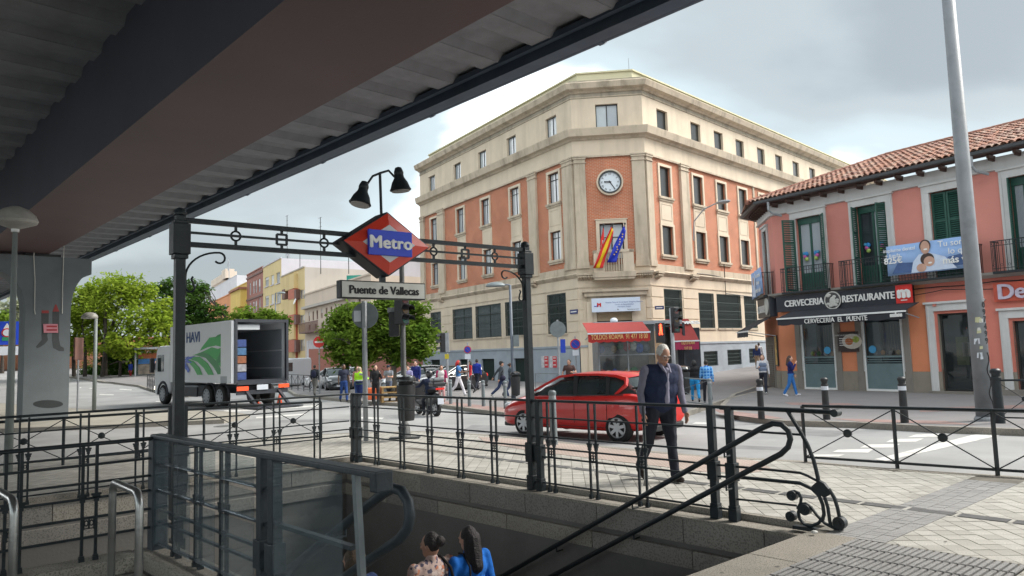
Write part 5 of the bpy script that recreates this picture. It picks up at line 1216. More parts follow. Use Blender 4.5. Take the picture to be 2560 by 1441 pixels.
# shop front of the bar
M_signb = mat('sign_black', (.012,.016,.026), .4, .1)
sb0, sb1 = FP.p.at(1953,770)[0], FP.p.at(2286,740)[0]; sz0, sz1 = zp(2285,757), zp(2285,714)
m = MB(); m.box(sb0+.02, sb1, -.35, -.02, sz0, sz1); m.box(sb1-.03, sb1+.02, -.37, -.02, sz0-.03, sz1+.03); m.box(sb0, sb1, -.37, -.34, sz1-.02, sz1+.03); sgp = FP.add('fascia_sign', m, M_signb, label='black fascia sign with white capital letters')
zc2 = (sz0+sz1)/2
at = lambda x, y: PB2.at(x, y)[0]
PB2 = Plane(FP.p.w(0, 0, .36), dP)
def fit(s_, x0, x1, zc, h, m_, par, y, bold=.006, f=FP, dz=0):
    o = text('lettering', s_, h, m_, par, (0, 0, 0), depth=.03, bold=bold, align='LEFT'); w = max(v.co.x for v in o.data.vertices)-min(v.co.x for v in o.data.vertices); mn = min(v.co.x for v in o.data.vertices)
    o.scale = ((x1-x0)/w, 1, 1); o.location = (x0-mn*(x1-x0)/w, y, zc+dz); return o
M_ltr = mat('sign_letter', (.68,.68,.66), .4)
fit('CERVECERIA', at(1962,760), at(2060,755), zc2, .38, M_ltr, sgp, -.37); fit('RESTAURANTE', at(2106,750), at(2237,738), zc2, .38, M_ltr, sgp, -.37)
m = MB(); cx = at(2083,750); m.cyl((cx,-.40,zc2),(cx,-.36,zc2),.37,n=28); md = obj('medallion', m, mat('medal_dark', (.05,.05,.05), .5), sgp)
m = MB(); annulus(m, .32, .365, -.42, -.39, cx, zc2, 28); 
for k in range(9): a_ = k*.7; m.ell((cx+.2*math.cos(a_*1.7), -.41, zc2+.22*math.sin(a_)), (.09, .02, .06), 8, 5)
m.ell((cx, -.41, zc2-.05), (.14,.02,.2), 8, 6); obj('relief', m, mat('relief_grey', (.45,.45,.42), .6), md)
cx = at(2261,735); m = MB(); m.box(cx-.30, cx+.30, -.40, -.35, zc2-.32, zc2+.36); rb = obj('red_square', m, M_red, sgp); text('lettering', 'm', .62, M_ltr, sgp, (cx, -.41, zc2+.07), depth=.02, bold=.022); text('small_dots', '.....', .2, M_ltr, sgp, (cx, -.41, zc2-.16), depth=.01, bold=.01)['kind'] = 'stuff'
m = MB(); m.box(.35, 2.98, -.33, -.02, sz0-.15, sz1+.1); sk = FK.add('fascia_sign', m, M_signb)
fit('EL PUENTE', .45, 2.0, zc2-.1, .45, M_ltr, sk, -.35); m = MB(); m.cyl((2.45,-.37,zc2), (2.45,-.33,zc2), .38, n=24); obj('medallion', m, _mats['relief_grey'], sk)
# awnings
def awning(f, x0, x1, zt_, zf_, dp, vh, m_, y0=-.3, nm='awning', barm=None):
    m = MB(); m.add([(x0,y0,zt_),(x1,y0,zt_),(x1,y0-dp,zf_),(x0,y0-dp,zf_),(x0,y0,zt_+.015),(x1,y0,zt_+.015),(x1,y0-dp,zf_+.015),(x0,y0-dp,zf_+.015)], [(0,1,2,3),(7,6,5,4),(0,4,5,1),(1,5,6,2),(3,7,4,0),(2,6,7,3)])
    o = f.add(nm, m, m_); m = MB(); m.box(x0-.02, x1+.02, y0-dp-.03, y0-dp+.02, zf_-.05, zf_+.01); obj('front_bar', m, barm or M_white, o)
    m = MB(); n = 24; sc = vh*.12
    for i in range(n+1):
        x = x0+(x1-x0)*i/n; yv = y0-dp+.012*math.sin(i*1.1); m.v += [(x, yv, zf_-.05), (x, yv-.01, zf_-vh-sc*abs(math.sin(i*math.pi/3)))]
    for i in range(n): a = 2*i; m.f.append((a, a+1, a+3, a+2)); m.m.append(0)
    obj('valance', m, m_, o); m = MB()
    for x in (x0+.15, x1-.15): m.bar((x, y0+.2, zf_-.25), (x, y0-dp+.02, zf_-.04), .03)
    obj('folding_arm', m, M_galv, o); return o
PA = Plane(FP.p.w(0, 0, 1.35), dP); ax0, ax1 = PA.at(1943,797)[0], PA.at(2263,776)[0]; zf = PA.at(2263,776)[1]; zv = PA.at(2258,796)[1]
aw = awning(FP, ax0, ax1, sz0-.02, zf, 1.0, zf-zv, mat('awning_black', (.02,.022,.03), .8, .1, 3), y0=-.35)
fit('CERVECERÍA  EL  PUENTE', PA.at(2013,806)[0], PA.at(2170,796)[0], (zf+zv)/2-.05, .26, M_ltr, aw, -1.40, bold=0); fit('mahou', PA.at(2227,790)[0], PA.at(2257,788)[0], (zf+zv)/2, .22, M_ltr, aw, -1.40, bold=.01)
aw2 = awning(FK, .1, 2.9, sz0-.2, sz0-.75, 1.0, .25, _mats['awning_black'], y0=-.3)
# shop windows
M_shopg = glassmat('shop_glass', (.08,.095,.10), .03, .2, (.6,.68,.7))
M_frost = mat('frosted', (.13,.19,.20), .35, .1, 2)
for i, h in enumerate((S1, S2)):
    a, b, c, d = h; m = MB(); m.box(a, b, .45, .5, c, d); FP.add('shop_interior', m, mat('shop_dark', (.03,.032,.035), .8, .4, 1))
    m = MB(); m.box(a, a+.5, .3, .42, c+1.1, d); FP.add('curtain_panel', m, mat('pale_blue_panel', (.16,.2,.21), .7))
    m = MB(); m.box(a-.04,a+.06,-.02,.06,c,d); m.box(b-.06,b+.04,-.02,.06,c,d); m.box(a+.06,b-.06,-.02,.06,c,c+.08); fr_ = FP.add('shop_window', m, M_white)
    m = MB(); m.add([(a+.06,.02,c+.08),(b-.06,.02,c+.08),(b-.06,.02,d),(a+.06,.02,d)], [(0,1,2,3)]); obj('pane', m, M_shopg, fr_)
    m = MB(); zf1 = c+1.05; m.box(a+.06, b-.06, .0, .012, c+.08, zf1); m.box(a+.06, b-.06, .0, .012, zf1+.05, zf1+.08); m.box(a+.06, b-.06, .0, .012, zf1+.14, zf1+.17); m.box(a+.06, b-.06, .0, .012, zf1+.23, zf1+.3); obj('frosted_film', m, M_frost, fr_)
    m = MB(); m.cyl((a+(.35 if i else b-a-.35), -.004, zf1+.55), (a+(.35 if i else b-a-.35), .0, zf1+.55), .15, n=20); obj('blue_sticker', m, mat('stick_blue', (.05,.3,.55), .4), fr_)
    m = MB(); 
    for k in range(6): m.cyl((a+.9+k*.11, .2, zf1+.35), (a+.9+k*.11, .2, zf1+1.5), .012, n=5)
    m.box(a+.4, b-.1, .15, .3, zf1+.28, zf1+.33); obj('shelf', m, mat('shelf_wood', (.16,.12,.08), .6), fr_)
    for k in range(4): m = MB(); m.ell((a+.35+k*.3, .18, zf1+.42), (.09,.08,.10), 8, 6); obj('display_item', m, mat('item%d' % (k+i*2), [(.4,.5,.05),(.12,.3,.06),(.4,.4,.4),(.5,.2,.05),(.1,.1,.1),(.45,.25,.05)][k+i*2], .5), fr_)
    for x0, x1 in ((a-.28, a-.04), (b+.04, b+.28)): m = MB(); m.box(x0, x1, -.06, .03, gp_, d); FP.add('stone_jamb', m, M_jamb, bevel=.01)
    m = MB(); m.box(a-.28, b+.28, -.12, .1, gp_, c-.002); FP.add('stone_sill', m, M_jamb, bevel=.01)
h = ok(2095,2149,829,880); m = MB(); m.box(h[0],h[1],-.06,-.01,h[2],h[3]); po = FP.add('food_poster', m, mat('frame_brown', (.04,.02,.015), .5)); m = MB(); m.box(h[0]+.05,h[1]-.05,-.066,-.06,h[2]+.05,h[3]-.05); obj('poster_print', m, mat('poster_dark', (.035,.022,.02), .4), po)
cx, cz2 = (h[0]+h[1])/2+.18, h[2]+.42; m = MB(); disc(m, cx, cz2, .42, .30, -.069); obj('plate_print', m, mat('plate_w', (.55,.5,.42), .4), po); m = MB(); disc(m, cx-.12, cz2, .17, .15, -.072); obj('food_print', m, mat('food_r', (.45,.14,.04), .5, .4, 12), po); m = MB(); disc(m, cx+.16, cz2+.07, .15, .13, -.072); obj('food_print', m, mat('food_g', (.3,.38,.05), .5, .4, 12), po)
text('poster_text', 'ESPECIALIDAD DE COCIDO', .085, M_ltr, po, ((h[0]+h[1])/2, -.07, h[3]-.14), depth=.003)
m = MB()
for k in range(4): m.box(h[0]+.1, h[0]+.75-.1*(k%2), -.072, -.068, h[3]-.28-.09*k, h[3]-.25-.09*k)
obj('poster_lines', m, M_ltr, po)
# clinic door and sign
for hh in (DR, D2):
    a, b, c, d = hh; surround(FP, (a-.12, b+.12, gp_, d+.1), .26)
    m = MB(); m.box(a, b, .8, .85, c-.3, d); FP.add('clinic_interior', m, mat('clinic_wall', (.16,.15,.15), .8, .3, 1))
    m = MB(); m.box(a, a+.06, .12, .2, c, d); m.box(b-.06, b, .12, .2, c, d); m.box(a+.06, b-.06, .12, .2, d-.06, d); m.box(a+.06,b-.06,.12,.2,c,c+.06); dd = FP.add('glass_door', m, M_frame); m = MB(); m.add([(a+.06,.16,c),(b-.06,.16,c),(b-.06,.16,d),(a+.06,.16,d)], [(0,1,2,3)]); obj('pane', m, M_shopg, dd)
    m = MB(); m.box(a+.8, b-.15, .4, .45, c+.1, c+1.1); obj('green_poster', m, mat('pale_green', (.35,.48,.36), .6), dd); m = MB(); m.box(a+.5, b-.1, .5, .55, c+1.2, c+1.7); obj('photo_poster', m, mat('pale_skin', (.42,.34,.29), .6, .4, 3), dd); m = MB(); m.box(a+.3, a+.7, .5, .55, c+.9, c+1.9); obj('olive_panel', m, mat('olive', (.13,.12,.03), .6), dd)
    m = MB(); m.box(a-.4, b+.4, -.25, .2, gp_, c-.002); FP.add('door_step', m, M_jamb)
a, b = FP.p.at(2489,735)[0], FP.p.at(2489,735)[0]+3.3; c, d = zp(2520,753), zp(2520,706); m = MB(); m.box(a, b, -.14, -.01, c, d); cs = FP.add('clinic_sign', m, mat('sign_orange', (.55,.09,.05), .4)); text('lettering', 'Dental', .70, mat('lilac', (.5,.45,.55), .4), cs, (a+.12, -.18, (c+d)/2-.02), depth=.06, bold=.012, align='LEFT')
# small fittings and cables
m = MB(); z = zled0-.12; m.tube([(.3+i*.6, -.1-.0*i, z-.05*abs(math.sin(i*.9))) for i in range(24)], .02, 5); m.tube([(4+i*.5, -.12, z-.12-.14*abs(math.sin(i*.5))) for i in range(22)], .015, 5); FP.add('cable', m, M_dark)
for x in (FP.p.at(1941,520)[0]+.1, FP.p.at(2452,400)[0]): m = MB(); m.tube([(x,-.7,zgut-.05),(x,-.7,zgut-.4),(x+.03,-.5,zgut-.55),(x+.28,-.2,zgut-.68)], .05, 8); FP.add('drain_spout', m, M_galv, smooth=True)
m = MB(); m.box(FP.p.at(2335,760)[0], FP.p.at(2343,760)[0], -.12, 0, zp(2338,766), zp(2338,758)); FP.add('wall_box', m, M_coral)
pkcore = MB(); cc = [xy(p) for p in pth]+[xy(prel(FP.p.w(PW, 0, -10)))]; ctr = sum(cc, V((0,0)))/len(cc)
pkcore.prism([tuple(p+(ctr-p).normalized()*1.0) for p in ccw(cc)], -1, zgut-.2); obj('inner_walls', pkcore, M_dgreen, pk)
# ================================================================ background street
M_bgw = {k: mat('bg_'+k, c, .85, .06, .3, .05, 10, dirt=.3, dcol=tuple(x*.6 for x in c), dscale=.4, streak=True) for k, c in dict(pale=(.56,.47,.38), yellow=(.62,.50,.25), yellow2=(.60,.47,.23), red=(.30,.13,.10), small=(.62,.45,.12), orange=(.60,.25,.10), lilac=(.52,.50,.54), grey=(.42,.39,.35), white=(.55,.54,.56)).items()}
M_bgwin = mat('bg_window', (.18,.21,.24), .2, .3, 1, spec=.7); M_bgsh = mat('bg_shutter', (.50,.50,.50), .6, .1); M_brown = mat('bg_brown', (.14,.07,.055), .7, .2, 2); M_redp = mat('bg_redpanel', (.40,.10,.05), .7, .1, 2)
BG0 = pd(763, 900, 92); BG0.z = 0; dB = -hd(200, 913); BGP = Plane(BG0, dB)
def block(name, label, x0, x1, ytop, depth, wm, sm, off=0, par=.0):
    s0, s1 = BGP.at(x0, 880)[0], BGP.at(x1, 880)[0]; zt_ = BGP.at(x1, ytop)[1]
    o = thing(name, label, 'building', BGP.w(s0, 0, off)); f = Fac(o, Plane(BGP.w(0, 0, off), dB)); f.s0, f.s1, f.zt = s0, s1, zt_; f.hs = []; f.o = o; f.depth = depth; f.wm, f.sm = wm, sm
    return f
def finish(f):
    mb = MB(); holes(mb, f.s0, f.s1, -1, f.zt, f.hs, dep=.25); f.add('wall', mb, f.wm)
    mb = MB(); mb.add([(f.s1, 0, -1), (f.s1, f.depth, -1), (f.s1, f.depth, f.zt-.3), (f.s1, 0, f.zt)], [(0,1,2,3)]); f.add('side_wall', mb, f.sm); mb = MB(); mb.add([(f.s0, 0, -1), (f.s0, 0, f.zt), (f.s0, f.depth, f.zt), (f.s0, f.depth, -1)], [(0,1,2,3)]); f.add('side_wall', mb, f.sm)
    mb = MB(); mb.add([(f.s0,0,f.zt-.4),(f.s1,0,f.zt-.4),(f.s1,f.depth,f.zt-.5),(f.s0,f.depth,f.zt-.5)], [(0,1,2,3)]); mb.box(f.s0, f.s1, -.12, .1, f.zt-.02, f.zt+.15); f.add('roof', mb, f.sm)
def bgwin(f, x0, x1, y0, y1, m_=None, shut=0, fr=True, sill=True):
    h = f.rng(x0, x1, y0, y1)
    if h[1]-h[0] < .3: return
    f.hs.append(h); a, b, c, d = h; mb = MB()
    for q in ((a,a+.08,c,d),(b-.08,b,c,d),((a+b)/2-.04,(a+b)/2+.04,c,d),(a,b,d-.08,d)): mb.box(q[0], q[1], .1, .2, q[2], q[3])
    o = f.add('window', mb, M_bgsh if fr else M_brown); mb = MB(); mb.add([(a,.18,c),(b,.18,c),(b,.18,d),(a,.18,d)], [(0,1,2,3)]); obj('pane', mb, m_ or M_bgwin, o)
    if shut: mb = MB(); mb.box(a, b, .08, .12, d-(d-c)*shut, d); obj('blind', mb, M_bgsh, o)
    if sill: mb = MB(); mb.box(a-.15, b+.15, -.15, .05, c-.12, c); f.add('sill', mb, f.sm)
# pale three storey row
f = block('pale_row_house', 'pale cream low terraced house beside the leafy tree', 763, 930, 690, 12, M_bgw['pale'], M_bgw['pale'])
f.zt = BGP.at(763.6, 737)[1]; zc1, zc2_ = BGP.at(763.6,768)[1], BGP.at(763.6,774)[1]
for i, x in enumerate((771, 781, 791, 802, 814, 826, 838, 851, 865, 880, 896)):
    yt = 781-(x-771)*.27; bgwin(f, x, x+3.4+i*.25, yt, yt+22+i*.4, M_bgwin, .4 if i % 3 == 0 else 0, False, False)
for x in (771, 786, 803, 822, 845, 870): yt = 812-(x-771)*.17; bgwin(f, x, x+6, yt, yt+20, M_bgwin, 0, False, False)
finish(f); mb = MB(); mb.box(f.s0, f.s1, -.5, .1, zc2_, zc1); f.add('cornice', mb, M_bgw['grey'])
mb = MB(); 
zb1 = BGP.at(770, 830)[1]; mb.box(f.s0+.5, f.s0+9, -.9, 0, zb1-.2, zb1); mb.box(f.s0+.5, f.s0+9, -.95, -.88, zb1+1, zb1+1.1)
for i in range(40): mb.box(f.s0+.5+i*.217, f.s0+.55+i*.217, -.93, -.9, zb1, zb1+1)
f.add('balcony', mb, M_brown)
zc3 = BGP.at(770, 848)[1]; mb = MB()
for i in range(12): mb.box(f.s0+1+i*1.1, f.s0+1.9+i*1.1, -.08, .0, 0, zc3-.2)
f.add('carved_front', mb, M_bgw['white'])
# yellow block with brown window bands
f = block('banded_yellow_house', 'pale yellow apartment house with brick red window bands and a folded bay', 704, 763, 667, 20, M_bgw['yellow2'], M_bgw['grey'])
for y0, y1 in ((726,748), (789,811), (850,878)):
    for x0, x1, m_, sh in ((708,716,M_bgwin,.5),(716,723,M_brown,0),(724,733,M_bgwin,0.1),(734,745,M_redp,0),(750,757,M_brown,.0),(757,762,M_bgwin,.6)):
        k = (735-x0)*.15; bgwin(f, x0, x1, y0+k*.5, y1+k*.3, m_, sh, True, False)
finish(f); mb = MB(); a, b = BGP.at(743,800)[0], BGP.at(744.2,800)[0]; mb.box(a, b, -.25, 0, 0, f.zt-1); f.add('drain_pipe', mb, M_redp)
mb = MB()
for y0, y1 in ((748,789), (811,850), (690,726)): h = f.rng(712, 744, y0, y1); mb.box(h[0], h[1], -.5, 0, h[2], h[3])
f.add('bay', mb, M_bgw['yellow2'])
for y0, y1 in ((724,748), (787,811), (850,880)):
    for x0, x1, m_ in ((731,747,M_redp),(715,722,M_brown),(746,751,M_brown)): h = f.rng(x0, x1, y0, y1); mb = MB(); mb.box(h[0], h[1], -.58, -.05, h[2], h[3]); f.add('band_panel', mb, m_)
mb = MB(); h = f.rng(750,758,742,753); mb.lathe([(.05,-.02),(.35,.05),(.42,.12)], n=12, mat=MX.Translation((h[0], -.6, h[2])) @ MX.Rotation(R(70),4,'X')); f.add('satellite_dish', mb, M_white)
# tall yellow
f = block('tall_yellow_house', 'tall plain yellow house with a white side wall and rooftop aerials', 658, 704, 645, 34, M_bgw['yellow'], M_bgw['lilac'])
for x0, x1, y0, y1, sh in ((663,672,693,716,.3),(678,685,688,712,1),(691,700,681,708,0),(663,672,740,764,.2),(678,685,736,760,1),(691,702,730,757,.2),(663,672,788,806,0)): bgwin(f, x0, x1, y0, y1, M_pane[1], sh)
finish(f); mb = MB()
for x, y0, y1 in ((684,536,640),(763,540,645),(714,627,640),(829,621,640)):
    s_, z0 = BGP.at(x, y1); z1 = BGP.at(x, y0)[1]; mb.cyl((s_, 2, z0-2), (s_, 2, z1), .05, n=5)
    if y1-y0 > 50:
        for k, w in ((0, .9), (.12, .5), (.22, .8)): mb.bar((s_-w, 2, z1-(z1-z0)*k), (s_+w*.8, 2, z1-(z1-z0)*k-.1), .035)
f.add('aerials', mb, M_dark, kind='stuff')
mb = MB(); s_, z_ = BGP.at(686, 642); mb.lathe([(.1,0),(.5,.12),(.6,.2)], n=14, mat=MX.Translation((s_, 2, z_+.5)) @ MX.Rotation(R(80),4,'X')); mb.box(s_-.1,s_+.1,2,2.2,z_-1.5,z_+.5); f.add('satellite_dish', mb, M_galv)
f = block('brick_house', 'narrow dark red brick house with arched windows', 617, 658, 667, 16, M_bgw['red'], M_bgw['red'])
for x0, x1, y0, y1, sh in ((623,627,708,738,.1),(632,636,703,734,.4),(638,642,701,732,.4),(646,651,697,729,.6),(623,627,757,785,.1),(632,636,754,782,.2),(638,642,752,780,.5),(647,651,745,776,0)): bgwin(f, x0, x1, y0, y1, M_bgwin, sh, True, False)
finish(f); mb = MB()
for y in (686, 743): z = BGP.at(640, y)[1]; mb.box(f.s0, f.s1, -.15, 0, z-.15, z+.15)
f.add('brick_band', mb, M_brown)
f = block('small_yellow_house', 'bright yellow house with a tiled bay beside the brick house', 576, 617, 707, 14, M_bgw['small'], M_bgw['small'])
for x0, x1, y0, y1 in ((580,584,752,772),(588,592,750,770),(596,601,746,766),(609,614,746,765)): bgwin(f, x0, x1, y0, y1, M_bgwin, .3, True, False)
finish(f); mb = MB(); h = f.rng(592, 616, 728, 770); mb.box(h[0], h[1], -1, 0, h[2], h[3]); f.add('bay', mb, M_bgw['small']); mb = MB(); mb.box(h[0]-.5, h[1]+.3, -1.4, 0, h[3], h[3]+.35); f.add('bay_roof', mb, M_rt[0])
h = f.rng(588,616,696,712); mb = MB(); mb.box(h[0], h[1], 3, 7, h[2]-1, h[3]); f.add('roof_room', mb, M_bgw['grey'])
f = block('orange_house', 'flat orange house behind the dark green tree', 520, 576, 735, 14, M_bgw['orange'], M_bgw['orange']); bgwin(f, 560, 566, 760, 775); finish(f)
f = block('white_block', 'plain white block with a mobile phone mast on its roof', 500, 575, 705, 10, M_bgw['white'], M_bgw['white'], off=-25)
f.p = Plane(BGP.w(0,0,-25), dB); f.loc = f.p.p-f.o.location; f.loc.z = 0; f.s0, f.s1 = f.p.at(509,730)[0], f.p.at(592,730)[0]; f.zt = f.p.at(560,706)[1]; finish(f)
h = f.rng(522,560,690,706); mb = MB(); mb.box(h[0], h[1], 1, 5, h[2], h[3]); mb.box(f.rng(551,560,688,706)[0], f.rng(551,560,688,706)[1], .5, 4, h[2], h[3]+1); f.add('roof_room', mb, M_bgw['pale'])
mb = MB(); s_, z0 = f.p.at(566, 706); z1 = f.p.at(566, 650)[1]; mb.cyl((s_,1,z0-1),(s_,1,z1),.14,n=6)
for dx_, dz_ in ((-.9,-1.2),(.9,-1.2),(0,0),(-.6,-3),(.7,-3.2)): mb.box(s_+dx_-.17, s_+dx_+.17, .6, .9, z1+dz_-1.2, z1+dz_+.6); mb.bar((s_,1,z1+dz_-.4),(s_+dx_,.8,z1+dz_-.4),.08)
f.add('phone_mast', mb, M_galv)
def frontbox(name, label, x0, x1, ytop, y, dep, m_):
    a, b = pd(x0, 880, y), pd(x1, 880, y); o = thing(name, label, 'building', (a.x, y, 0)); mb = MB(); mb.box(0, b.x-a.x, 0, dep, -1, pd((x0+x1)/2, ytop, y).z); obj('wall', mb, m_, o); return o, b.x-a.x
frontbox('brick_wall_house', 'low brown brick wall house behind the street trees', 772, 1062, 868, 60, 3, M_bgw['red'])
o, w_ = frontbox('white_gable_house', 'pale lilac gable wall seen above the station sign', 948, 1066, 638, 78, 8, M_bgw['lilac'])
z_ = pd(1000, 742, 78).z; mb = MB(); mb.add([(-.5,-4,z_-1.6),(w_,-4,z_-1.6),(w_,0,z_+.6),(-.5,0,z_+.6)], [(0,1,2,3)]); obj('tiled_lean_to', mb, M_rt[0], o)
mb = MB(); mb.box(-3.2, -1.6, -1, -.9, z_+1.9, z_+2.4); obj('teal_awning', mb, mat('teal_cloth', (.03,.25,.2), .8), o)
# park wall on the far left
w0, w1 = pd(-60, 912, 88), pd(345, 917, 80); w0.z = w1.z = gz(w0.x, w0.y)
pwl = thing('park_wall', 'long orange brick wall behind the park trees', 'wall', w0, math.atan2((w1-w0).y, (w1-w0).x)); mb = MB(); mb.box(-40, (w1-w0).length+6, 0, .5, -1.5, 3.2); obj('wall', mb, brickmat('park_brick', (.45,.15,.06), (.38,.12,.05), (.4,.3,.22), .3, .1, .012), pwl)
# ================================================================ trees
M_bark = mat('bark', (.055,.045,.037), .9, .3, 6, .4, 30); M_barkg = mat('bark_grey', (.12,.105,.085), .9, .3, 5, .4, 25)
L_lime = leafmat('leaves_lime', (.17,.26,.025), (.31,.39,.05), .5); L_mid = leafmat('leaves_mid', (.035,.085,.02), (.10,.18,.035), .4); L_dark = leafmat('leaves_dark', (.02,.05,.018), (.05,.10,.03), .35); L_fresh = leafmat('leaves_fresh', (.06,.13,.02), (.22,.32,.045), .45); L_pale = leafmat('leaves_pale', (.3,.33,.2), (.4,.42,.3), .5)
def tree(name, label, base, h, lobes, n, leaf, lm, bm=None, tr=.18, seed=0, group=None, flat_=1.0, lean=(0,0)):
    r = random.Random(seed); o = thing(name, label, 'tree', base, 0, group); m = MB()
    fork = h*.28; top = V((lean[0], lean[1], fork)); m.tube([(0,0,-.3), (lean[0]*.4, lean[1]*.4, fork*.5), tuple(top)], [tr*1.2, tr, tr*.8], 8)
    for (cx, cy, cz, rx, ry, rz2) in lobes:
        c = V((cx, cy, cz)); mid = top.lerp(c, .5)+V((r.uniform(-.3,.3), r.uniform(-.3,.3), -.25)); m.tube([tuple(top), tuple(mid), tuple(c)], [tr*.55, tr*.36, tr*.12], 6)
        for k in range(4):
            e = c+V((r.uniform(-1,1)*rx*.8, r.uniform(-1,1)*ry*.8, r.uniform(-.4,.9)*rz2*.8)); m.tube([tuple(mid.lerp(c,.4)), tuple((mid+e)/2+V((0,0,.15))), tuple(e)], [tr*.22, tr*.14, tr*.05], 5)
    obj('trunk', m, bm or M_bark, o, smooth=True)
    m = MB(); tot = sum(l[3]*l[4]*l[5] for l in lobes)
    for (cx, cy, cz, rx, ry, rz2) in lobes:
        k = int(n*rx*ry*rz2/tot); nc = max(10, k//16)
        for _ in range(nc):
            while 1:
                d = V((r.gauss(0,1), r.gauss(0,1), r.gauss(0,1)))
                if d.length > .01: break
            d.normalize(); q = r.uniform(.2, 1.0)**.5*(r.uniform(.9,1.1) if r.random() < .75 else r.uniform(1.1,1.45)); cc = V((cx+d.x*rx*q, cy+d.y*ry*q, cz+d.z*rz2*q)); cr = r.uniform(.16,.38)*min(rx, rz2)**.5
            for _ in range(16):
                p = cc+V((r.gauss(0,1)*cr, r.gauss(0,1)*cr, r.gauss(0,1)*cr*.55*flat_)); s_ = leaf*r.uniform(.6,1.3)
                a = V((r.gauss(0,1), r.gauss(0,1), r.gauss(0,.5))).normalized(); b = a.cross(V((r.gauss(0,.6), r.gauss(0,.6), 1))).normalized()
                m.v += [tuple(p-a*s_), tuple(p-b*s_*.5), tuple(p+a*s_), tuple(p+b*s_*.5)]; i = len(m.v)-4; m.f.append((i,i+1,i+2,i+3)); m.m.append(0)
    obj('crown', m, lm, o, kind='stuff'); return o
def lob(base, pxs, y):                       # lobes from photo circles at the depth y
    out = []
    for px, py, rr, *dd in pxs:
        dy = dd[0] if dd else 0; c = pd(px, py, y+dy); k = (y+dy)/F; out.append((c.x-base.x, c.y-base.y, c.z-base.z, rr*k*1.05, rr*k*.9, rr*k*.85))
    return out
b = pg(262, 946, .13); b0 = b
tree('lime_tree', 'large lime green park tree to the right of the concrete pier', b, 9, lob(b, [(240,790,48,2),(300,735,50,0),(300,705,26,0),(255,715,30,2),(350,725,36,1),(400,770,34,1),(410,815,26,-1),(350,800,50,-1),(255,850,42),(320,860,48,-2),(385,845,38,-1),(215,740,36,2),(345,740,38,1),(400,790,30)], b.y), 11000, .19, L_lime, seed=3, group='park trees')
b = pg(212, 943, .13); tree('lime_tree', 'small lime green tree right behind the pier edge', b, 8, lob(b, [(200,800,40),(195,860,38),(215,740,32)], b.y+2), 3500, .19, L_lime, seed=5, group='park trees', tr=.14)
b = pg(300, 945, .13); tree('shrub_tree', 'dark shrubby tree beside the bus shelter', b, 5, lob(b, [(300,900,34),(330,895,26),(270,905,22)], b.y+3), 3000, .18, L_mid, seed=6, group='park trees', tr=.12)
for i, (x, sd) in enumerate(((185,1),(238,2),(255,4))):
    b = pg(x, 941, .13); o = thing('tree_trunk_tree', ['thin straight park tree closest to the pier', 'slim leaning park tree between pier and lamp', 'slim park tree right of the curved lamp'][i], 'tree', b, 0, 'park trees'); m = MB(); m.tube([(0,0,-.2),(.1*sd-.2,0,2),(.2,0,5.5)], [.17,.14,.1], 7); obj('trunk', m, M_bark, o)
    m = MB(); r = random.Random(sd)
    for _ in range(500): p = V((r.gauss(0,.9), r.gauss(0,.9), 5.6+r.gauss(0,.7))); a = V((r.gauss(0,1), r.gauss(0,1), r.gauss(0,.5))).normalized()*.2; c = a.cross(V((0,0,1)))*.5; m.add([p-a, p-c, p+a, p+c], [(0,1,2,3)])
    obj('crown', m, L_lime, o, kind='stuff'); o.name = 'park_tree'
b = pg(470, 960, .13); b.y += 12
tree('dark_tree', 'tall dark green tree behind the truck and gate post', b, 11, lob(b, [(440,720,34),(400,740,34),(480,745,40),(530,790,40),(470,800,45),(415,800,38),(545,830,28),(500,715,24),(440,850,40)], b.y), 9000, .2, L_mid, seed=8, tr=.25)
b = pg(600, 950, .13); b.y += 10
for i, (x, y_, rr, lb) in enumerate(((608,795,26,'small round street tree behind the front of the truck box'),(668,795,24,'small round street tree behind the middle of the truck roof'),(700,805,18,'small round street tree behind the rear of the truck roof'))):
    c = pd(x, 930, 62); c.z = gz(c.x, c.y); tree('street_tree', lb, c, 5, lob(c, [(x,y_,rr),(x-8,y_+16,rr*.7),(x+9,y_+14,rr*.7)], 62), 2200, .17, L_fresh, seed=20+i, group='street trees behind the truck', tr=.1)
b = pd(985, 950, 36); b.z = gz(b.x, b.y)+.13
tree('plane_tree', 'dense green street tree in front of the cream corner building', b, 7.5, lob(b, [(985,772,30),(1015,765,18),(1055,805,20),(900,775,18),(840,840,20),(985,772,22),(1030,785,34),(940,790,36),(905,830,30),(920,775,24),(1070,835,24),(960,760,22),(900,890,30),(1035,850,42,-.5),(985,835,48),(930,865,38),(1060,885,16),(1000,885,36),(1045,810,24)], b.y), 12000, .135, L_fresh, M_barkg, seed=11, tr=.14)
b = pd(868, 950, 40); b.z = gz(b.x, b.y)+.13
tree('plane_tree', 'green street tree left of the round sign pole', b, 7, lob(b, [(870,790,38),(850,835,42),(895,845,42),(860,885,34),(905,885,34),(835,860,24)], b.y), 8000, .135, L_fresh, M_barkg, seed=12, tr=.13)
b = pd(30, 930, 85); b.z = gz(b.x, b.y); tree('pale_tree', 'pale grey green tree beyond the viaduct on the far left', b, 9, lob(b, [(40,770,30),(15,800,26),(60,800,22)], b.y), 2500, .25, L_pale, seed=15)
b = pd(5, 930, 78); b.z = gz(b.x, b.y); tree('far_bush', 'rounded green tree above the blue road sign', b, 6, lob(b, [(10,800,26),(-20,810,30)], b.y), 1500, .22, L_fresh, seed=16)
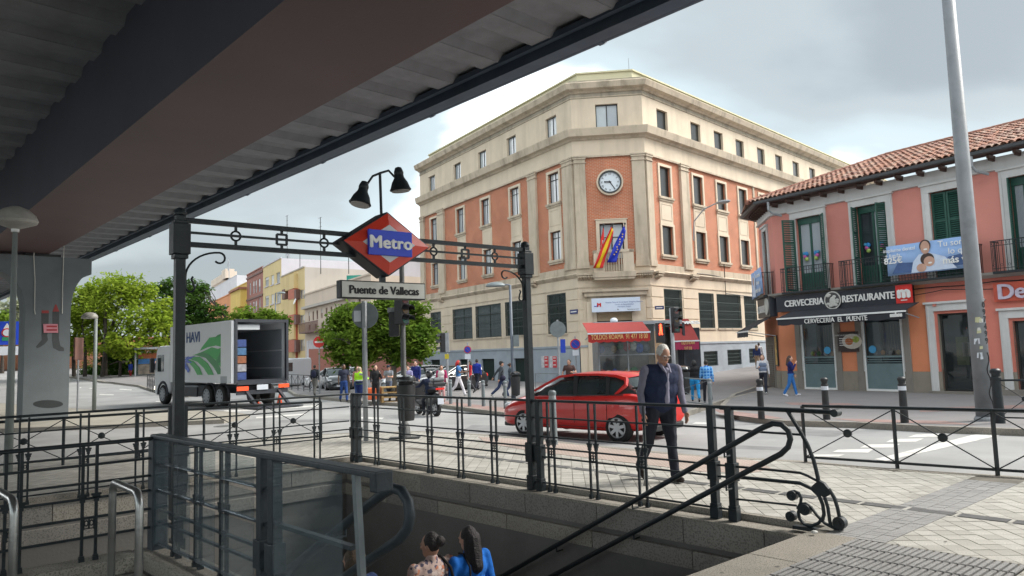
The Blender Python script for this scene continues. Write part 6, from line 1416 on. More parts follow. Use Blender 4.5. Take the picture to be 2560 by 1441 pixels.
# hedge strip of the park
m = MB(); r = random.Random(4); a_, b_ = pg(180, 938, .13), pg(330, 944, .13)
for _ in range(3500):
    p = a_.lerp(b_, r.random()); p = p+V((r.gauss(0,.4), 2+r.gauss(0,.6), abs(r.gauss(0,.5)))); a = V((r.gauss(0,1), r.gauss(0,1), r.gauss(0,.7))).normalized()*.14; c = a.cross(V((0,.3,1)))*.6; m.add([p-a, p-c, p+a, p+c], [(0,1,2,3)])
tag(obj('low_hedge', m, L_mid), 'low ragged hedge under the park trees', 'hedge', kind='stuff')
# ================================================================ vehicles
M_glassd = mat('car_glass', (.035,.05,.052), .03, .5, 1.2, spec=1)
M_tyre = mat('tyre', (.018,.018,.019), .85, .1, 10); M_rim = mat('alloy', (.45,.46,.48), .35, .05, 5, metal=.6)
def paint(name, c): return mat(name, c, .28, .04, 1, coat=.8, spec=.5, dirt=.12, dcol=tuple(x*.6 for x in c), dscale=2)
def wheel(par, x, y, r, w, side, spokes=7, m_=None):
    o = None; m = MB(); prof = [(r*.62,-w/2),(r*.9,-w/2),(r,-w*.35),(r,w*.35),(r*.9,w/2),(r*.62,w/2)]
    M4 = MX.Translation((x, y, r)) @ MX.Rotation(R(90), 4, 'X'); m.lathe(prof, n=28, mat=M4); o = obj('wheel', m, M_tyre, par, smooth=True)
    m = MB(); s = side; yo = y+s*w*.5
    m.tube([(x+r*.64*math.cos(t*math.pi/14), yo, r+r*.64*math.sin(t*math.pi/14)) for t in range(28)], r*.05, 6, closed=True)
    for k in range(spokes): a = 2*math.pi*k/spokes+.2; m.bar((x+r*.1*math.cos(a), yo-s*.005, r+r*.1*math.sin(a)), (x+r*.62*math.cos(a), yo-s*.0, r+r*.62*math.sin(a)), r*.2, .03, up=(0,1,0))
    m.cyl((x, yo-.02, r), (x, yo+.012*s, r), r*.17, n=12); obj('rim', m, m_ or M_rim, o)
    m = MB(); m.cyl((x, yo-s*.04, r), (x, yo-s*.03, r), r*.62, n=24); obj('hub_shade_disc', m, M_black, o)  # black disc stands in for the shade behind the spokes
    return o
def carbody(spec):                          # x forward, stations (x, z_bottom, z_shoulder, z_top, half width, top half width)
    m = MB(); st = spec; k = 0; rows = []
    for (x, zb, zs, zt, w, wt) in st:
        zm = zb+(zs-zb)*.55
        half = [(0, zb), (w*.80, zb), (w*.95, zb+.06), (w, zm-.1), (w, zm+.08), (w*.965, zs-.03), (w*.93, zs), (wt, zt), (wt*.6, zt+(.012 if zt > zs else 0)), (0, zt+.02)]
        full = [(-a, b) for a, b in half[::-1]]+half[1:-1]
        rows.append(len(m.v)); m.v += [(x, a, b) for a, b in full]; n = len(full)
    for a, b in zip(rows, rows[1:]):
        for j in range(n): m.f.append((a+j, a+(j+1)%n, b+(j+1)%n, b+j)); m.m.append(0)
    m.f.append(tuple(rows[0]+j for j in range(n))); m.m.append(0); m.f.append(tuple(rows[-1]+j for j in range(n))[::-1]); m.m.append(0)
    return m
def car(name, label, loc, rz, L=4.0, W=1.72, H=1.46, pm=None, wb=2.55, fo=.82, rear='hatch', group=None, full=True, lights=False):
    o = thing(name, label, 'car', loc, rz, group); w = W/2; k = L/4.0; X_ = lambda t: L-t*k   # t measured from the front bumper
    S = [(0.0,.30,.48,.56,.52*w/.86,.30),(.05,.22,.62,.66,.70*w/.86,.5),(.22,.20,.72,.80,.80*w/.86,.6),(.55,.19,.80,.90,w*.97,.62),(.95,.19,.88,.98,w,.64),(1.2,.19,.92,1.0,w,.66),(1.6,.19,.93,.98,w,.7),(2.2,.19,.95,.98,w,.7),(2.8,.19,.97,1.0,w,.7),(3.3,.2,1.0,1.03,w,.7),(3.65,.22,1.02,1.04,w*.98,.66),(3.86,.26,.98,1.0,w*.94,.6),(3.97,.32,.90,.93,w*.88,.55),(4.0,.38,.70,.75,w*.82,.5)]
    hs = H/1.46; m = carbody([(X_(a), b, c*hs, d*hs, e_, f_*w/.86) for a, b, c, d, e_, f_ in S]); body = obj('body', m, pm, o, smooth='all'); body.modifiers.new('sub', 'SUBSURF').render_levels = 1; body.modifiers['sub'].levels = 1
    rr = .315*hs; xf, xr = X_(fo), X_(fo)-wb
    if full:                                  # cut the wheel arches out of the body
        cut = MB(); 
        for x in (xf, xr): cut.cyl((x, -w-.3, rr+.01), (x, w+.3, rr+.01), rr*1.16, n=28)
        co = bpy.data.objects.new('cut', cut.mesh('cut', [M_black])); col.objects.link(co); b = body.modifiers.new('b', 'BOOLEAN'); b.object = co; b.operation = 'DIFFERENCE'; b.solver = 'EXACT'
        dg = bpy.context.evaluated_depsgraph_get(); dg.update(); ev = body.evaluated_get(dg); me = bpy.data.meshes.new_from_object(ev); body.modifiers.clear(); body.data = me; bpy.data.objects.remove(co)
        me.materials.clear(); me.materials.append(pm); me.materials.append(M_black)
        try: me.set_sharp_from_angle(angle=R(34))
        except Exception: pass
    # cabin: glass house with painted roof and pillars
    G = [(.98,.97,.97,.70,.66),(1.35,.95,1.19,.71,.63),(1.78,.95,1.385,.72,.60),(2.2,.95,1.425,.73,.60),(2.8,.98,1.43,.73,.60),(3.25,1.0,1.40,.72,.58),(3.48,1.0,1.335,.70,.56),(3.80,1.0,1.04,.64,.54)] if rear == 'hatch' else [(.9,.97,.97,.70,.66),(1.25,.95,1.19,.71,.63),(1.6,.95,1.38,.72,.60),(2.2,.95,1.42,.73,.60),(2.8,.98,1.42,.73,.60),(3.5,1.0,1.38,.72,.58),(3.9,1.0,1.3,.70,.56),(3.95,1.0,1.04,.66,.54)]
    q = w/.86; m = MB(); rows = []
    for (a, zb, zt, wb_, wt) in G: rows.append(len(m.v)); x = X_(a); m.v += [(x, -wb_*q*1.08, (zb-.03)*hs), (x, -(wb_*.4+wt*.6)*q*1.06, (zb*.45+zt*.55)*hs), (x, -wt*q, zt*hs), (x, 0, (zt+.02)*hs), (x, wt*q, zt*hs), (x, (wb_*.4+wt*.6)*q*1.06, (zb*.45+zt*.55)*hs), (x, wb_*q*1.08, (zb-.03)*hs)]
    for a, b in zip(rows, rows[1:]):
        for j in range(6): m.f.append((a+j, b+j, b+j+1, a+j+1)); m.m.append(0)
    m.f.append(tuple(rows[-1]+j for j in range(7))); m.m.append(0); obj('window_glass', m, M_glassd, o, smooth='all')
    m = MB(); R_ = []
    for (a, zb, zt, wb_, wt) in G[2:7]: R_.append(len(m.v)); x = X_(a); m.v += [(x, -(wt+.035)*q, (zt-.035)*hs), (x, -(wt+.01)*q, (zt+.012)*hs), (x, 0, (zt+.045)*hs), (x, (wt+.01)*q, (zt+.012)*hs), (x, (wt+.035)*q, (zt-.035)*hs)]
    for a, b in zip(R_, R_[1:]):
        for j in range(4): m.f.append((a+j, b+j, b+j+1, a+j+1)); m.m.append(0)
    ro = obj('roof', m, pm, o, smooth='all'); 
    for s in (-1, 1):
        m = MB(); g = lambda i, f_: V((X_(G[i][0]), s*((G[i][3]*(1-f_)+G[i][4]*f_)*q*1.075+.012), (G[i][1]*(1-f_)+G[i][2]*f_)*hs))
        m.tube([V((X_(.93), s*.74*q*1.04, .97*hs)), g(1, .98), g(2, .98), g(3,.98), g(4,.98), g(5,.97), g(6,.95)], [.03,.032,.03,.028,.028,.035,.05], 6); m.tube([V((X_(3.3), s*.78*q, 1.0*hs)), V((X_(3.52), s*.70*q, 1.2*hs)), g(6,.93)], [.03,.05,.06], 6); obj('pillar', m, pm, o, smooth=True)
        m = MB(); m.bar(V((X_(2.28), s*.80*q, .97*hs)), V((X_(2.22), s*.655*q, 1.40*hs)), .10, .03); m.bar(V((X_(3.12), s*.80*q, .98*hs)), V((X_(3.05), s*.65*q, 1.38*hs)), .08, .03); m.bar(V((X_(1.05), s*.80*q,.955*hs)), V((X_(3.5), s*.80*q,1.0*hs)), .02, .02); obj('window_trim', m, M_dark, o)
        m = MB(); m.ell((X_(1.2), s*(w+.10), 1.0*hs), (.10,.09,.07), 10, 8); m.bar((X_(1.2), s*(w-.05), .96*hs), (X_(1.2), s*(w+.06), .98*hs), .04); obj('mirror', m, M_dark if full else pm, o, smooth=True)
        if full:
            m = MB()
            for a in (1.28, 2.28, 3.12): m.box(X_(a)-.004, X_(a)+.004, s*(w+.001)-.002, s*(w+.001)+.004, .38, .9*hs)
            m.box(X_(3.12), X_(1.28), s*(w+.001)-.002, s*(w+.001)+.004, .30, .31); obj('door_gap', m, M_black, o)
            m = MB()
            for a in (2.1, 2.95): m.box(X_(a)-.08, X_(a)+.08, s*(w+.02)-.012, s*(w+.02)+.012, .80*hs, .825*hs)
            obj('door_handle', m, pm, o, bevel=.008)
        m = MB(); m.ell((X_(3.88), s*w*.78, .86*hs), (.11,.13,.12), 10, 8); obj('tail_light', m, mat('tail_red', (.35,.01,.01), .2, emit=(.6,.02,.01), es=.25), o, smooth=True)
        m = MB(); m.ell((X_(.25), s*w*.72, .70*hs), (.20,.14,.07), 10, 8); obj('headlight', m, mat('headlamp', (.55,.57,.6), .1), o, smooth=True)
    for x in (xf, xr):
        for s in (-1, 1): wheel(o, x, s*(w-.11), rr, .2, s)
    m = MB(); m.box(X_(4.035), X_(4.02), -.26, .26, .42, .53); obj('number_plate', m, M_plate, o); m = MB(); m.box(X_(.0), X_(-.02), -.26, .26, .32, .43); obj('number_plate', m, M_plate, o)
    m = MB(); m.box(X_(4.0), X_(3.9), -w*.8, w*.8, .22, .36); obj('bumper', m, M_dark, o, bevel=.03); m = MB(); m.box(X_(.3), X_(.02), -w*.75, w*.75, .19, .30); obj('bumper', m, M_dark, o, bevel=.03)
    return o
fwp, rwp = pg(1308, 1086), pg(1552, 1103)
d_ = V((-.731, .682, 0))
b = rwp; org = b - d_*.68 + V((.682,.731,0))*.76
redp = paint('red_car_paint', (.62,.022,.018))
rc = car('red_hatchback', 'red hatchback car driving past just behind the stair railing', (org.x, org.y, gz(org.x+1, org.y+1)), math.atan2(d_.y, d_.x), 4.2, 1.78, 1.47, redp, wb=2.66)
m = MB(); m.box(1.75, 2.05, .60, .62, 1.05, 1.15); obj('yellow_sticker', m, mat('sticker_yellow', (.45,.55,.05), .5), rc)
# truck
TR = pg(590, 1003); tl = pd(587, 900, 31.3); td = V((-.725, .688, 0)).normalized()
tk = thing('box_truck', 'white box truck with green swoosh graphic and open rear doors', 'truck', (tl.x, tl.y, gz(tl.x, tl.y)), math.atan2(td.y, td.x))
# local: x forward (to the cab), y to the left of travel; the camera sees the left side (y=+?) 
Lb_, Wb, zb0_, zb1_ = 7.05, 2.5, 1.12, 3.86
# the visible long side passes through the origin; the box lies on its right
M_tw = mat('truck_white', (.62,.65,.68), .4, .04, .6, dirt=.12, dcol=(.4,.42,.43), dscale=1); M_tg = mat('truck_grey', (.30,.33,.36), .5, .1, 1); M_td = mat('truck_dark', (.03,.035,.045), .6, .2, 3); M_ti = mat('truck_inner', (.22,.25,.28), .5, .1, 1); M_gr = mat('swoosh_green', (.02,.36,.06), .45, .04); M_gr2 = mat('swoosh_dark_green', (.015,.22,.05), .45, .04)
sg_ = -1 if (V((-td.y, td.x, 0)).dot(V((.688,.725,0))) < 0) else 1     # sign of local y that points away from the camera side
Y = lambda v: v*sg_
def tb(nm, x0, x1, y0, y1, z0, z1, m_, par=None, **k): m = MB(); m.box(x0, x1, min(Y(y0),Y(y1)), max(Y(y0),Y(y1)), z0, z1); return obj(nm, m, m_, par or tk, **k)
side = tb('box_side', 0, Lb_, 0, .06, zb0_, zb1_, M_tw); tb('box_side', 0, Lb_, Wb-.06, Wb, zb0_, zb1_, M_tw); tb('box_roof', 0, Lb_, .06, Wb-.06, zb1_-.08, zb1_, M_tw); tb('box_front', Lb_-.06, Lb_, .06, Wb-.06, zb0_, zb1_-.08, M_tw); tb('box_floor', 0, Lb_-.06, .06, Wb-.06, zb0_, zb0_+.1, M_td)
for z0, z1 in ((zb0_+.12,zb0_+.55),(zb0_+.62,zb0_+1.35),(zb0_+1.42,zb0_+2.35)): tb('inner_panel', .4, Lb_-.3, Wb-.10, Wb-.065, z0, z1, M_ti)
tb('inner_shade_panel', .1, 3.0, .07, .12, zb0_+.1, zb1_-.1, M_td)  # dark panel added to stand in for the shade inside the box
for y0, y1, z0, z1 in ((-.02,.1,zb0_-.02,zb1_+.03),(Wb-.1,Wb+.02,zb0_-.02,zb1_+.03)): tb('rear_frame', -.06, .1, y0, y1, z0, z1, M_td, bevel=.01)
tb('rear_frame', -.06, .1, .1, Wb-.1, zb1_-.1, zb1_+.03, M_td); tb('rear_frame', -.06, .1, .1, Wb-.1, zb0_-.1, zb0_+.02, M_td); tb('roller_roof', .1, 1.1, .15, 1.2, zb1_-.42, zb1_-.2, M_tw)
tb('folded_door', .0, 1.15, -.10, -.03, zb0_-.0, zb1_-.05, M_tw); tb('folded_door', .0, .42, -.15, -.11, zb0_+.0, zb1_-.05, M_tw); tb('door_skirt', .0, 1.15, -.11, -.101, zb0_, zb0_+.3, M_tg)
def sw(nm, pts, m_, y=-.004):
    m = MB(); yy = Y(y); m.wallprism([(a, b) for a, b in pts], min(yy, yy-.003*sg_), max(yy, yy-.003*sg_)); o = obj(nm, m, m_, tk); return o
TP = Plane(tl, td)
def tp(x, y): s, z = TP.at(x, y); return (s, z-tk.location.z)
sws = [([(557,833),(540,842),(524,844+0),(505,868),(500,877),(520,868),(540,864),(557,868)], M_gr), ([(557,868),(545,872),(530,868),(505,880),(483,888),(500,889),(525,889),(540,900),(557,925)], M_gr),
       ([(557,865),(545,895),(536,916),(552,905)], M_gr2), ([(505,880),(520,884),(545,905),(557,935),(545,936),(535,918),(515,895),(490,888)], M_gr2), ([(480,892),(500,892),(520,908),(530,925),(535,937),(521,937),(510,920),(495,905),(475,897)], M_gr),
       ([(468,898),(485,903),(500,920),(507,937),(494,937),(485,920),(474,908)], M_gr), ([(557,833),(545,838),(537,845),(557,838)], M_gr2)]
for i, (p_, m_) in enumerate(sws): sw('swoosh_stripe', [tp(*q) for q in p_], m_, -.004-.003*i)
for p_ in ([(459,900),(470,893),(490,890),(480,896),(466,902)], [(459,906),(470,900),(482,906),(476,908)], [(459,914),(466,906),(476,925),(472,932)], [(459,895),(475,890),(470,894)]): sw('swoosh_stripe', [tp(*q) for q in p_], mat('swoosh_blue', (.01,.08,.5), .4), -.03)
hx, hz = tp(466, 846); t = text('lettering', 'HAVI', .70, M_navy, tk, (hx, Y(-.012), hz), rot=(R(90), 0, 0 if sg_ > 0 else math.pi), depth=.006, bold=.012, align='RIGHT' if sg_ > 0 else 'LEFT')
hx2 = tp(481, 846)[0]; t.location.x = hx2
t.rotation_euler = (R(90), 0, math.pi if sg_ < 0 else 0); t.location.x = hx
# chassis
tb('chassis', .2, Lb_+1.4, .7, 1.1, .62, .95, M_td); tb('chassis', .2, Lb_+1.4, 1.4, 1.8, .62, .95, M_td); tb('side_guard', 4.0, 6.0, .05, .10, .45, .9, M_td); tb('tank', 4.1, 5.8, .12, .6, .45, .98, M_tg, bevel=.05); tb('rear_bar', -.1, .0, .05, Wb-.05, .60, .78, M_td)
tb('number_plate', -.14, -.10, .95, 1.47, .78, 1.0, M_plate); tb('tail_light', -.16, -.08, .05, .55, .78, .96, mat('truck_tail', (.5,.05,.02), .3, emit=(.9,.10,.03), es=.3)); tb('tail_light', -.16, -.08, Wb-.5, Wb-.02, .82, .98, _mats['truck_tail'])
m = MB(); m.box(-1.7, -.1, min(Y(.2),Y(Wb-.2)), max(Y(.2),Y(Wb-.2)), .03, .09); obj('tail_lift', m, M_td, tk)
for y in (.5, 2.0): m = MB(); m.bar((-.1, Y(y), .7), (-1.0, Y(y), .12), .12, .1); obj('lift_arm', m, M_td, tk)
for x in (1.55, 2.9, Lb_+1.0):
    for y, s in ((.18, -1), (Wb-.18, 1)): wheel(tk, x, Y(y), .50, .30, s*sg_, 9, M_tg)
for x in (1.55, 2.9): m = MB(); m.tube([(x+.6*math.cos(t*math.pi/8), Y(.2), .5+.6*math.sin(t*math.pi/8)) for t in range(9)], .05, 6); obj('mudguard', m, M_td, tk)
m = MB(); cab = [(Lb_+.15,.75),(Lb_+.35,.55),(Lb_+2.0,.42),(Lb_+2.2,.6),(Lb_+2.22,1.6),(Lb_+1.95,2.75),(Lb_+1.6,2.95),(Lb_+.3,2.95),(Lb_+.15,2.8)]
y0, y1 = sorted((Y(.06), Y(Wb-.06))); m.wallprism(cab, y0, y1); obj('cab', m, M_tw, tk, bevel=.08)
tb('cab_window', Lb_+.95, Lb_+1.75, .045, .06, 1.65, 2.5, M_glassd); tb('windscreen', Lb_+2.06, Lb_+2.12, .2, Wb-.2, 1.75, 2.6, M_glassd); tb('mirror', Lb_+1.95, Lb_+2.15, -.22, -.02, 1.6, 2.35, M_dark, bevel=.03)
tb('cab_step', Lb_+.45, Lb_+1.5, .04, .08, .42, .7, M_td); tb('headlight', Lb_+2.1, Lb_+2.26, .1, .45, .72, .9, mat('lamp_on', (.9,.8,.6), .3, emit=(1,.85,.6), es=3))
m = MB(); m.tube([(Lb_+1.0+.62*math.cos(t*math.pi/8), Y(.055), .5+.62*math.sin(t*math.pi/8)) for t in range(9)], .07, 6); obj('mudguard', m, M_td, tk)
for z in range(5):
    for k in range(2): m = MB(); m.box(-.0+.15+k*.42, .53+k*.42, *sorted((Y(.14), Y(.6))), zb0_+.12+z*.36, zb0_+.44+z*.36); o = obj('crate', m, mat('crate%d' % ((z+k) % 4), [(.03,.06,.2),(.3,.3,.32),(.25,.09,.04),(.05,.13,.25)][(z+k) % 4], .6, .3, 8), None, bevel=.01); o.matrix_world = MX.Translation(tk.location) @ MX.Rotation(tk.rotation_euler[2], 4, 'Z'); tag(o, ['%s crate in the truck, %s of the %s stack' % (['dark blue','pale grey','rusty orange','sea blue'][(z+k) % 4], ['bottom one','second from below','middle one','second from top','top one'][z], ['rear','inner'][k])][0], 'crate', 'crates stacked inside the open truck')
for pts_ in (((1180,1062),(1330,1068),(1310,1088),(1150,1080)), ((1980,1070),(2120,1078),(2090,1092),(1930,1084)), ((700,1050),(930,1046),(925,1052),(695,1057)), ((520,1000),(700,992),(720,1001),(540,1010)), ((1820,1112),(1960,1118),(1948,1126),(1800,1120))):
    decal('asphalt_patch', pts_, mat('asphalt_patch', (.22,.22,.222), .9, .15, 2, .2, 60), .002, road)
# traffic cones
for x, y, lb in ((642, 1009, 'orange traffic cone nearer the truck wheel'), (699, 1009, 'orange traffic cone nearer the hedge barrier')):
    c = pg(x, y); o = thing('traffic_cone', lb, 'cone', c, 0, 'cones behind the truck'); m = MB(); m.lathe([(.13,.02),(.03,.45),(.02,.46)], n=12); m.box(-.16,.16,-.16,.16,0,.03); obj('cone_body', m, mat('cone_orange', (.7,.08,.02), .5), o, smooth=True); m = MB(); m.lathe([(.088,.20),(.062,.30)], n=12); obj('stripe', m, M_white, o)
# parked and moving vehicles at the crossing
def carat(label, x, y, rz, **k): p = pg(x, y); return car('parked_car', label, (p.x, p.y, p.z), rz, full=False, **k)
carat('black hatchback parked facing us below the no parking sign', 1200, 975, R(-135), L=4.1, pm=paint('paint_black', (.02,.022,.025)), group='cars parked by the crossing')
carat('silver car half hidden by the black hatchback', 1120, 972, R(-150), pm=paint('paint_silver', (.35,.37,.38)), group='cars parked by the crossing')
carat('dark car parked beside the no entry sign', 835, 974, R(-70), pm=paint('paint_dark', (.04,.045,.05)), group='cars parked by the crossing')
carat('white car behind the group of people under the trees', 905, 972, R(160), pm=paint('paint_white', (.6,.6,.6)), group='cars parked by the crossing')
p = pg(1722+10, 972); 
va = thing('white_van', 'white van facing us behind the low crossed barrier', 'van', pg(750, 966), R(-100)); m = MB(); m.wallprism([(0,.35),(1.0,.3),(4.3,.3),(5.0,.4),(5.05,.9),(4.3,1.15),(3.7,1.95),(3.4,2.1),(.1,2.1),(0,1.9)][::1], -.95, .95); obj('body', m, paint('van_white', (.55,.6,.63)), va, bevel=.07)
m = MB(); m.add([(4.32,-.82,1.2),(4.32,.82,1.2),(3.76,.78,1.92),(3.76,-.78,1.92)], [(0,1,2,3)]); o = obj('windscreen', m, mat('screen_blue', (.04,.09,.14), .08, spec=.8), va); o.location = (.03, 0, .02)
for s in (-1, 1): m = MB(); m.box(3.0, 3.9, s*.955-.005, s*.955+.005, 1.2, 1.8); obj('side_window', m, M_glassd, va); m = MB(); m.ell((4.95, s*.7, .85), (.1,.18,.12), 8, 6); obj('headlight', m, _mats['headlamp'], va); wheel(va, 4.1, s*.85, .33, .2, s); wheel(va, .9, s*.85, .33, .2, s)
p = pg(40, 928); carat('white car far away beyond the pier', 34, 928, R(200), pm=paint('paint_white', (.6,.6,.6)))
# scooter
sp = pg(1092, 1041); sr = R(122); sc_ = thing('motor_scooter', 'black motor scooter with a top box seen from behind', 'scooter', sp, sr); M_sb = mat('scooter_black', (.018,.019,.022), .3, .1, coat=.5)
m = MB(); m.ell((.35,0,.55), (.55,.17,.22), 14, 10); m.ell((0,0,.62), (.28,.15,.16)); obj('rear_body', m, M_sb, sc_, smooth=True)
m = MB(); m.ell((.5,0,.84), (.45,.16,.09), 12, 8); obj('saddle', m, M_black, sc_, smooth=True); m = MB(); m.wallprism([(.95,.28),(1.35,.3),(1.45,.9),(1.35,1.15),(1.28,1.1),(1.3,.5),(.95,.38)], -.2, .2); obj('leg_shield', m, M_sb, sc_, bevel=.03)
m = MB(); m.box(-.28,.12,-.24,.24,1.0,1.16); obj('top_box', m, M_sb, sc_, bevel=.05); m = MB(); m.box(-.26,.10,-.22,.22,1.165,1.30); obj('box_lid', m, mat('lid_grey', (.12,.13,.14), .25, coat=.5), sc_, bevel=.06); m = MB(); m.box(-.30,-.27,-.15,.15,.90,.96); obj('tail_light', m, _mats['tail_red'], sc_); m = MB(); m.box(-.34,-.32,-.11,.11,.42,.66); obj('number_plate', m, M_plate, sc_); m = MB(); m.bar((-.1,0,.62),(-.34,0,.35), .05, .1); obj('mudguard', m, M_sb, sc_)
m = MB(); m.tube([(1.25,-.33,1.12),(1.33,-.2,1.15),(1.35,0,1.12),(1.33,.2,1.15),(1.25,.33,1.12)], .018, 6); obj('handlebar', m, M_dark, sc_)
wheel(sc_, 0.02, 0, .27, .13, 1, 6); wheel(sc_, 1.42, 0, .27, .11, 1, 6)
# delivery trolley and bags next to the bin
tr = thing('hand_truck', 'hand truck loaded with an orange box and a wooden pallet', 'trolley', pg(960, 1012), R(20)); m = MB(); m.box(-.75,-.25,-.3,.3,.25,.75); obj('orange_box', m, mat('box_orange', (.65,.12,.03), .6, .2, 6), tr, bevel=.03)
for z in (.10, .3, .5, .72): m = MB(); m.box(-.15,.65,-.35,.35,z,z+.05); obj('pallet_board', m, mat('pallet_wood', (.42,.27,.11), .8, .2, 6), tr)
for x in (-.1, .6): m = MB(); m.box(x-.04,x+.04,-.33,.33,.1,.75); obj('pallet_post', m, _mats['pallet_wood'], tr)
m = MB(); m.bar((-.2,.0,.7),(-.75,.1,1.35), .04); m.bar((-.7,-.0,1.3),(-1.0,.15,1.35), .08); obj('handle', m, M_galv, tr)
# ================================================================ street furniture
def pole(m, h, r=.05, r2=None, n=10, z0=-.05): m.tube([(0,0,z0),(0,0,h)], [r, r2 or r], n)
def at0(x, y, near=False): return pz(x, y, 0) if near else pg(x, y, .13)
# tall mast at the right
b = pg(2464, 1052, .13); k = b.y/F; o = thing('tall_mast', 'tall tapered grey steel mast in front of the pink house', 'mast', b, 0)
m = MB(); m.tube([(0,0,-.1),(0,0,3),(0,0,13.5)], [.18,.165,.115], 20); obj('mast_tube', m, mat('mast_steel', (.21,.225,.24), .5, .2, 3, .08, 40, dirt=.4, dcol=(.1,.1,.1), dscale=1.5, spec=.4), o, smooth='all'); m = MB(); m.lathe([(.22,-.05),(.22,.05),(.19,.1)], n=18); obj('base', m, M_galv, o)
ang = math.atan2(-b.x, b.y)
for i, c_ in enumerate('097499'): t_ = text('painted_number', c_, .19, M_ink, o, (0,0,0), depth=.002, bold=.004); aa = R(-90)-ang*0+.45; t_.location = (.172*math.cos(aa+.05), .172*math.sin(aa+.05), 2.55-.16*i); t_.rotation_euler = (R(90), 0, aa+R(90))
r = random.Random(9)
for i in range(9): m = MB(); aa = R(-100)+r.uniform(-.6,.3); z = r.uniform(1.2, 2.3); s_ = r.uniform(.03,.07); q = [(.178*math.cos(aa+a_), .178*math.sin(aa+a_), z+b_) for a_, b_ in ((-s_/.2,-s_),(s_/.2,-s_*.8),(s_/.2,s_),(-s_/.25,s_*.9))]; m.add(q, [(0,1,2,3)]); obj('torn_sticker', m, r.choice([M_plate, M_wtrim, mat('stk_y', (.5,.5,.3), .6)]), o)
m = MB(); pts = [(.178*math.cos(R(-70)+.25*math.sin(i*1.1)), .178*math.sin(R(-70)+.25*math.sin(i*1.1)), 1.5-.09*i) for i in range(14)]; m.tube(pts, .012, 5); obj('graffiti', m, M_ink, o)
# bollards
def bollard(m, h=.95, r=.055): m.tube([(0,0,0),(0,0,h*.80)], [r*1.15, r], 12); m.lathe([(r*1.15,h*.80),(r*1.15,h*.84),(r*.9,h*.85),(r*.95,h*.9),(r*1.2,h*.93),(r*1.15,h*.97),(r*.7,h)], n=12)
BL = [(1904,1047,'black bollard with white band nearest the corner door of the bar'), (2067,1049,'black bollard with white band in front of the first shop window'), (2262,1057,'black bollard with stickers in front of the second shop window')]
proto = None
for x, y, lb in BL:
    p = at0(x, y)
    if proto is None:
        proto = thing('bollard', lb, 'bollard', p, 0, 'bollards in front of the bar'); m = MB(); bollard(m, 1.02, .075); obj('post', m, M_dark, proto, smooth=True); m = MB(); m.lathe([(.084,.72),(.083,.84)], n=14); obj('white_band', m, M_plate, proto)
    else: dup(proto, p, 0, lb)
pb = None
for x, y, lb in ((1127,1010,'grey bollard left of the no parking sign pole'), (1174,1016,'grey bollard under the round no parking sign'), (1209,1016,'grey bollard below the dark plinth doors'), (1264,1022,'grey bollard with white top next to the walking couple'), (1777,1024,'thick grey post at the end of the crossed barrier'), (1385,1088,'grey bollard with white top in front of the red car')):
    p = at0(x, y) if x < 1300 or x > 1500 else pz(x, 1112, 0)
    if pb is None: pb = thing('grey_bollard', lb, 'bollard', p, 0, 'grey bollards along the crossing'); m = MB(); bollard(m, .95, .06); obj('post', m, M_paint_grey, pb, smooth=True); m = MB(); m.lathe([(.066,.80),(.06,.86),(.04,.9)], n=12); obj('cap', m, M_galv, pb)
    else: c = dup(pb, p, 0, lb)
# crossed pedestrian barriers
def xbarrier(name, label, pts, h=.95, zb=.12, cat='barrier', r1=.022, nodes=True, mat_=M_iron, group=None):
    o = thing(name, label, cat, pts[0], 0, group)
    L0 = V(pts[0]); q = [V(p)-L0 for p in pts]; up = V((0,0,1))
    for i, p in enumerate(q): m = MB(); m.bar(p-up*.0, p+up*h, .035, .035); obj('post', m, mat_, o)
    for a, b in zip(q, q[1:]):
        m = MB(); m.tube([a+up*h, b+up*h], r1, 8); obj('top_rail', m, mat_, o); m = MB(); m.bar(a+up*zb, b+up*zb, .03, .03); obj('bottom_rail', m, mat_, o)
        for u0, u1 in ((zb, h-.02), (h-.02, zb)): m = MB(); m.bar(a+up*u0, b+up*u1, .014, .014); obj('cross_bar', m, mat_, o)
        c = (a+b)/2+up*((h+zb)/2); d = (b-a).normalized(); n = V((-d.y, d.x, 0))
        if nodes: m = MB(); m.tube([c-n*.03, c-n*.02, c+n*.02, c+n*.03], [.03,.055,.055,.03], 14); obj('centre_boss', m, mat_, o, smooth=True)
    return o
def onkerb(px, top_y, h=.77): p = pz(px, top_y, h); return V((p.x, p.y, 0))
rb_ = [onkerb(x, y) for x, y in ((2005,1015),(2232,1020),(2480,1026),(2760,1032))]
xbarrier('crossed_barrier', 'black crossed pedestrian barrier along the kerb at the right', rb_, h=.77, zb=.07)
lbp = [(59,1104),(254,1089),(430,1075),(586,1062),(733,1052)]
nod = [pz(x, y, .44) for x, y in lbp]; mids = [(a+b)/2 for a, b in zip(nod, nod[1:])]; mids = [nod[0]*1.5-nod[1]*.5]+mids+[nod[-1]*1.5-nod[-2]*.5]; mids = [V((p.x, p.y, 0)) for p in mids]
mids = [mids[0]*2-mids[1]]+mids
xbarrier('crossed_barrier', 'black crossed pedestrian barrier behind the stair well on the left', mids, h=.78, zb=.10)
q = [pg(x, y, .13) for x, y in ((1640,1003),(1777,1022))]; xbarrier('crossed_barrier', 'grey crossed barrier beside the kiosk bin', [q[0], q[1]], h=.9, mat_=M_paint_grey)
q = pg(2500, 1058, .13); q2 = pg(2640, 1062, .13); xbarrier('crossed_barrier', 'dark crossed barrier starting at the thick post by the mast', [q, q2], h=.9); o = thing('corner_post', 'thick dark cast post right of the tall mast', 'bollard', q); m = MB(); bollard(m, 1.15, .09); obj('post', m, M_iron, o, smooth=True)
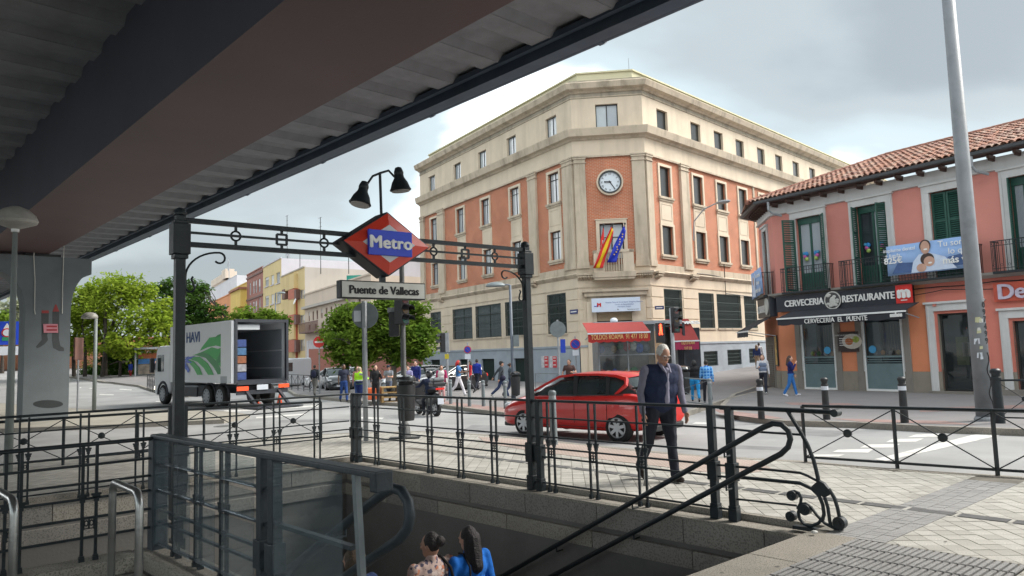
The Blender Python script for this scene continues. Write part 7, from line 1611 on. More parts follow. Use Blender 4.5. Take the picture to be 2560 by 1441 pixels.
q = [pg(x, y, .13) for x, y in ((715,972),(745,976),(775,980),(800,983))]; q = [a.lerp(b, t) for a, b in zip(q, q[1:]) for t in (0, .5)]+[q[-1]]
xbarrier('crossed_barrier', 'dark crossed barrier in front of the white van', q, h=.95, nodes=False)
q = [pg(368+i*4.6, 975+i*1.7, .13) for i in range(6)]; xbarrier('slat_barrier', 'short dark barrier beside the bus shelter', q, h=1.0, nodes=False)
q = [pg(x, y, .13) for x, y in ((1340,985),(1400,990))]; xbarrier('crossed_barrier', 'grey crossed barrier on the pavement behind the red car', q, h=.95, mat_=M_paint_grey)
# left lamp with dome, curved lamp, edge-on sign
b = pz(20, 1182, 0); o = thing('dome_lamp', 'tall grey post lamp with a flat dome at the left edge', 'lamp', b); m = MB(); pole(m, 3.9, .065, .035, 12); obj('post', m, mat('lamp_post_grey', (.22,.25,.24), .6, .2, 3, dirt=.4, dcol=(.1,.11,.1), dscale=3), o, smooth='all'); m = MB(); m.lathe([(.04,3.88),(.30,3.98),(.32,4.02),(.28,4.12),(.18,4.21),(.06,4.26)], n=24); obj('dome', m, mat('dome_grey', (.34,.33,.3), .5, .15, 6, dirt=.3), o, smooth=True); m = MB(); m.cyl((0,0,3.84),(0,0,3.96),.06, n=10); obj('neck', m, M_white, o)
b = pg(235, 1028, .13); o = thing('hooded_lamp', 'grey street lamp with a side hood on the traffic island', 'lamp', b); m = MB(); pole(m, 3.95, .085, .07, 10); obj('post', m, _mats['lamp_post_grey'], o, smooth='all'); m = MB(); m.ell((-.27,0,4.02), (.34,.26,.22), 16, 8); 
m.v = [(x, y, max(z, 3.96)) for x, y, z in m.v]; obj('hood', m, _mats['dome_grey'], o, smooth=True)
b = pg(193, 1030, .13); o = thing('edge_on_sign', 'brown sign seen edge on beside the pier', 'sign', b); m = MB(); pole(m, 2.3, .035, n=8); obj('post', m, M_galv, o); m = MB(); m.box(-.04,.04,-.3,.3,2.2,3.15); obj('plate', m, M_brown, o, bevel=.02)
# blue road sign
b = pg(24, 985, .0); o = thing('blue_road_sign', 'blue direction sign with white arrows at the left edge', 'sign', b, R(35)); s_ = b.y/F
for x in (-1.5, .8): m = MB(); m.box(x-.06, x+.06, 0, .1, -.2, 5.2); obj('post', m, M_galv, o)
hh = lambda y: pd(20, y, b.y).z-b.z
m = MB(); m.box(-2.4, 60*s_*.72, -.06, 0, hh(862), hh(804)); obj('blue_panel', m, mat('roadsign_blue', (.01,.06,.55), .4, .03), o)
m = MB(); x = -.25; m.wallprism([(x-.06,hh(845)),(x+.06,hh(845)),(x+.06,hh(822)),(x+.2,hh(822)),(x,hh(808)),(x-.2,hh(822)),(x-.06,hh(822))], -.075, -.061); obj('arrow', m, M_white, o)
m = MB(); x = .85; m.wallprism([(x-.07,hh(857)),(x+.09,hh(857)),(x+.09,hh(824)),(x+.22,hh(824)),(x,hh(808)),(x-.22,hh(824)),(x-.07,hh(824))], -.075, -.061); obj('arrow', m, M_white, o)
m = MB(); m.cyl((-.25,-.09,hh(832)),(-.25,-.07,hh(832)),.3,n=20); obj('speed_disc', m, M_red, o); m = MB(); m.cyl((-.25,-.11,hh(832)),(-.25,-.09,hh(832)),.22,n=20); obj('disc_centre', m, M_plate, o)
m = MB(); m.box(-.5, 0, -.08, -.061, hh(852), hh(843)); obj('green_tab', m, mat('tab_green', (.02,.25,.12), .5), o); m = MB(); m.box(-2.4, 60*s_*.72, -.06, 0, hh(888), hh(866)); obj('white_panel', m, M_plate, o); m = MB(); annulus(m, .13, .2, -.08, -.061, .85, hh(878), 16); obj('letter_o', m, M_ink, o); m = MB(); annulus(m, .13, .2, -.08, -.061, 1.45, hh(878), 16); obj('letter_o', m, M_ink, o)
# bus shelter
b = pg(337, 956, .13); e_ = pg(412, 958, .13); e_ = V((e_.x, b.y+2.5, 0)); o = thing('bus_shelter', 'glass bus shelter with posters beyond the truck cab', 'shelter', b, math.atan2(e_.y-b.y, e_.x-b.x)); L_ = 5.2
m = MB(); m.box(-.1, L_, -.4, 1.4, 2.62, 2.78); obj('roof', m, M_galv, o)
for x in (0, L_-.1): 
    for y in (0, 1.2): m = MB(); m.box(x, x+.08, y, y+.08, 0, 2.62); obj('post', m, M_galv, o)
m = MB(); m.box(.1, L_-.15, 1.2, 1.22, .4, 2.5); obj('glass_back', m, glassmat('shelter_glass', (.1,.14,.16), .05, .3), o)
for x0, x1, z0, z1, c_ in ((.3,2.4,1.9,2.3,(.5,.15,.05)),(.3,2.2,1.45,1.85,(.05,.2,.5)),(.3,1.8,.6,1.4,(.3,.25,.2)),(3.2,4.6,.6,1.4,(.2,.25,.28)),(4.0,4.7,1.3,2.2,(.15,.3,.3))): m = MB(); m.box(x0, x1, 1.10, 1.14, z0, z1); obj('poster', m, mat('shp%.2f' % c_[2], c_, .5, .5, 2), o)
m = MB(); m.box(.8, 4.4, .7, 1.05, .42, .48); obj('bench', m, M_dark, o)
# round sign seen from behind, signal mast, bins
b = pz(915, 1102, 0); o = thing('sign_pole', 'grey pole with a round sign seen from the back', 'sign', b); m = MB(); pole(m, 2.75, .05, n=12); obj('post', m, M_galv, o, smooth='all'); k = b.y/F; zc = pd(917, 788, b.y).z; m = MB(); m.cyl((0,.06,zc),(0,.085,zc), 33*k, n=32); obj('sign_disc', m, M_paint_grey, o); m = MB(); m.box(-.03,.03,-.055,.06,zc-.25,zc+.25); obj('bracket', m, M_galv, o); m = MB(); m.box(-.22,-.08,.05,.056,zc-.12,zc+.10); obj('sticker', m, M_plate, o)
b = pz(1012, 1096, 0); o = thing('traffic_signal', 'traffic signal on a dark pole behind the litter bin', 'traffic light', b); k = b.y/F
m = MB(); m.tube([(0,0,0),(0,0,.25),(0,0,.32),(0,0,3.6)], [.13,.10,.055,.05], 14); obj('post', m, mat('signal_pole', (.10,.105,.105), .5, .2, 4, dirt=.3, dcol=(.04,.04,.04)), o, smooth=True); m = MB(); m.box(-.3,.3,-.12,.12,0,.025); obj('base_plate', m, M_dark, o)
zh = lambda y: pd(1008, y, b.y).z; M_sig = mat('signal_black', (.014,.015,.018), .4, .1)
def sighead(par, x, y, z0, z1, rz=0, n=3, on=None):
    m = MB(); m.box(-.12,.12,-.10,.10,z0,z1); h = obj('signal_head', m, M_sig, par, bevel=.02); h.location = (x, y, 0); h.rotation_euler = (0,0,rz); dz = (z1-z0)/n
    for i in range(n):
        zc = z1-dz*(i+.5); m = MB(); m.cyl((0,-.105,zc),(0,-.095,zc),.085,n=16); c = [(.12,.01,.01),(.10,.05,.0),(.0,.10,.07)][i if n == 3 else (0, 2)[i]]; lit = on == i; cc = tuple(v*6 for v in c) if lit else c
        obj('lens', m, mat('lens%d%d' % (i, lit)+str(n), tuple(min(.9, v) for v in cc), .2, emit=c if lit else None, es=9), h)
        m = MB(); 
        for t in range(9): a = math.pi*t/8; m.v += [(.10*math.cos(a), -.10, zc+.10*math.sin(a)), (.095*math.cos(a), -.27, zc-.02+.095*math.sin(a))]
        for t in range(8): m.f.append((2*t, 2*t+1, 2*t+3, 2*t+2)); m.m.append(0)
        v = obj('visor', m, M_sig, h); s_ = v.modifiers.new('s', 'SOLIDIFY'); s_.thickness = .006
    return h
sighead(o, .0, -.10, zh(812), zh(738), R(55)); m = MB(); m.box(-.27,-.07,-.08,.08,zh(840),zh(780)); obj('control_box', m, M_sig, o, bevel=.01)
m = MB(); m.box(-.30,-.16,-.05,.05,zh(780),zh(768)); obj('camera_head', m, M_galv, o)
def bin_(name, label, b, h0=.25, h=.95, r=.185):
    o = thing(name, label, 'bin', b); m = MB(); n = 20; m.lathe([(r*.8,h0),(r*.86,h0+.05),(r,h0+.62*(h-h0)*1.2),(r,h0+(h-h0)*.78)], n=n); obj('bin_body', m, M_dark, o, smooth=True)
    m = MB(); m.lathe([(r*.75,h0+(h-h0)*.78),(r*.75,h0+(h-h0)*.86)], n=n); obj('bin_throat', m, M_black, o); m = MB(); m.lathe([(r*1.08,h0+(h-h0)*.86),(r*1.1,h0+(h-h0)*.90),(r*.95,h0+(h-h0)*.97),(r*.5,h),(.02,h+.01)], n=n); obj('bin_lid', m, mat('bin_lid_black', (.03,.033,.036), .22, .1, coat=.3), o, smooth=True); return o
bn_ = V((b.x+.09, b.y-.32, 0)); bin_('litter_bin', 'black cylindrical litter bin hanging on the signal pole', bn_, .38, 1.26, .185)
b = pg(1290, 1000, .13); bin_('litter_bin', 'grey litter bin on the lamp post behind the walking couple', b, .2, 1.15, .2)
b = pg(1708, 1012, .13); bin_('litter_bin', 'dark grey litter bin right of the old man', b, .35, 1.3, .27)
# lamp posts and small signs in front of the corner building
def streetlamp(label, x, y, ytop, arm=-.6):
    b = pg(x, y, .13); o = thing('street_lamp', label, 'lamp', b); h = pd(x, ytop, b.y).z-b.z; m = MB(); m.tube([(0,0,0),(0,0,1.2),(0,0,h)], [.10,.07,.055], 10); m.tube([(0,0,h),(arm*.5,0,h+.03),(arm,0,h)], .035, 8); obj('post', m, mat('lamp_blue', (.09,.11,.14), .5), o, smooth='all'); m = MB(); m.ell((arm,0,h-.02), (.42,.28,.16), 16, 8); m.v = [(x_, y_, max(z, h-.05)) for x_, y_, z in m.v]; obj('lantern', m, M_paint_grey, o, smooth=True)
    m = MB(); m.box(.06,.30,-.08,.08,h*.46,h*.56); obj('junction_box', m, M_paint_grey, o); return o
streetlamp('blue grey street lamp with flat hood left of the right gate post', 1284, 1000, 712)
streetlamp('tall street lamp behind the truck', 689, 940, 733, .6)
b = pg(1284, 1000, .13); 
def roundsign(name, label, x, yb, yc, r, kind, two=None, off=.13):
    b = pg(x, yb, off); o = thing(name, label, 'sign', b); zc = pd(x, yc, b.y).z-b.z; m = MB(); pole(m, zc+.35 if kind != 'noentry' else zc+.1, .035, n=8); obj('post', m, M_galv, o); k = b.y/F*r
    def d(nm, rr_, y0, m_): m = MB(); m.cyl((0,y0,zc),(0,y0+.02,zc), rr_, n=28); return obj(nm, m, m_, o)
    if kind == 'back': d('sign_disc', k, -.06, M_paint_grey)
    if kind == 'noentry': d('sign_disc', k, -.07, M_red); m = MB(); m.box(-k*.72,k*.72,-.085,-.071,zc-k*.16,zc+k*.16); obj('white_bar', m, M_white, o)
    if kind == 'nopark': d('sign_disc', k, -.07, M_red); d('blue_disc', k*.8, -.085, M_blue); m = MB(); m.bar((-k*.55,-.09,zc+k*.55),(k*.55,-.09,zc-k*.55), k*.2, .01); obj('red_bar', m, M_red, o); m = MB(); m.box(-.14,.14,-.08,-.06,zc-k-.28,zc-k-.04); obj('plate', m, M_plate, o)
    return o
roundsign('no_entry_sign', 'red and white no entry sign left of the street trees', 799, 985, 855, 14, 'noentry')
roundsign('no_parking_sign', 'blue and red no parking sign above the black parked car', 1172, 985, 874, 9, 'nopark')
roundsign('no_parking_sign', 'larger no parking sign left of the kiosk', 1443, 985, 860, 13, 'nopark')
rs = roundsign('round_sign', 'round grey sign seen from the back near the red posters', 1401, 1010, 823, 20, 'back'); m = MB(); z_ = pd(1412, 865, rs.location.y).z-rs.location.z; m.box(.08,.26,-.05,-.02,z_-.25,z_+.25); obj('blue_plate', m, M_blue, rs)
def ped(label, x, yb, y0, y1, sgn=1):
    b = pg(x, yb, .13); o = thing('pedestrian_signal', label, 'traffic light', b); m = MB(); h = pd(x, y0, b.y).z-b.z; pole(m, h, .055, n=10); obj('post', m, M_galv, o); z0 = pd(x, y1, b.y).z-b.z; sighead(o, -.17*sgn, -.0, z0, h, R(-70)*sgn, 3); m = MB(); m.box(-.06,.10,-.08,.08,z0,h); obj('grey_back', m, M_galv, o); m = MB(); m.box(-.09,.09,-.07,-.05,1.75,1.95); obj('yellow_tag', m, mat('tag_yellow', (.55,.45,.03), .5), o); return o
ped('grey traffic light in front of the stepped windows', 1120, 1000, 832, 880)
b = pg(1690, 1018, .13); o = thing('corner_signal', 'traffic light with a lit red walking man beside the kiosk', 'traffic light', b); zz_ = lambda y: pd(1690, y, b.y).z-b.z; m = MB(); pole(m, zz_(770), .07, .06, 12); obj('post', m, M_galv, o, smooth='all'); sighead(o, .10, -.05, zz_(832), zz_(768), R(25), 3, None)
m = MB(); k = b.y/F; m.box(-30*k-.14, -30*k+.14, -.1, .1, zz_(856), zz_(806)); m.bar((-30*k,0,zz_(815)),(0,0,zz_(815)), .05); o2 = obj('walk_signal', m, M_sig, o, bevel=.01)
M_walk = mat('walk_red', (.9,.05,.02), .3, emit=(1,.03,.01), es=4); zc = zz_(822); x = -30*k; m = MB(); m.ell((x,-.11,zc+.13),.04,8,6); m.box(x-.035,x+.035,-.12,-.10,zc-.03,zc+.09); m.bar((x-.02,-.11,zc-.03),(x-.04,-.11,zc-.18), .03); m.bar((x+.02,-.11,zc-.03),(x+.04,-.11,zc-.18), .03); obj('red_man', m, M_walk, o2)
# wall lamp on the right wing
q = FR.p.at(1728, 555); o = thing('wall_lamp', 'curved arm street lamp on the right wing of the corner building', 'lamp', FR.p.w(q[0], q[1], .1), FR.p.rz); m = MB(); m.tube([(0,0,-1.2),(0,-.1,0),(.2,-.7,.7),(.5,-1.4,1.0)], .04, 8); obj('arm', m, M_galv, o); m = MB(); m.ell((.7,-1.8,1.05), (.22,.5,.12), 12, 8); obj('lamp_head', m, M_galv, o, smooth=True)
# kiosk with red awnings
kb = pg(1570, 985, .13); KA = R(6); ko = thing('kiosk', 'small newsstand kiosk with two red awnings at the building entrance', 'kiosk', pg(1500, 985, .13), KA); KP = Plane(ko.location, (math.cos(KA), math.sin(KA))); kz = lambda x, y: KP.at(x, y)[1]-ko.location.z; kx = lambda x, y=880: KP.at(x, y)[0]
M_kg = mat('kiosk_grey', (.2,.2,.2), .5, .2, 3); M_kr = mat('awning_red', (.30,.04,.035), .75, .08, 3); M_kp = mat('valance_plum', (.30,.02,.07), .75, .08, 3); M_kd = mat('valance_red', (.33,.015,.012), .75, .08, 3); M_gold = mat('gold_letter', (.65,.42,.16), .6)
W_ = kx(1640); H_ = kz(1570, 812); m = MB(); m.box(0, W_+1.0, 1.1, 1.2, 0, H_); m.box(W_+.9, W_+1.0, 0, 1.1, 0, H_); m.box(0,.06,0,1.1,0,H_); obj('kiosk_walls', m, M_kg, ko)
m = MB(); m.box(-.2, W_+1.2, -.2, 1.4, H_, H_+.15); obj('kiosk_roof', m, M_galv, ko)
m = MB(); m.box(0, W_, .0, .04, 0, .35); 
for x in (0, W_*.5, W_-.06): m.box(x, x+.06, -.02, .05, 0, H_)
m.box(0, W_, -.02, .05, 1.65, 1.7); obj('kiosk_frame', m, M_galv, ko)
m = MB(); m.add([(0,.03,.35),(W_,.03,.35),(W_,.03,H_),(0,.03,H_)], [(0,1,2,3)]); obj('pane', m, glassmat('kiosk_glass', (.1,.11,.11), .05, .1), ko)
r = random.Random(2)
for i in range(16):
    x, z = .2+(i % 8)*(W_-.4)/7.5, (.75 if i < 8 else 1.85)+r.uniform(-.05,.1); m = MB(); m.ell((x, .35, z+.1), (r.uniform(.12,.2), .12, r.uniform(.12,.24)), 8, 6); obj('goods', m, mat('goods%d' % (i % 6), [(.45,.06,.07),(.5,.48,.42),(.05,.09,.3),(.1,.1,.1),(.4,.3,.18),(.05,.15,.07)][i % 6], .7, .4, 8), ko)
for x0, x1 in ((.4,1.05),(1.35,2.0)): m = MB(); m.box(x0, x1, -.05, -.01, .1, .8); m.box(x0+.1, x1-.1, -.06, -.05, .2, .7); obj('cream_panel', m, mat('panel_cream', (.5,.46,.3), .6), ko)
m = MB(); m.box(W_-.05, W_+.3, -.03, 1.0, .2, H_-.3); obj('brown_board', m, mat('board_brown', (.42,.28,.17), .7, .2, 3), ko)
fk_ = Fac(ko, KP); fk_.loc = V((0,0,0)); 
_add = lambda nm, mb, mm, **k: obj(nm, mb, mm, ko, **k)
fk_.add = _add
PV = Plane(KP.w(0, 0, 1.25), KP.d); vx0, vx1 = PV.at(1470,840)[0], PV.at(1625,830)[0]; vz1, vz0 = PV.at(1550,831)[1]-ko.location.z, PV.at(1550,853)[1]-ko.location.z
aw3 = awning(fk_, vx0, vx1, H_+.12, vz1, 1.1, vz1-vz0, M_kr, y0=-.15, barm=M_plate)
for c in aw3.children:
    if c.name.startswith('valance'): c.data.materials[0] = M_kd
def fit2(s_, x0, x1, z, h, m_, par, y): 
    o = text('lettering', s_, h, m_, par, (0,0,0), depth=.006, bold=.001, align='LEFT'); xs_ = [v.co.x for v in o.data.vertices]; k_ = (x1-x0)/(max(xs_)-min(xs_)); o.scale = (k_,1,1); o.location = (x0-min(xs_)*k_, y, z); return o
fit2('TOLDOS ROAMA  91 477 18 00', vx0+.12, vx1-.12, (vz0+vz1)/2-.0, .30, M_gold, aw3, -1.29)
PV2 = Plane(KP.w(0, 0, .75), KP.d); ux0, ux1 = PV2.at(1690,850)[0], PV2.at(1775,850)[0]; uz1, uz0 = PV2.at(1730,851)[1]-ko.location.z, PV2.at(1730,872)[1]-ko.location.z
aw4 = awning(fk_, ux0-.05, ux1-.5, H_+.2, uz1, 1.2, uz1-uz0, M_kr, y0=.45, barm=M_plate)
for c in aw4.children:
    if c.name.startswith('valance'): c.data.materials[0] = M_kp
fit2('TOLDOS ROAMA', ux0+.2, ux1-.7, (uz0+uz1)/2+.08, .2, M_gold, aw4, -.79); fit2('91 477 18 00', ux0+.35, ux1-.85, (uz0+uz1)/2-.16, .2, M_gold, aw4, -.79)
sl = text('lettering', 'FLORES', .40, M_white, aw4, (ux0+.75, .08, H_+.02), depth=.01, bold=.012); sl.rotation_euler = (R(28), 0, 0)
m = MB(); m.box(W_+1.1, W_+1.2, -.5, -.4, 0, H_); m.box(W_+1.0, W_+2.2, .4, .5, 0, H_-.2); obj('dark_side', m, M_td, ko)
m = MB(); m.ell((W_*.35, .6, H_+.22), (.18,.18,.14), 12, 8); obj('roof_vent', m, M_plate, ko, smooth=True)
# ================================================================ people
SK = [mat('skin_light', (.58,.34,.25), .55, .06, 8), mat('skin_tan', (.44,.24,.165), .55, .06, 8), mat('skin_brown', (.16,.08,.05), .55, .06, 8)]
_cl = {}
def cloth(c, b=.3): 
    k = 'cloth_%02d%02d%02d' % tuple(int(x*99) for x in c)
    return mat(k, c, .9, .12, 9, b, 14)
def person(label, loc, face, h=1.70, top=(.03,.04,.08), bot=(.03,.04,.08), hair=(.02,.015,.012), hl='short', skin=0, legs=((12,8),(-14,22)), arms=((8,15),(-8,15)), short=False, shoes=(.03,.03,.03), cap=None, vox=.02, lean=0, look=(0,0), group=None, sit=False, outs=(10,10), build=1.0, hands=False, z_off=0, shorts=False, feet=True):
    o = thing('person', label, 'person', loc, -R(face), group); k = h/1.70; B = build
    def rotx(a, v): v = V(v); a = R(a); return V((v.x, v.y*math.cos(a)+v.z*math.sin(a), -v.y*math.sin(a)+v.z*math.cos(a)))
    hz = .90
    hip = [V((-.085*B, 0, hz)), V((.085*B, 0, hz))]; chest = V((0, .0, 0)); up = rotx(lean, (0, 0, 1))
    Tz = lambda z: V((0, 0, hz))+up*(z-hz)
    J = {}
    low = 9
    for i, (ta, kb) in enumerate(legs):
        kn = hip[i]+rotx(-ta, (0, 0, -.42)) if False else hip[i]+V((0, .42*math.sin(R(ta)), -.42*math.cos(R(ta))))
        a2 = ta-kb; an = kn+V((0, .41*math.sin(R(a2)), -.41*math.cos(R(a2)))); J['kn%d' % i], J['an%d' % i] = kn, an; low = min(low, an.z)
    dz = .075-low
    for i in (0, 1): 
        s = -1 if i == 0 else 1; sh = Tz(1.40)+V((s*.175*B, 0, 0)); fa, eb = arms[i]; ou = outs[i]
        d1 = V((s*math.sin(R(ou)), math.sin(R(fa))*math.cos(R(ou)), -math.cos(R(fa))*math.cos(R(ou)))); el = sh+d1*.29
        fa2 = fa+eb; ou2 = ou*.3 if eb < 60 else -ou*1.5; d2 = V((s*math.sin(R(ou2)), math.sin(R(fa2))*math.cos(R(ou2)), -math.cos(R(fa2))*math.cos(R(ou2)))); wr = el+d2*.25
        J['sh%d' % i], J['el%d' % i], J['wr%d' % i], J['hd%d' % i] = sh, el, wr, d2
    neck, hd = Tz(1.46), Tz(1.585)+V((0, .02+.04*math.sin(R(lean)), 0))
    LK = MX.Rotation(-R(look[0]), 3, 'Z') @ MX.Rotation(R(look[1]), 3, 'X')
    def fin(m): m.v = [tuple((V(p)+V((0,0,dz)))*k) for p in m.v]; return m
    def rem(ob, v=vox, it=2, disp=0):
        r = ob.modifiers.new('remesh', 'REMESH'); r.mode = 'VOXEL'; r.voxel_size = v; r.use_smooth_shade = True
        s = ob.modifiers.new('smooth', 'SMOOTH'); s.iterations = it; s.factor = .5
        if disp:
            tx = bpy.data.textures.new('folds', 'CLOUDS'); tx.noise_scale = .09; dm = ob.modifiers.new('folds', 'DISPLACE'); dm.texture = tx; dm.strength = disp; dm.mid_level = .5
        return ob
    # body: one continuous surface
    m = MB(); hm = lambda v: hd + LK @ V(v)
    m.ell(hm((0,0,0)), (.073,.092,.115), 16, 12, mat=LK); m.ell(hm((0,.035,-.06)), (.052,.055,.055), 12, 8, mat=LK); m.cap(hm((0,.086,.015)), hm((0,.104,-.018)), .010, .015, 8); 
    for s in (-1, 1): m.ell(hm((s*.076,-.005,-.01)), (.012,.02,.03), 8, 6, mat=LK); m.ell(hm((s*.03,.078,.028)), (.022,.016,.010), 8, 6, mat=LK)
    m.cap(neck-up*.05, hd-up*.05, .055, .048); m.ell(Tz(1.30), (.165*B,.10,.16), 14, 8); m.ell(Tz(1.08), (.13*B,.09,.2), 14, 8); m.ell(Tz(.92), (.14*B,.085,.09), 14, 8)
    for i in (0, 1):
        m.cap(J['sh%d' % i], J['el%d' % i], .045, .036); m.cap(J['el%d' % i], J['wr%d' % i], .036, .024)
        m.cap(hip[i], J['kn%d' % i], .078*B, .052); m.cap(J['kn%d' % i], J['an%d' % i], .05, .034)
        w, d = J['wr%d' % i], J['hd%d' % i]; s = -1 if i == 0 else 1; side = d.cross(V((s, 0, 0))).normalized(); side = side if side.y > 0 else -side
        pc = w+d*.055; nrm = d.cross(side)
        P3 = MX(((nrm.x, side.x, d.x), (nrm.y, side.y, d.y), (nrm.z, side.z, d.z))); m.ell(pc, (.015,.036,.048), 10, 8, mat=P3)
        inn = V((-s, 0, 0)); inn = (inn-d*inn.dot(d)).normalized()
        for q, (of, ln) in enumerate(((.027,.062),(.009,.072),(-.009,.068),(-.027,.052))):
            b0_ = w+d*.088+side*of; b1_ = b0_+d*ln*.5+inn*.008; b2_ = b1_+(d*.75+inn*.65).normalized()*ln*.5; m.cap(b0_-d*.02, b1_, .0098, .0088, 7); m.cap(b1_, b2_, .0088, .0072, 7)
        t0 = w+d*.03+side*.03; t1 = t0+(d*.6+side*.8).normalized()*.035; m.cap(t0, t1, .013, .011, 7); m.cap(t1, t1+(d*.95+inn*.35).normalized()*.03, .011, .008, 7)
    rem(obj('body', fin(m), SK[skin], o), vox*.6 if hands else vox*.8, 1)
    # top
    m = MB(); g = .018; m.ell(Tz(1.31), (.185*B,.122,.155), 16, 10); m.ell(Tz(1.14), (.16*B,.115,.2), 16, 10); m.ell(Tz(.98), (.165*B,.12,.13), 16, 10); m.cap(Tz(1.40)+V((-.12,0,0)), Tz(1.40)+V((.12,0,0)), .062, .062); m.cap(Tz(1.41), Tz(1.465), .068, .062)
    for i in (0, 1):
        m.cap(J['sh%d' % i], J['el%d' % i] if not short else J['sh%d' % i].lerp(J['el%d' % i], .62), .062, .05)
        if not short: m.cap(J['el%d' % i], J['el%d' % i].lerp(J['wr%d' % i], .97), .05, .037)
    tm = top if not isinstance(top, tuple) else cloth(top); rem(obj('top', fin(m), tm, o), vox, 2, .018)
    # trousers
    m = MB(); m.ell(V((0,0,.93)), (.163*B,.125,.12), 16, 8)
    for i in (0, 1): 
        m.cap(hip[i], J['kn%d' % i], .093*B, .068)
        if not shorts: m.cap(J['kn%d' % i], J['kn%d' % i].lerp(J['an%d' % i], .97), .068, .058)
    rem(obj('trousers', fin(m), cloth(bot), o), vox, 2, .014)
    for i in (0, 1):
        a = J['an%d' % i]; m = MB(); ta = legs[i][0]-legs[i][1]; f_ = V((0, math.cos(R(ta)), math.sin(R(ta)))); m.cap(a+V((0,-.02,-.04)), a+f_*.14+V((0,0,-.045)), .04, .034); m.ell(a+f_*.05+V((0,0,-.035)), (.043,.09,.04)); rem(obj('shoe', fin(m), cloth(shoes, 0), o), vox*.8, 1)
    # hair and headwear
    m = MB()
    if cap == 'helmet': m.ell(hm((0,-.01,.02)), (.125,.145,.15), 18, 12)
    else:
        m.ell(hm((0,-.022,.028)), (.083,.092,.108), 14, 10)
        if hl == 'long': m.cap(hm((0,-.06,.0)), Tz(1.34)+V((0,-.10,0)), .085, .075); m.cap(hm((-.05,-.04,0)), Tz(1.38)+V((-.07,-.06,0)), .045, .04); m.cap(hm((.05,-.04,0)), Tz(1.38)+V((.07,-.06,0)), .045, .04)
        if hl == 'bob': m.ell(hm((0,-.04,-.02)), (.105,.09,.12)); 
        if hl == 'bun': m.ell(hm((0,-.115,.03)), (.055,.05,.055))
        if hl == 'bushy': m.ell(hm((0,-.03,.0)), (.105,.095,.12)); m.ell(hm((.02,-.08,-.08)), (.08,.06,.1))
    cm = mat('hair_%02d%02d' % (int(hair[0]*999), int(hair[1]*999)), hair, .55, .35, 30, .6, 90, dirt=.7, dcol=tuple(min(.75, x*2.2+.01) for x in hair), dscale=45, streak=True) if cap != 'helmet' else mat('helmet%d' % int(hair[0]*99), hair, .15, .1, 6, coat=.6)
    hr = obj('hair' if cap != 'helmet' else 'helmet', fin(m), cm, o); rem(hr, vox*.8 if not hands else .007, 1, .010 if cap != 'helmet' and hands else 0)
    if cap and cap != 'helmet': m = MB(); m.ell(hm((0,-.012,.07)), (.088,.1,.075), 14, 8); m.ell(hm((0,.10,.055)), (.06,.06,.008), 12, 6); obj('cap', fin(m), cloth(cap), o, smooth=True)
    o['_dz'] = dz; return o, (lambda v: tuple((V(v)+V((0,0,dz)))*k)), J, Tz, hm
def gp2(x, y, off=.13): return pg(x, y, off)
WK = ((22,4),(-18,28)); ST = ((2,2),(-2,3)); WS = ((14,3),(-12,18))
def extra(o, nm, m_, fn, T): m = MB(); fn(m); m.v = [T(v) for v in m.v]; return obj(nm, m, m_, o, smooth=True)
def H(x, yh, yf, off=.13):                   # height from head and feet rows
    p = gp2(x, yf, off); return p, max(1.5, min(1.88, pd(x, yh, p.y).z-p.z))
p, h = H(787, 912, 988); o, T, J, Tz, hm = person('person in dark jacket and grey trousers with a backpack, seen from behind', p, 5, h, (.02,.025,.03), (.12,.12,.11), legs=WS); extra(o, 'backpack', cloth((.01,.015,.04)), lambda m: m.ell(Tz(1.2)+V((0,-.15,0)), (.15,.09,.22)), T)
p, h = H(860, 910, 1004); person('man in navy t-shirt and jeans looking to the right', p, 150, h, (.02,.025,.05), (.02,.06,.22), skin=2, short=True, legs=WS)
p, h = H(872, 917, 1003); person('woman in pinkish cardigan just behind the man in navy', V((p.x+.3,p.y+.5,p.z)), 170, h, (.4,.2,.17), (.03,.08,.25), hair=(.12,.06,.03), hl='long')
p, h = H(900, 917, 1014, 0); o, T, J, Tz, hm = person('worker in a lime green high visibility jacket seen from behind', p, 20, h, mat('hivis', (.42,.85,.02), .8, .06, 6, .2, 14), (.01,.025,.12), hair=(.35,.28,.2), legs=WS, arms=((10,75),(35,60)), build=1.15)
m = MB(); 
for z, m_, nm in ((1.03, cloth((.01,.02,.07)), 'navy_band'), (1.12, M_plate, 'reflective_band')): extra(o, nm, m_, lambda m: m.lathe([(.185,-.06 if nm[0]=='n' else -.02),(.19,0),(.185,.06 if nm[0]=='n' else .02)], (0,0,z), 18), T)
p, h = H(940, 912, 1010); person('woman in black with long dark hair holding a phone to her face', p, 160, h, (.012,.012,.014), (.012,.012,.014), hl='long', arms=((20,125),(10,40)))
p, h = H(960, 914, 1004); person('young man in grey t-shirt and cap looking down at his phone', V((p.x+.15,p.y+.4,p.z)), 190, h, (.22,.24,.27), (.10,.13,.2), cap=(.03,.035,.05), short=True, arms=((20,80),(20,80)), look=(0,-25), skin=1)
p = sp+V((math.cos(sr)*.45, math.sin(sr)*.45, .02)); person('scooter rider in dark blue jacket and black helmet seen from behind', p, 90-math.degrees(sr), 1.72, (.012,.02,.05), (.015,.018,.03), hair=(.03,.03,.035), cap='helmet', legs=((62,72),(62,72)), arms=((45,35),(45,35)), lean=6, outs=(18,18), build=1.2)
p, h = H(1022, 918, 1000); person('person in pale lilac top standing behind the scooter rider', p, 200, h, (.3,.28,.5), (.1,.1,.14))
p, h = H(1038, 905, 1000); person('man in dark blue jacket standing behind the scooter rider', V((p.x,p.y+.4,p.z)), 200, h+.05, (.01,.02,.14), (.05,.05,.08))
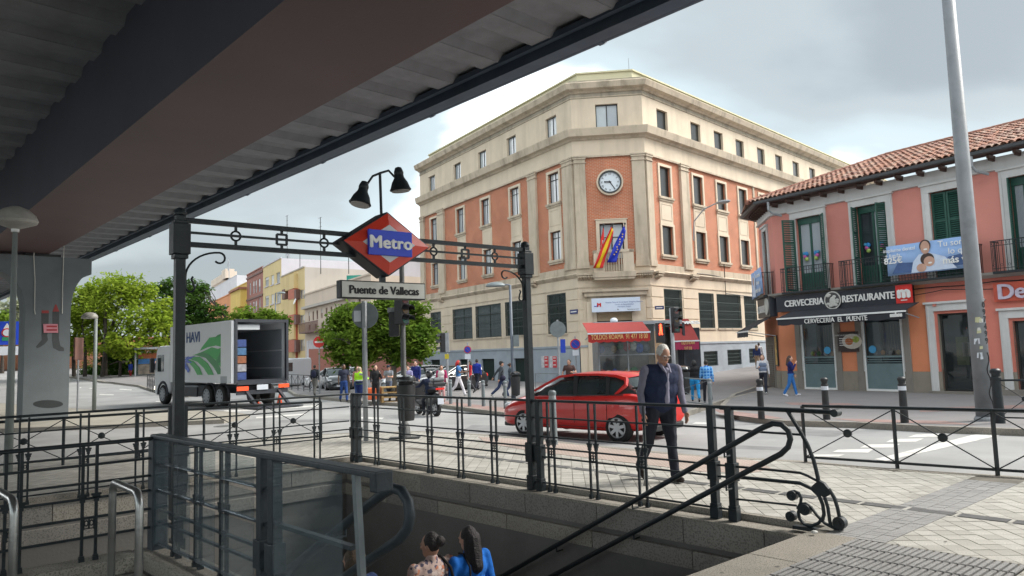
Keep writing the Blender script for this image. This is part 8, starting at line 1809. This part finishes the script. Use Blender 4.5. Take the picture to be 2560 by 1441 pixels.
p, h = H(1105, 922, 1004); o, T, J, Tz, hm = person('woman in a magenta cardigan over a white top with pink trousers', p, 170, h, (.62,.60,.58), (.55,.3,.3), hair=(.03,.02,.02), hl='long', skin=1, shoes=(.15,.08,.03)); extra(o, 'cardigan', cloth((.35,.02,.10)), lambda m: (m.cap(J['sh0'], J['el0'], .07, .06), m.cap(J['sh0']+V((.03,0,0)), J['sh0']+V((.05,.02,-.45)), .07, .07), m.cap(J['sh1'], J['el1'], .07, .06)), T)
p, h = H(1147, 899, 990); o, T, J, Tz, hm = person('woman with bright red hair, denim shirt and white trousers looking at her phone', p, 100, h, (.03,.12,.3), (.66,.64,.68), hair=(.5,.02,.02), hl='bushy', skin=2, short=True, arms=((30,65),(25,70)), legs=WK, shoes=(.5,.5,.5), look=(0,-12))
p, h = H(1186, 915, 984); person('man in a bright blue jacket walking away behind the black car', V((p.x,p.y+3,p.z)), 20, 1.68, (.01,.03,.28), (.02,.02,.03), skin=1, legs=WK)
p, h = H(1208-40, 935, 990); person('person in a red top partly hidden by the red haired woman', V((p.x,p.y+2.2,p.z)), 240, 1.6, (.45,.02,.03), (.05,.05,.06), hl='long')
p, h = H(1255, 900, 994); o, T, J, Tz, hm = person('tall walking man in a dark jacket and cap swinging his arm back', p, 75, h, (.045,.055,.065), (.02,.035,.09), cap=(.03,.03,.03), legs=((26,6),(-24,26)), arms=((-42,10),(-30,20)), shoes=(.4,.4,.4), skin=1); extra(o, 'shoulder_bag', cloth((.015,.015,.04)), lambda m: m.ell((.2,.02,.95), (.08,.14,.12)), T)
p, h = H(1272, 906, 994); person('companion in grey top walking close to the tall man in dark jacket', V((p.x+.1,p.y+.6,p.z)), 75, h, (.08,.1,.12), (.03,.04,.08), hair=(.06,.03,.02), hl='bun', legs=WK)
p, h = H(1426, 898, 1000); person('young man in a brown t-shirt standing behind the red car', V((p.x,p.y,p.z)), 185, h, (.07,.035,.03), (.05,.05,.06), skin=1, short=True, arms=((25,70),(-5,20)), look=(30,0), outs=(22,22))
p, h = H(1740, 905, 1004); person('person in a black hooded jacket and bright blue leggings walking away', p, 10, h, (.008,.008,.01), (.02,.28,.62), hair=(.008,.008,.01), hl='bob', legs=WK, build=1.25, lean=5)
p, h = H(1770, 898, 1008); pl_m = mat('plaid_blue', (.03,.2,.62), .9, .1, 5, .2, 14); t_ = pl_m.node_tree; bk_ = t_.nodes.new('ShaderNodeTexBrick'); bk_.inputs['Scale'].default_value = 1; bk_.offset = 0; bk_.inputs['Brick Width'].default_value = .1; bk_.inputs['Row Height'].default_value = .1; bk_.inputs['Mortar Size'].default_value = .016; bk_.inputs['Color1'].default_value = (.02,.16,.55,1); bk_.inputs['Color2'].default_value = (.03,.22,.62,1); bk_.inputs['Mortar'].default_value = (.2,.45,.75,1)
g_ = t_.nodes.new('ShaderNodeTexCoord'); s3 = t_.nodes.new('ShaderNodeSeparateXYZ'); c3 = t_.nodes.new('ShaderNodeCombineXYZ'); t_.links.new(g_.outputs['Object'], s3.inputs[0]); t_.links.new(s3.outputs[0], c3.inputs[0]); t_.links.new(s3.outputs[2], c3.inputs[1]); t_.links.new(c3.outputs[0], bk_.inputs['Vector']); t_.links.new(bk_.outputs[0], t_.nodes['Principled BSDF'].inputs['Base Color'])
person('man in a blue plaid shirt and dark trousers walking away up the street', p, 8, h, pl_m, (.02,.025,.035), skin=1, legs=WK)
p, h = H(1911, 884, 985); o, T, J, Tz, hm = person('woman in a grey blue vest over white sleeves holding a phone at the bar corner', p, 200, h, (.5,.5,.52), (.012,.015,.03), hair=(.14,.08,.04), hl='bob', arms=((10,10),(25,75)), legs=WK, shoes=(.55,.55,.55)); extra(o, 'vest', cloth((.16,.2,.29)), lambda m: (m.ell(Tz(1.28), (.198,.135,.16), 16, 10), m.ell(Tz(1.1), (.185,.133,.16), 16, 10)), T)
p = pg(1902, 922, .2); person('woman in navy walking up the side street above the bar corner', V((p.x-.2, p.y, p.z)), 20, 1.6, (.02,.04,.13), (.3,.22,.15), hair=(.14,.08,.04), hl='long', legs=WK)
p = pg(1912, 920, .2); person('man in white walking up the side street beside the woman in navy', V((p.x+.1,p.y+1.2,p.z)), 20, 1.7, (.5,.5,.52), (.03,.05,.12), legs=WK)
p, h = H(1980, 889, 990); person('woman in navy sweater and blue jeans talking on the phone outside the bar', p, 115, h, (.008,.012,.10), (.03,.15,.42), hair=(.06,.03,.02), hl='long', arms=((0,30),(25,130)), legs=WS, shoes=(.6,.6,.62), build=1.1)
for x, yh, yf, c_, b_, lb in ((326,913,944,(.03,.07,.4),(.4,.04,.04),'person in a blue jacket and red trousers left of the bus shelter'), (371,906,944,(.08,.04,.03),(.05,.1,.35),'person in brown waiting inside the bus shelter'), (390,902,944,(.02,.02,.025),(.4,.4,.38),'person in black with pale trousers at the right of the bus shelter')):
    p = gp2(x, yf+10); person(lb, p, 200, 1.68, c_, b_, vox=.03, group='people at the bus shelter')
# rider with a white helmet behind the red car
p = pg(1632, 1040, 0); person('rider with a white helmet waiting behind the red car', V((p.x,p.y-2,p.z-.0)), 250, 1.62, (.12,.14,.11), (.05,.06,.05), hair=(.62,.62,.64), cap='helmet', build=1.1, look=(-10,-10))
# ---- the old man with a crutch
mp = pz(1656, 1203, 0); MH = 1.68
o, T, J, Tz, hm = person('old white haired man in a navy vest walking with a crutch on the near pavement', mp, 158, MH, (.19,.185,.245), (.018,.02,.03), hair=(.62,.60,.56), hl='short', legs=((10,4),(-12,24)), arms=((4,14),(-14,26)), outs=(3,7), vox=.011, lean=11, look=(4,-28), build=1.36, hands=True, shoes=(.03,.022,.02), skin=1)
vm = cloth((.010,.018,.055), .4); m = MB()
m.ell(Tz(1.30), (.268,.140,.165), 18, 12); m.ell(Tz(1.16), (.262,.150,.2), 18, 12); m.ell(Tz(1.0), (.258,.152,.16), 18, 12); m.cap(Tz(1.405)+V((-.17,0,0)), Tz(1.405)+V((.17,0,0)), .074, .074)
m.v = [T(v) for v in m.v]; vs = obj('vest', m, vm, o); r_ = vs.modifiers.new('r', 'REMESH'); r_.mode = 'VOXEL'; r_.voxel_size = .012; r_.use_smooth_shade = True; s_ = vs.modifiers.new('s', 'SMOOTH'); s_.iterations = 8
tx = bpy.data.textures.new('vestfolds', 'CLOUDS'); tx.noise_scale = .12; dm = vs.modifiers.new('f', 'DISPLACE'); dm.texture = tx; dm.strength = .014
for s in (-1, 1): extra(o, 'collar', cloth((.28,.27,.36)), lambda m: m.cap(Tz(1.46)+V((s*.05,.06,0)), Tz(1.37)+V((s*.035,.155,0)), .022, .012), T)
extra(o, 'shirt_front', cloth((.28,.27,.36)), lambda m: (m.cap(Tz(1.40)+V((-.01,.105,0)), Tz(1.0)+V((-.02,.122,0)), .030, .044)), T)
m = MB()
for s in (-1, 1): m.tube([hm((s*.034+.026*math.cos(t*math.pi/8), .098, .018+.02*math.sin(t*math.pi/8))) for t in range(16)], .0022, 5, closed=True); m.tube([hm((s*.06,.095,.022)), hm((s*.078,.0,.018))], .0022, 5)
m.v = [T(v) for v in m.v]; obj('spectacles', m, M_galv, o)
for s in (-1, 1): extra(o, 'eye', M_dark, lambda m: m.ell(hm((s*.031,.086,.014)), (.010,.006,.006), 8, 6), T); extra(o, 'eyebrow', cloth((.45,.43,.4)), lambda m: m.cap(hm((s*.016,.094,.036)), hm((s*.048,.084,.036)), .005, .004), T)
extra(o, 'mouth', mat('lip', (.22,.07,.06), .6), lambda m: m.cap(hm((-.02,.090,-.062)), hm((.02,.090,-.062)), .0035, .0035), T)
mw = MX.Translation(mp) @ MX.Rotation(-R(158), 4, 'Z'); wr = mw @ V(T(J['wr1']+J['hd1']*.08)); el = mw @ V(T(J['el1']+V((0,-.06,.0))))
cr = thing('crutch', 'grey forearm crutch held by the old man', 'crutch', V((wr.x-.03, wr.y-.05, 0))); m = MB(); q = cr.location; tp_ = V((wr.x, wr.y, wr.z))-q
m.tube([(0,0,.02), tuple(tp_+V((-.01,0,0)))], .011, 10); m.tube([tuple(tp_), tuple(V(el)-q+V((-.02,0,.05)))], .010, 8); obj('shaft', m, M_steel, cr, smooth=True)
m = MB(); m.tube([tuple(tp_+V((-.03,-.05,0))), tuple(tp_+V((.03,.06,0)))], .014, 8); obj('handle', m, M_dark, cr); m = MB(); m.lathe([(.022,0),(.018,.03),(.013,.06)], n=12); obj('rubber_foot', m, mat('ferrule', (.3,.29,.27), .8), cr)
e_ = V(el)-q+V((-.02,0,.06)); m = MB(); m.tube([tuple(e_+V((.05*math.cos(a*.5), .05*math.sin(a*.5), 0))) for a in range(1, 11)], .012, 6); obj('cuff', m, M_dark, cr)
# ---- people on the stairs, seen from behind
def stairp(label, px, py, D, **k):
    c = pd(px, py, D); h = k.pop('h', 1.62); u_, v_ = uv(c); zt_ = c.z-h; p = V((c.x, c.y, zt_)); return person(label, p, k.pop('face', -45), h, **k)
flo = mat('floral_blouse', (.52,.38,.34), .85, .1, 6, .3, 16); t_ = flo.node_tree; vn = t_.nodes.new('ShaderNodeTexVoronoi'); vn.inputs['Scale'].default_value = 34; g_ = t_.nodes.new('ShaderNodeTexCoord'); t_.links.new(g_.outputs['Object'], vn.inputs['Vector']); cr_ = t_.nodes.new('ShaderNodeValToRGB'); t_.links.new(vn.outputs['Color'], cr_.inputs[0]); cr_.color_ramp.interpolation = 'CONSTANT'; e0 = cr_.color_ramp.elements; e0[0].color = (.10,.09,.14,1); e0[1].position = .28; e0[1].color = (.52,.38,.34,1); e_ = e0.new(.7); e_.color = (.5,.2,.12,1); e_ = e0.new(.8); e_.color = (.62,.5,.46,1); t_.links.new(cr_.outputs[0], t_.nodes['Principled BSDF'].inputs['Base Color'])
o, T, J, Tz, hm = stairp('woman in a floral blouse with dark hair tied up going down the stairs', 1078, 1333, 6.9, top=flo, bot=(.03,.03,.04), hair=(.014,.010,.010), hl='bun', hands=True, vox=.013, build=1.25, short=True, skin=1, look=(-25,-8)); extra(o, 'bag_strap', cloth((.01,.01,.012)), lambda m: m.tube([tuple(Tz(1.46)+V((.09,.06,0))), tuple(Tz(1.47)+V((.10,-.02,0))), tuple(Tz(1.38)+V((.12,-.14,0))), tuple(Tz(1.15)+V((.18,-.15,0)))], .014, 8), T)
o, T, J, Tz, hm = stairp('woman in a bright blue top with long dark hair going down the stairs', 1172, 1318, 7.1, top=(.01,.16,.62), bot=(.03,.03,.04), hair=(.016,.012,.014), hl='long', hands=True, vox=.013, build=1.15, look=(-10,-12)); extra(o, 'bag_strap', cloth((.01,.01,.012)), lambda m: m.tube([tuple(Tz(1.46)+V((-.09,.06,0))), tuple(Tz(1.47)+V((-.10,-.02,0))), tuple(Tz(1.36)+V((-.11,-.13,0))), tuple(Tz(1.15)+V((-.12,-.15,0)))], .010, 8), T)
stairp('person with light brown hair half hidden behind the lower handrail', 885, 1372, 6.3, top=(.02,.04,.12), bot=(.03,.03,.04), hair=(.10,.07,.045), hl='bob', hands=True, vox=.013, look=(-10,-15))
# ---- small things on the ground
r = random.Random(12)
for (x, y, lb, c_, s_) in ((228,1173,'scrap of white paper on the floor beyond the stair well',(.6,.6,.58),.10),(2121,1163,'small white litter near the kerb at the right',(.6,.6,.58),.03),):
    p = pz(x, y, .006); m = MB(); m.add([(-s_,-s_*.4,0),(s_,-s_*.3,.004),(s_*.8,s_*.5,.002),(-s_*.9,s_*.35,.004)], [(0,1,2,3)]); tag(obj('paper_scrap', m, mat('paper', c_, .8), loc=p), lb, 'litter')
for (x, y, s_) in ((1080,1160,.045),(2036,1330,.03)):
    p = pz(x, y, -.03 if x < 1500 else .03); m = MB(); m.ell((0,0,0), (s_,s_*.7,s_*.5), 8, 6); tag(obj('crumpled_paper', m, mat('paper', (.6,.6,.58), .8), loc=p, smooth=True), 'crumpled white paper %s' % ('on the ledge under the far railing' if x < 1500 else 'under the scrolled railing end'), 'litter')
# manhole covers
for i, (x, y) in enumerate(((760,1090),(560,1065),(1500,1062))):
    p = pg(x, y, .006) if y < 1080 else pz(x, 1083, .006); m = MB(); m.lathe([(.32,-.01),(.32,0)], n=24); obj('manhole_cover', m, mat('manhole', (.1,.1,.1), .7, .3, 8, .3), road, loc=p) if i else None
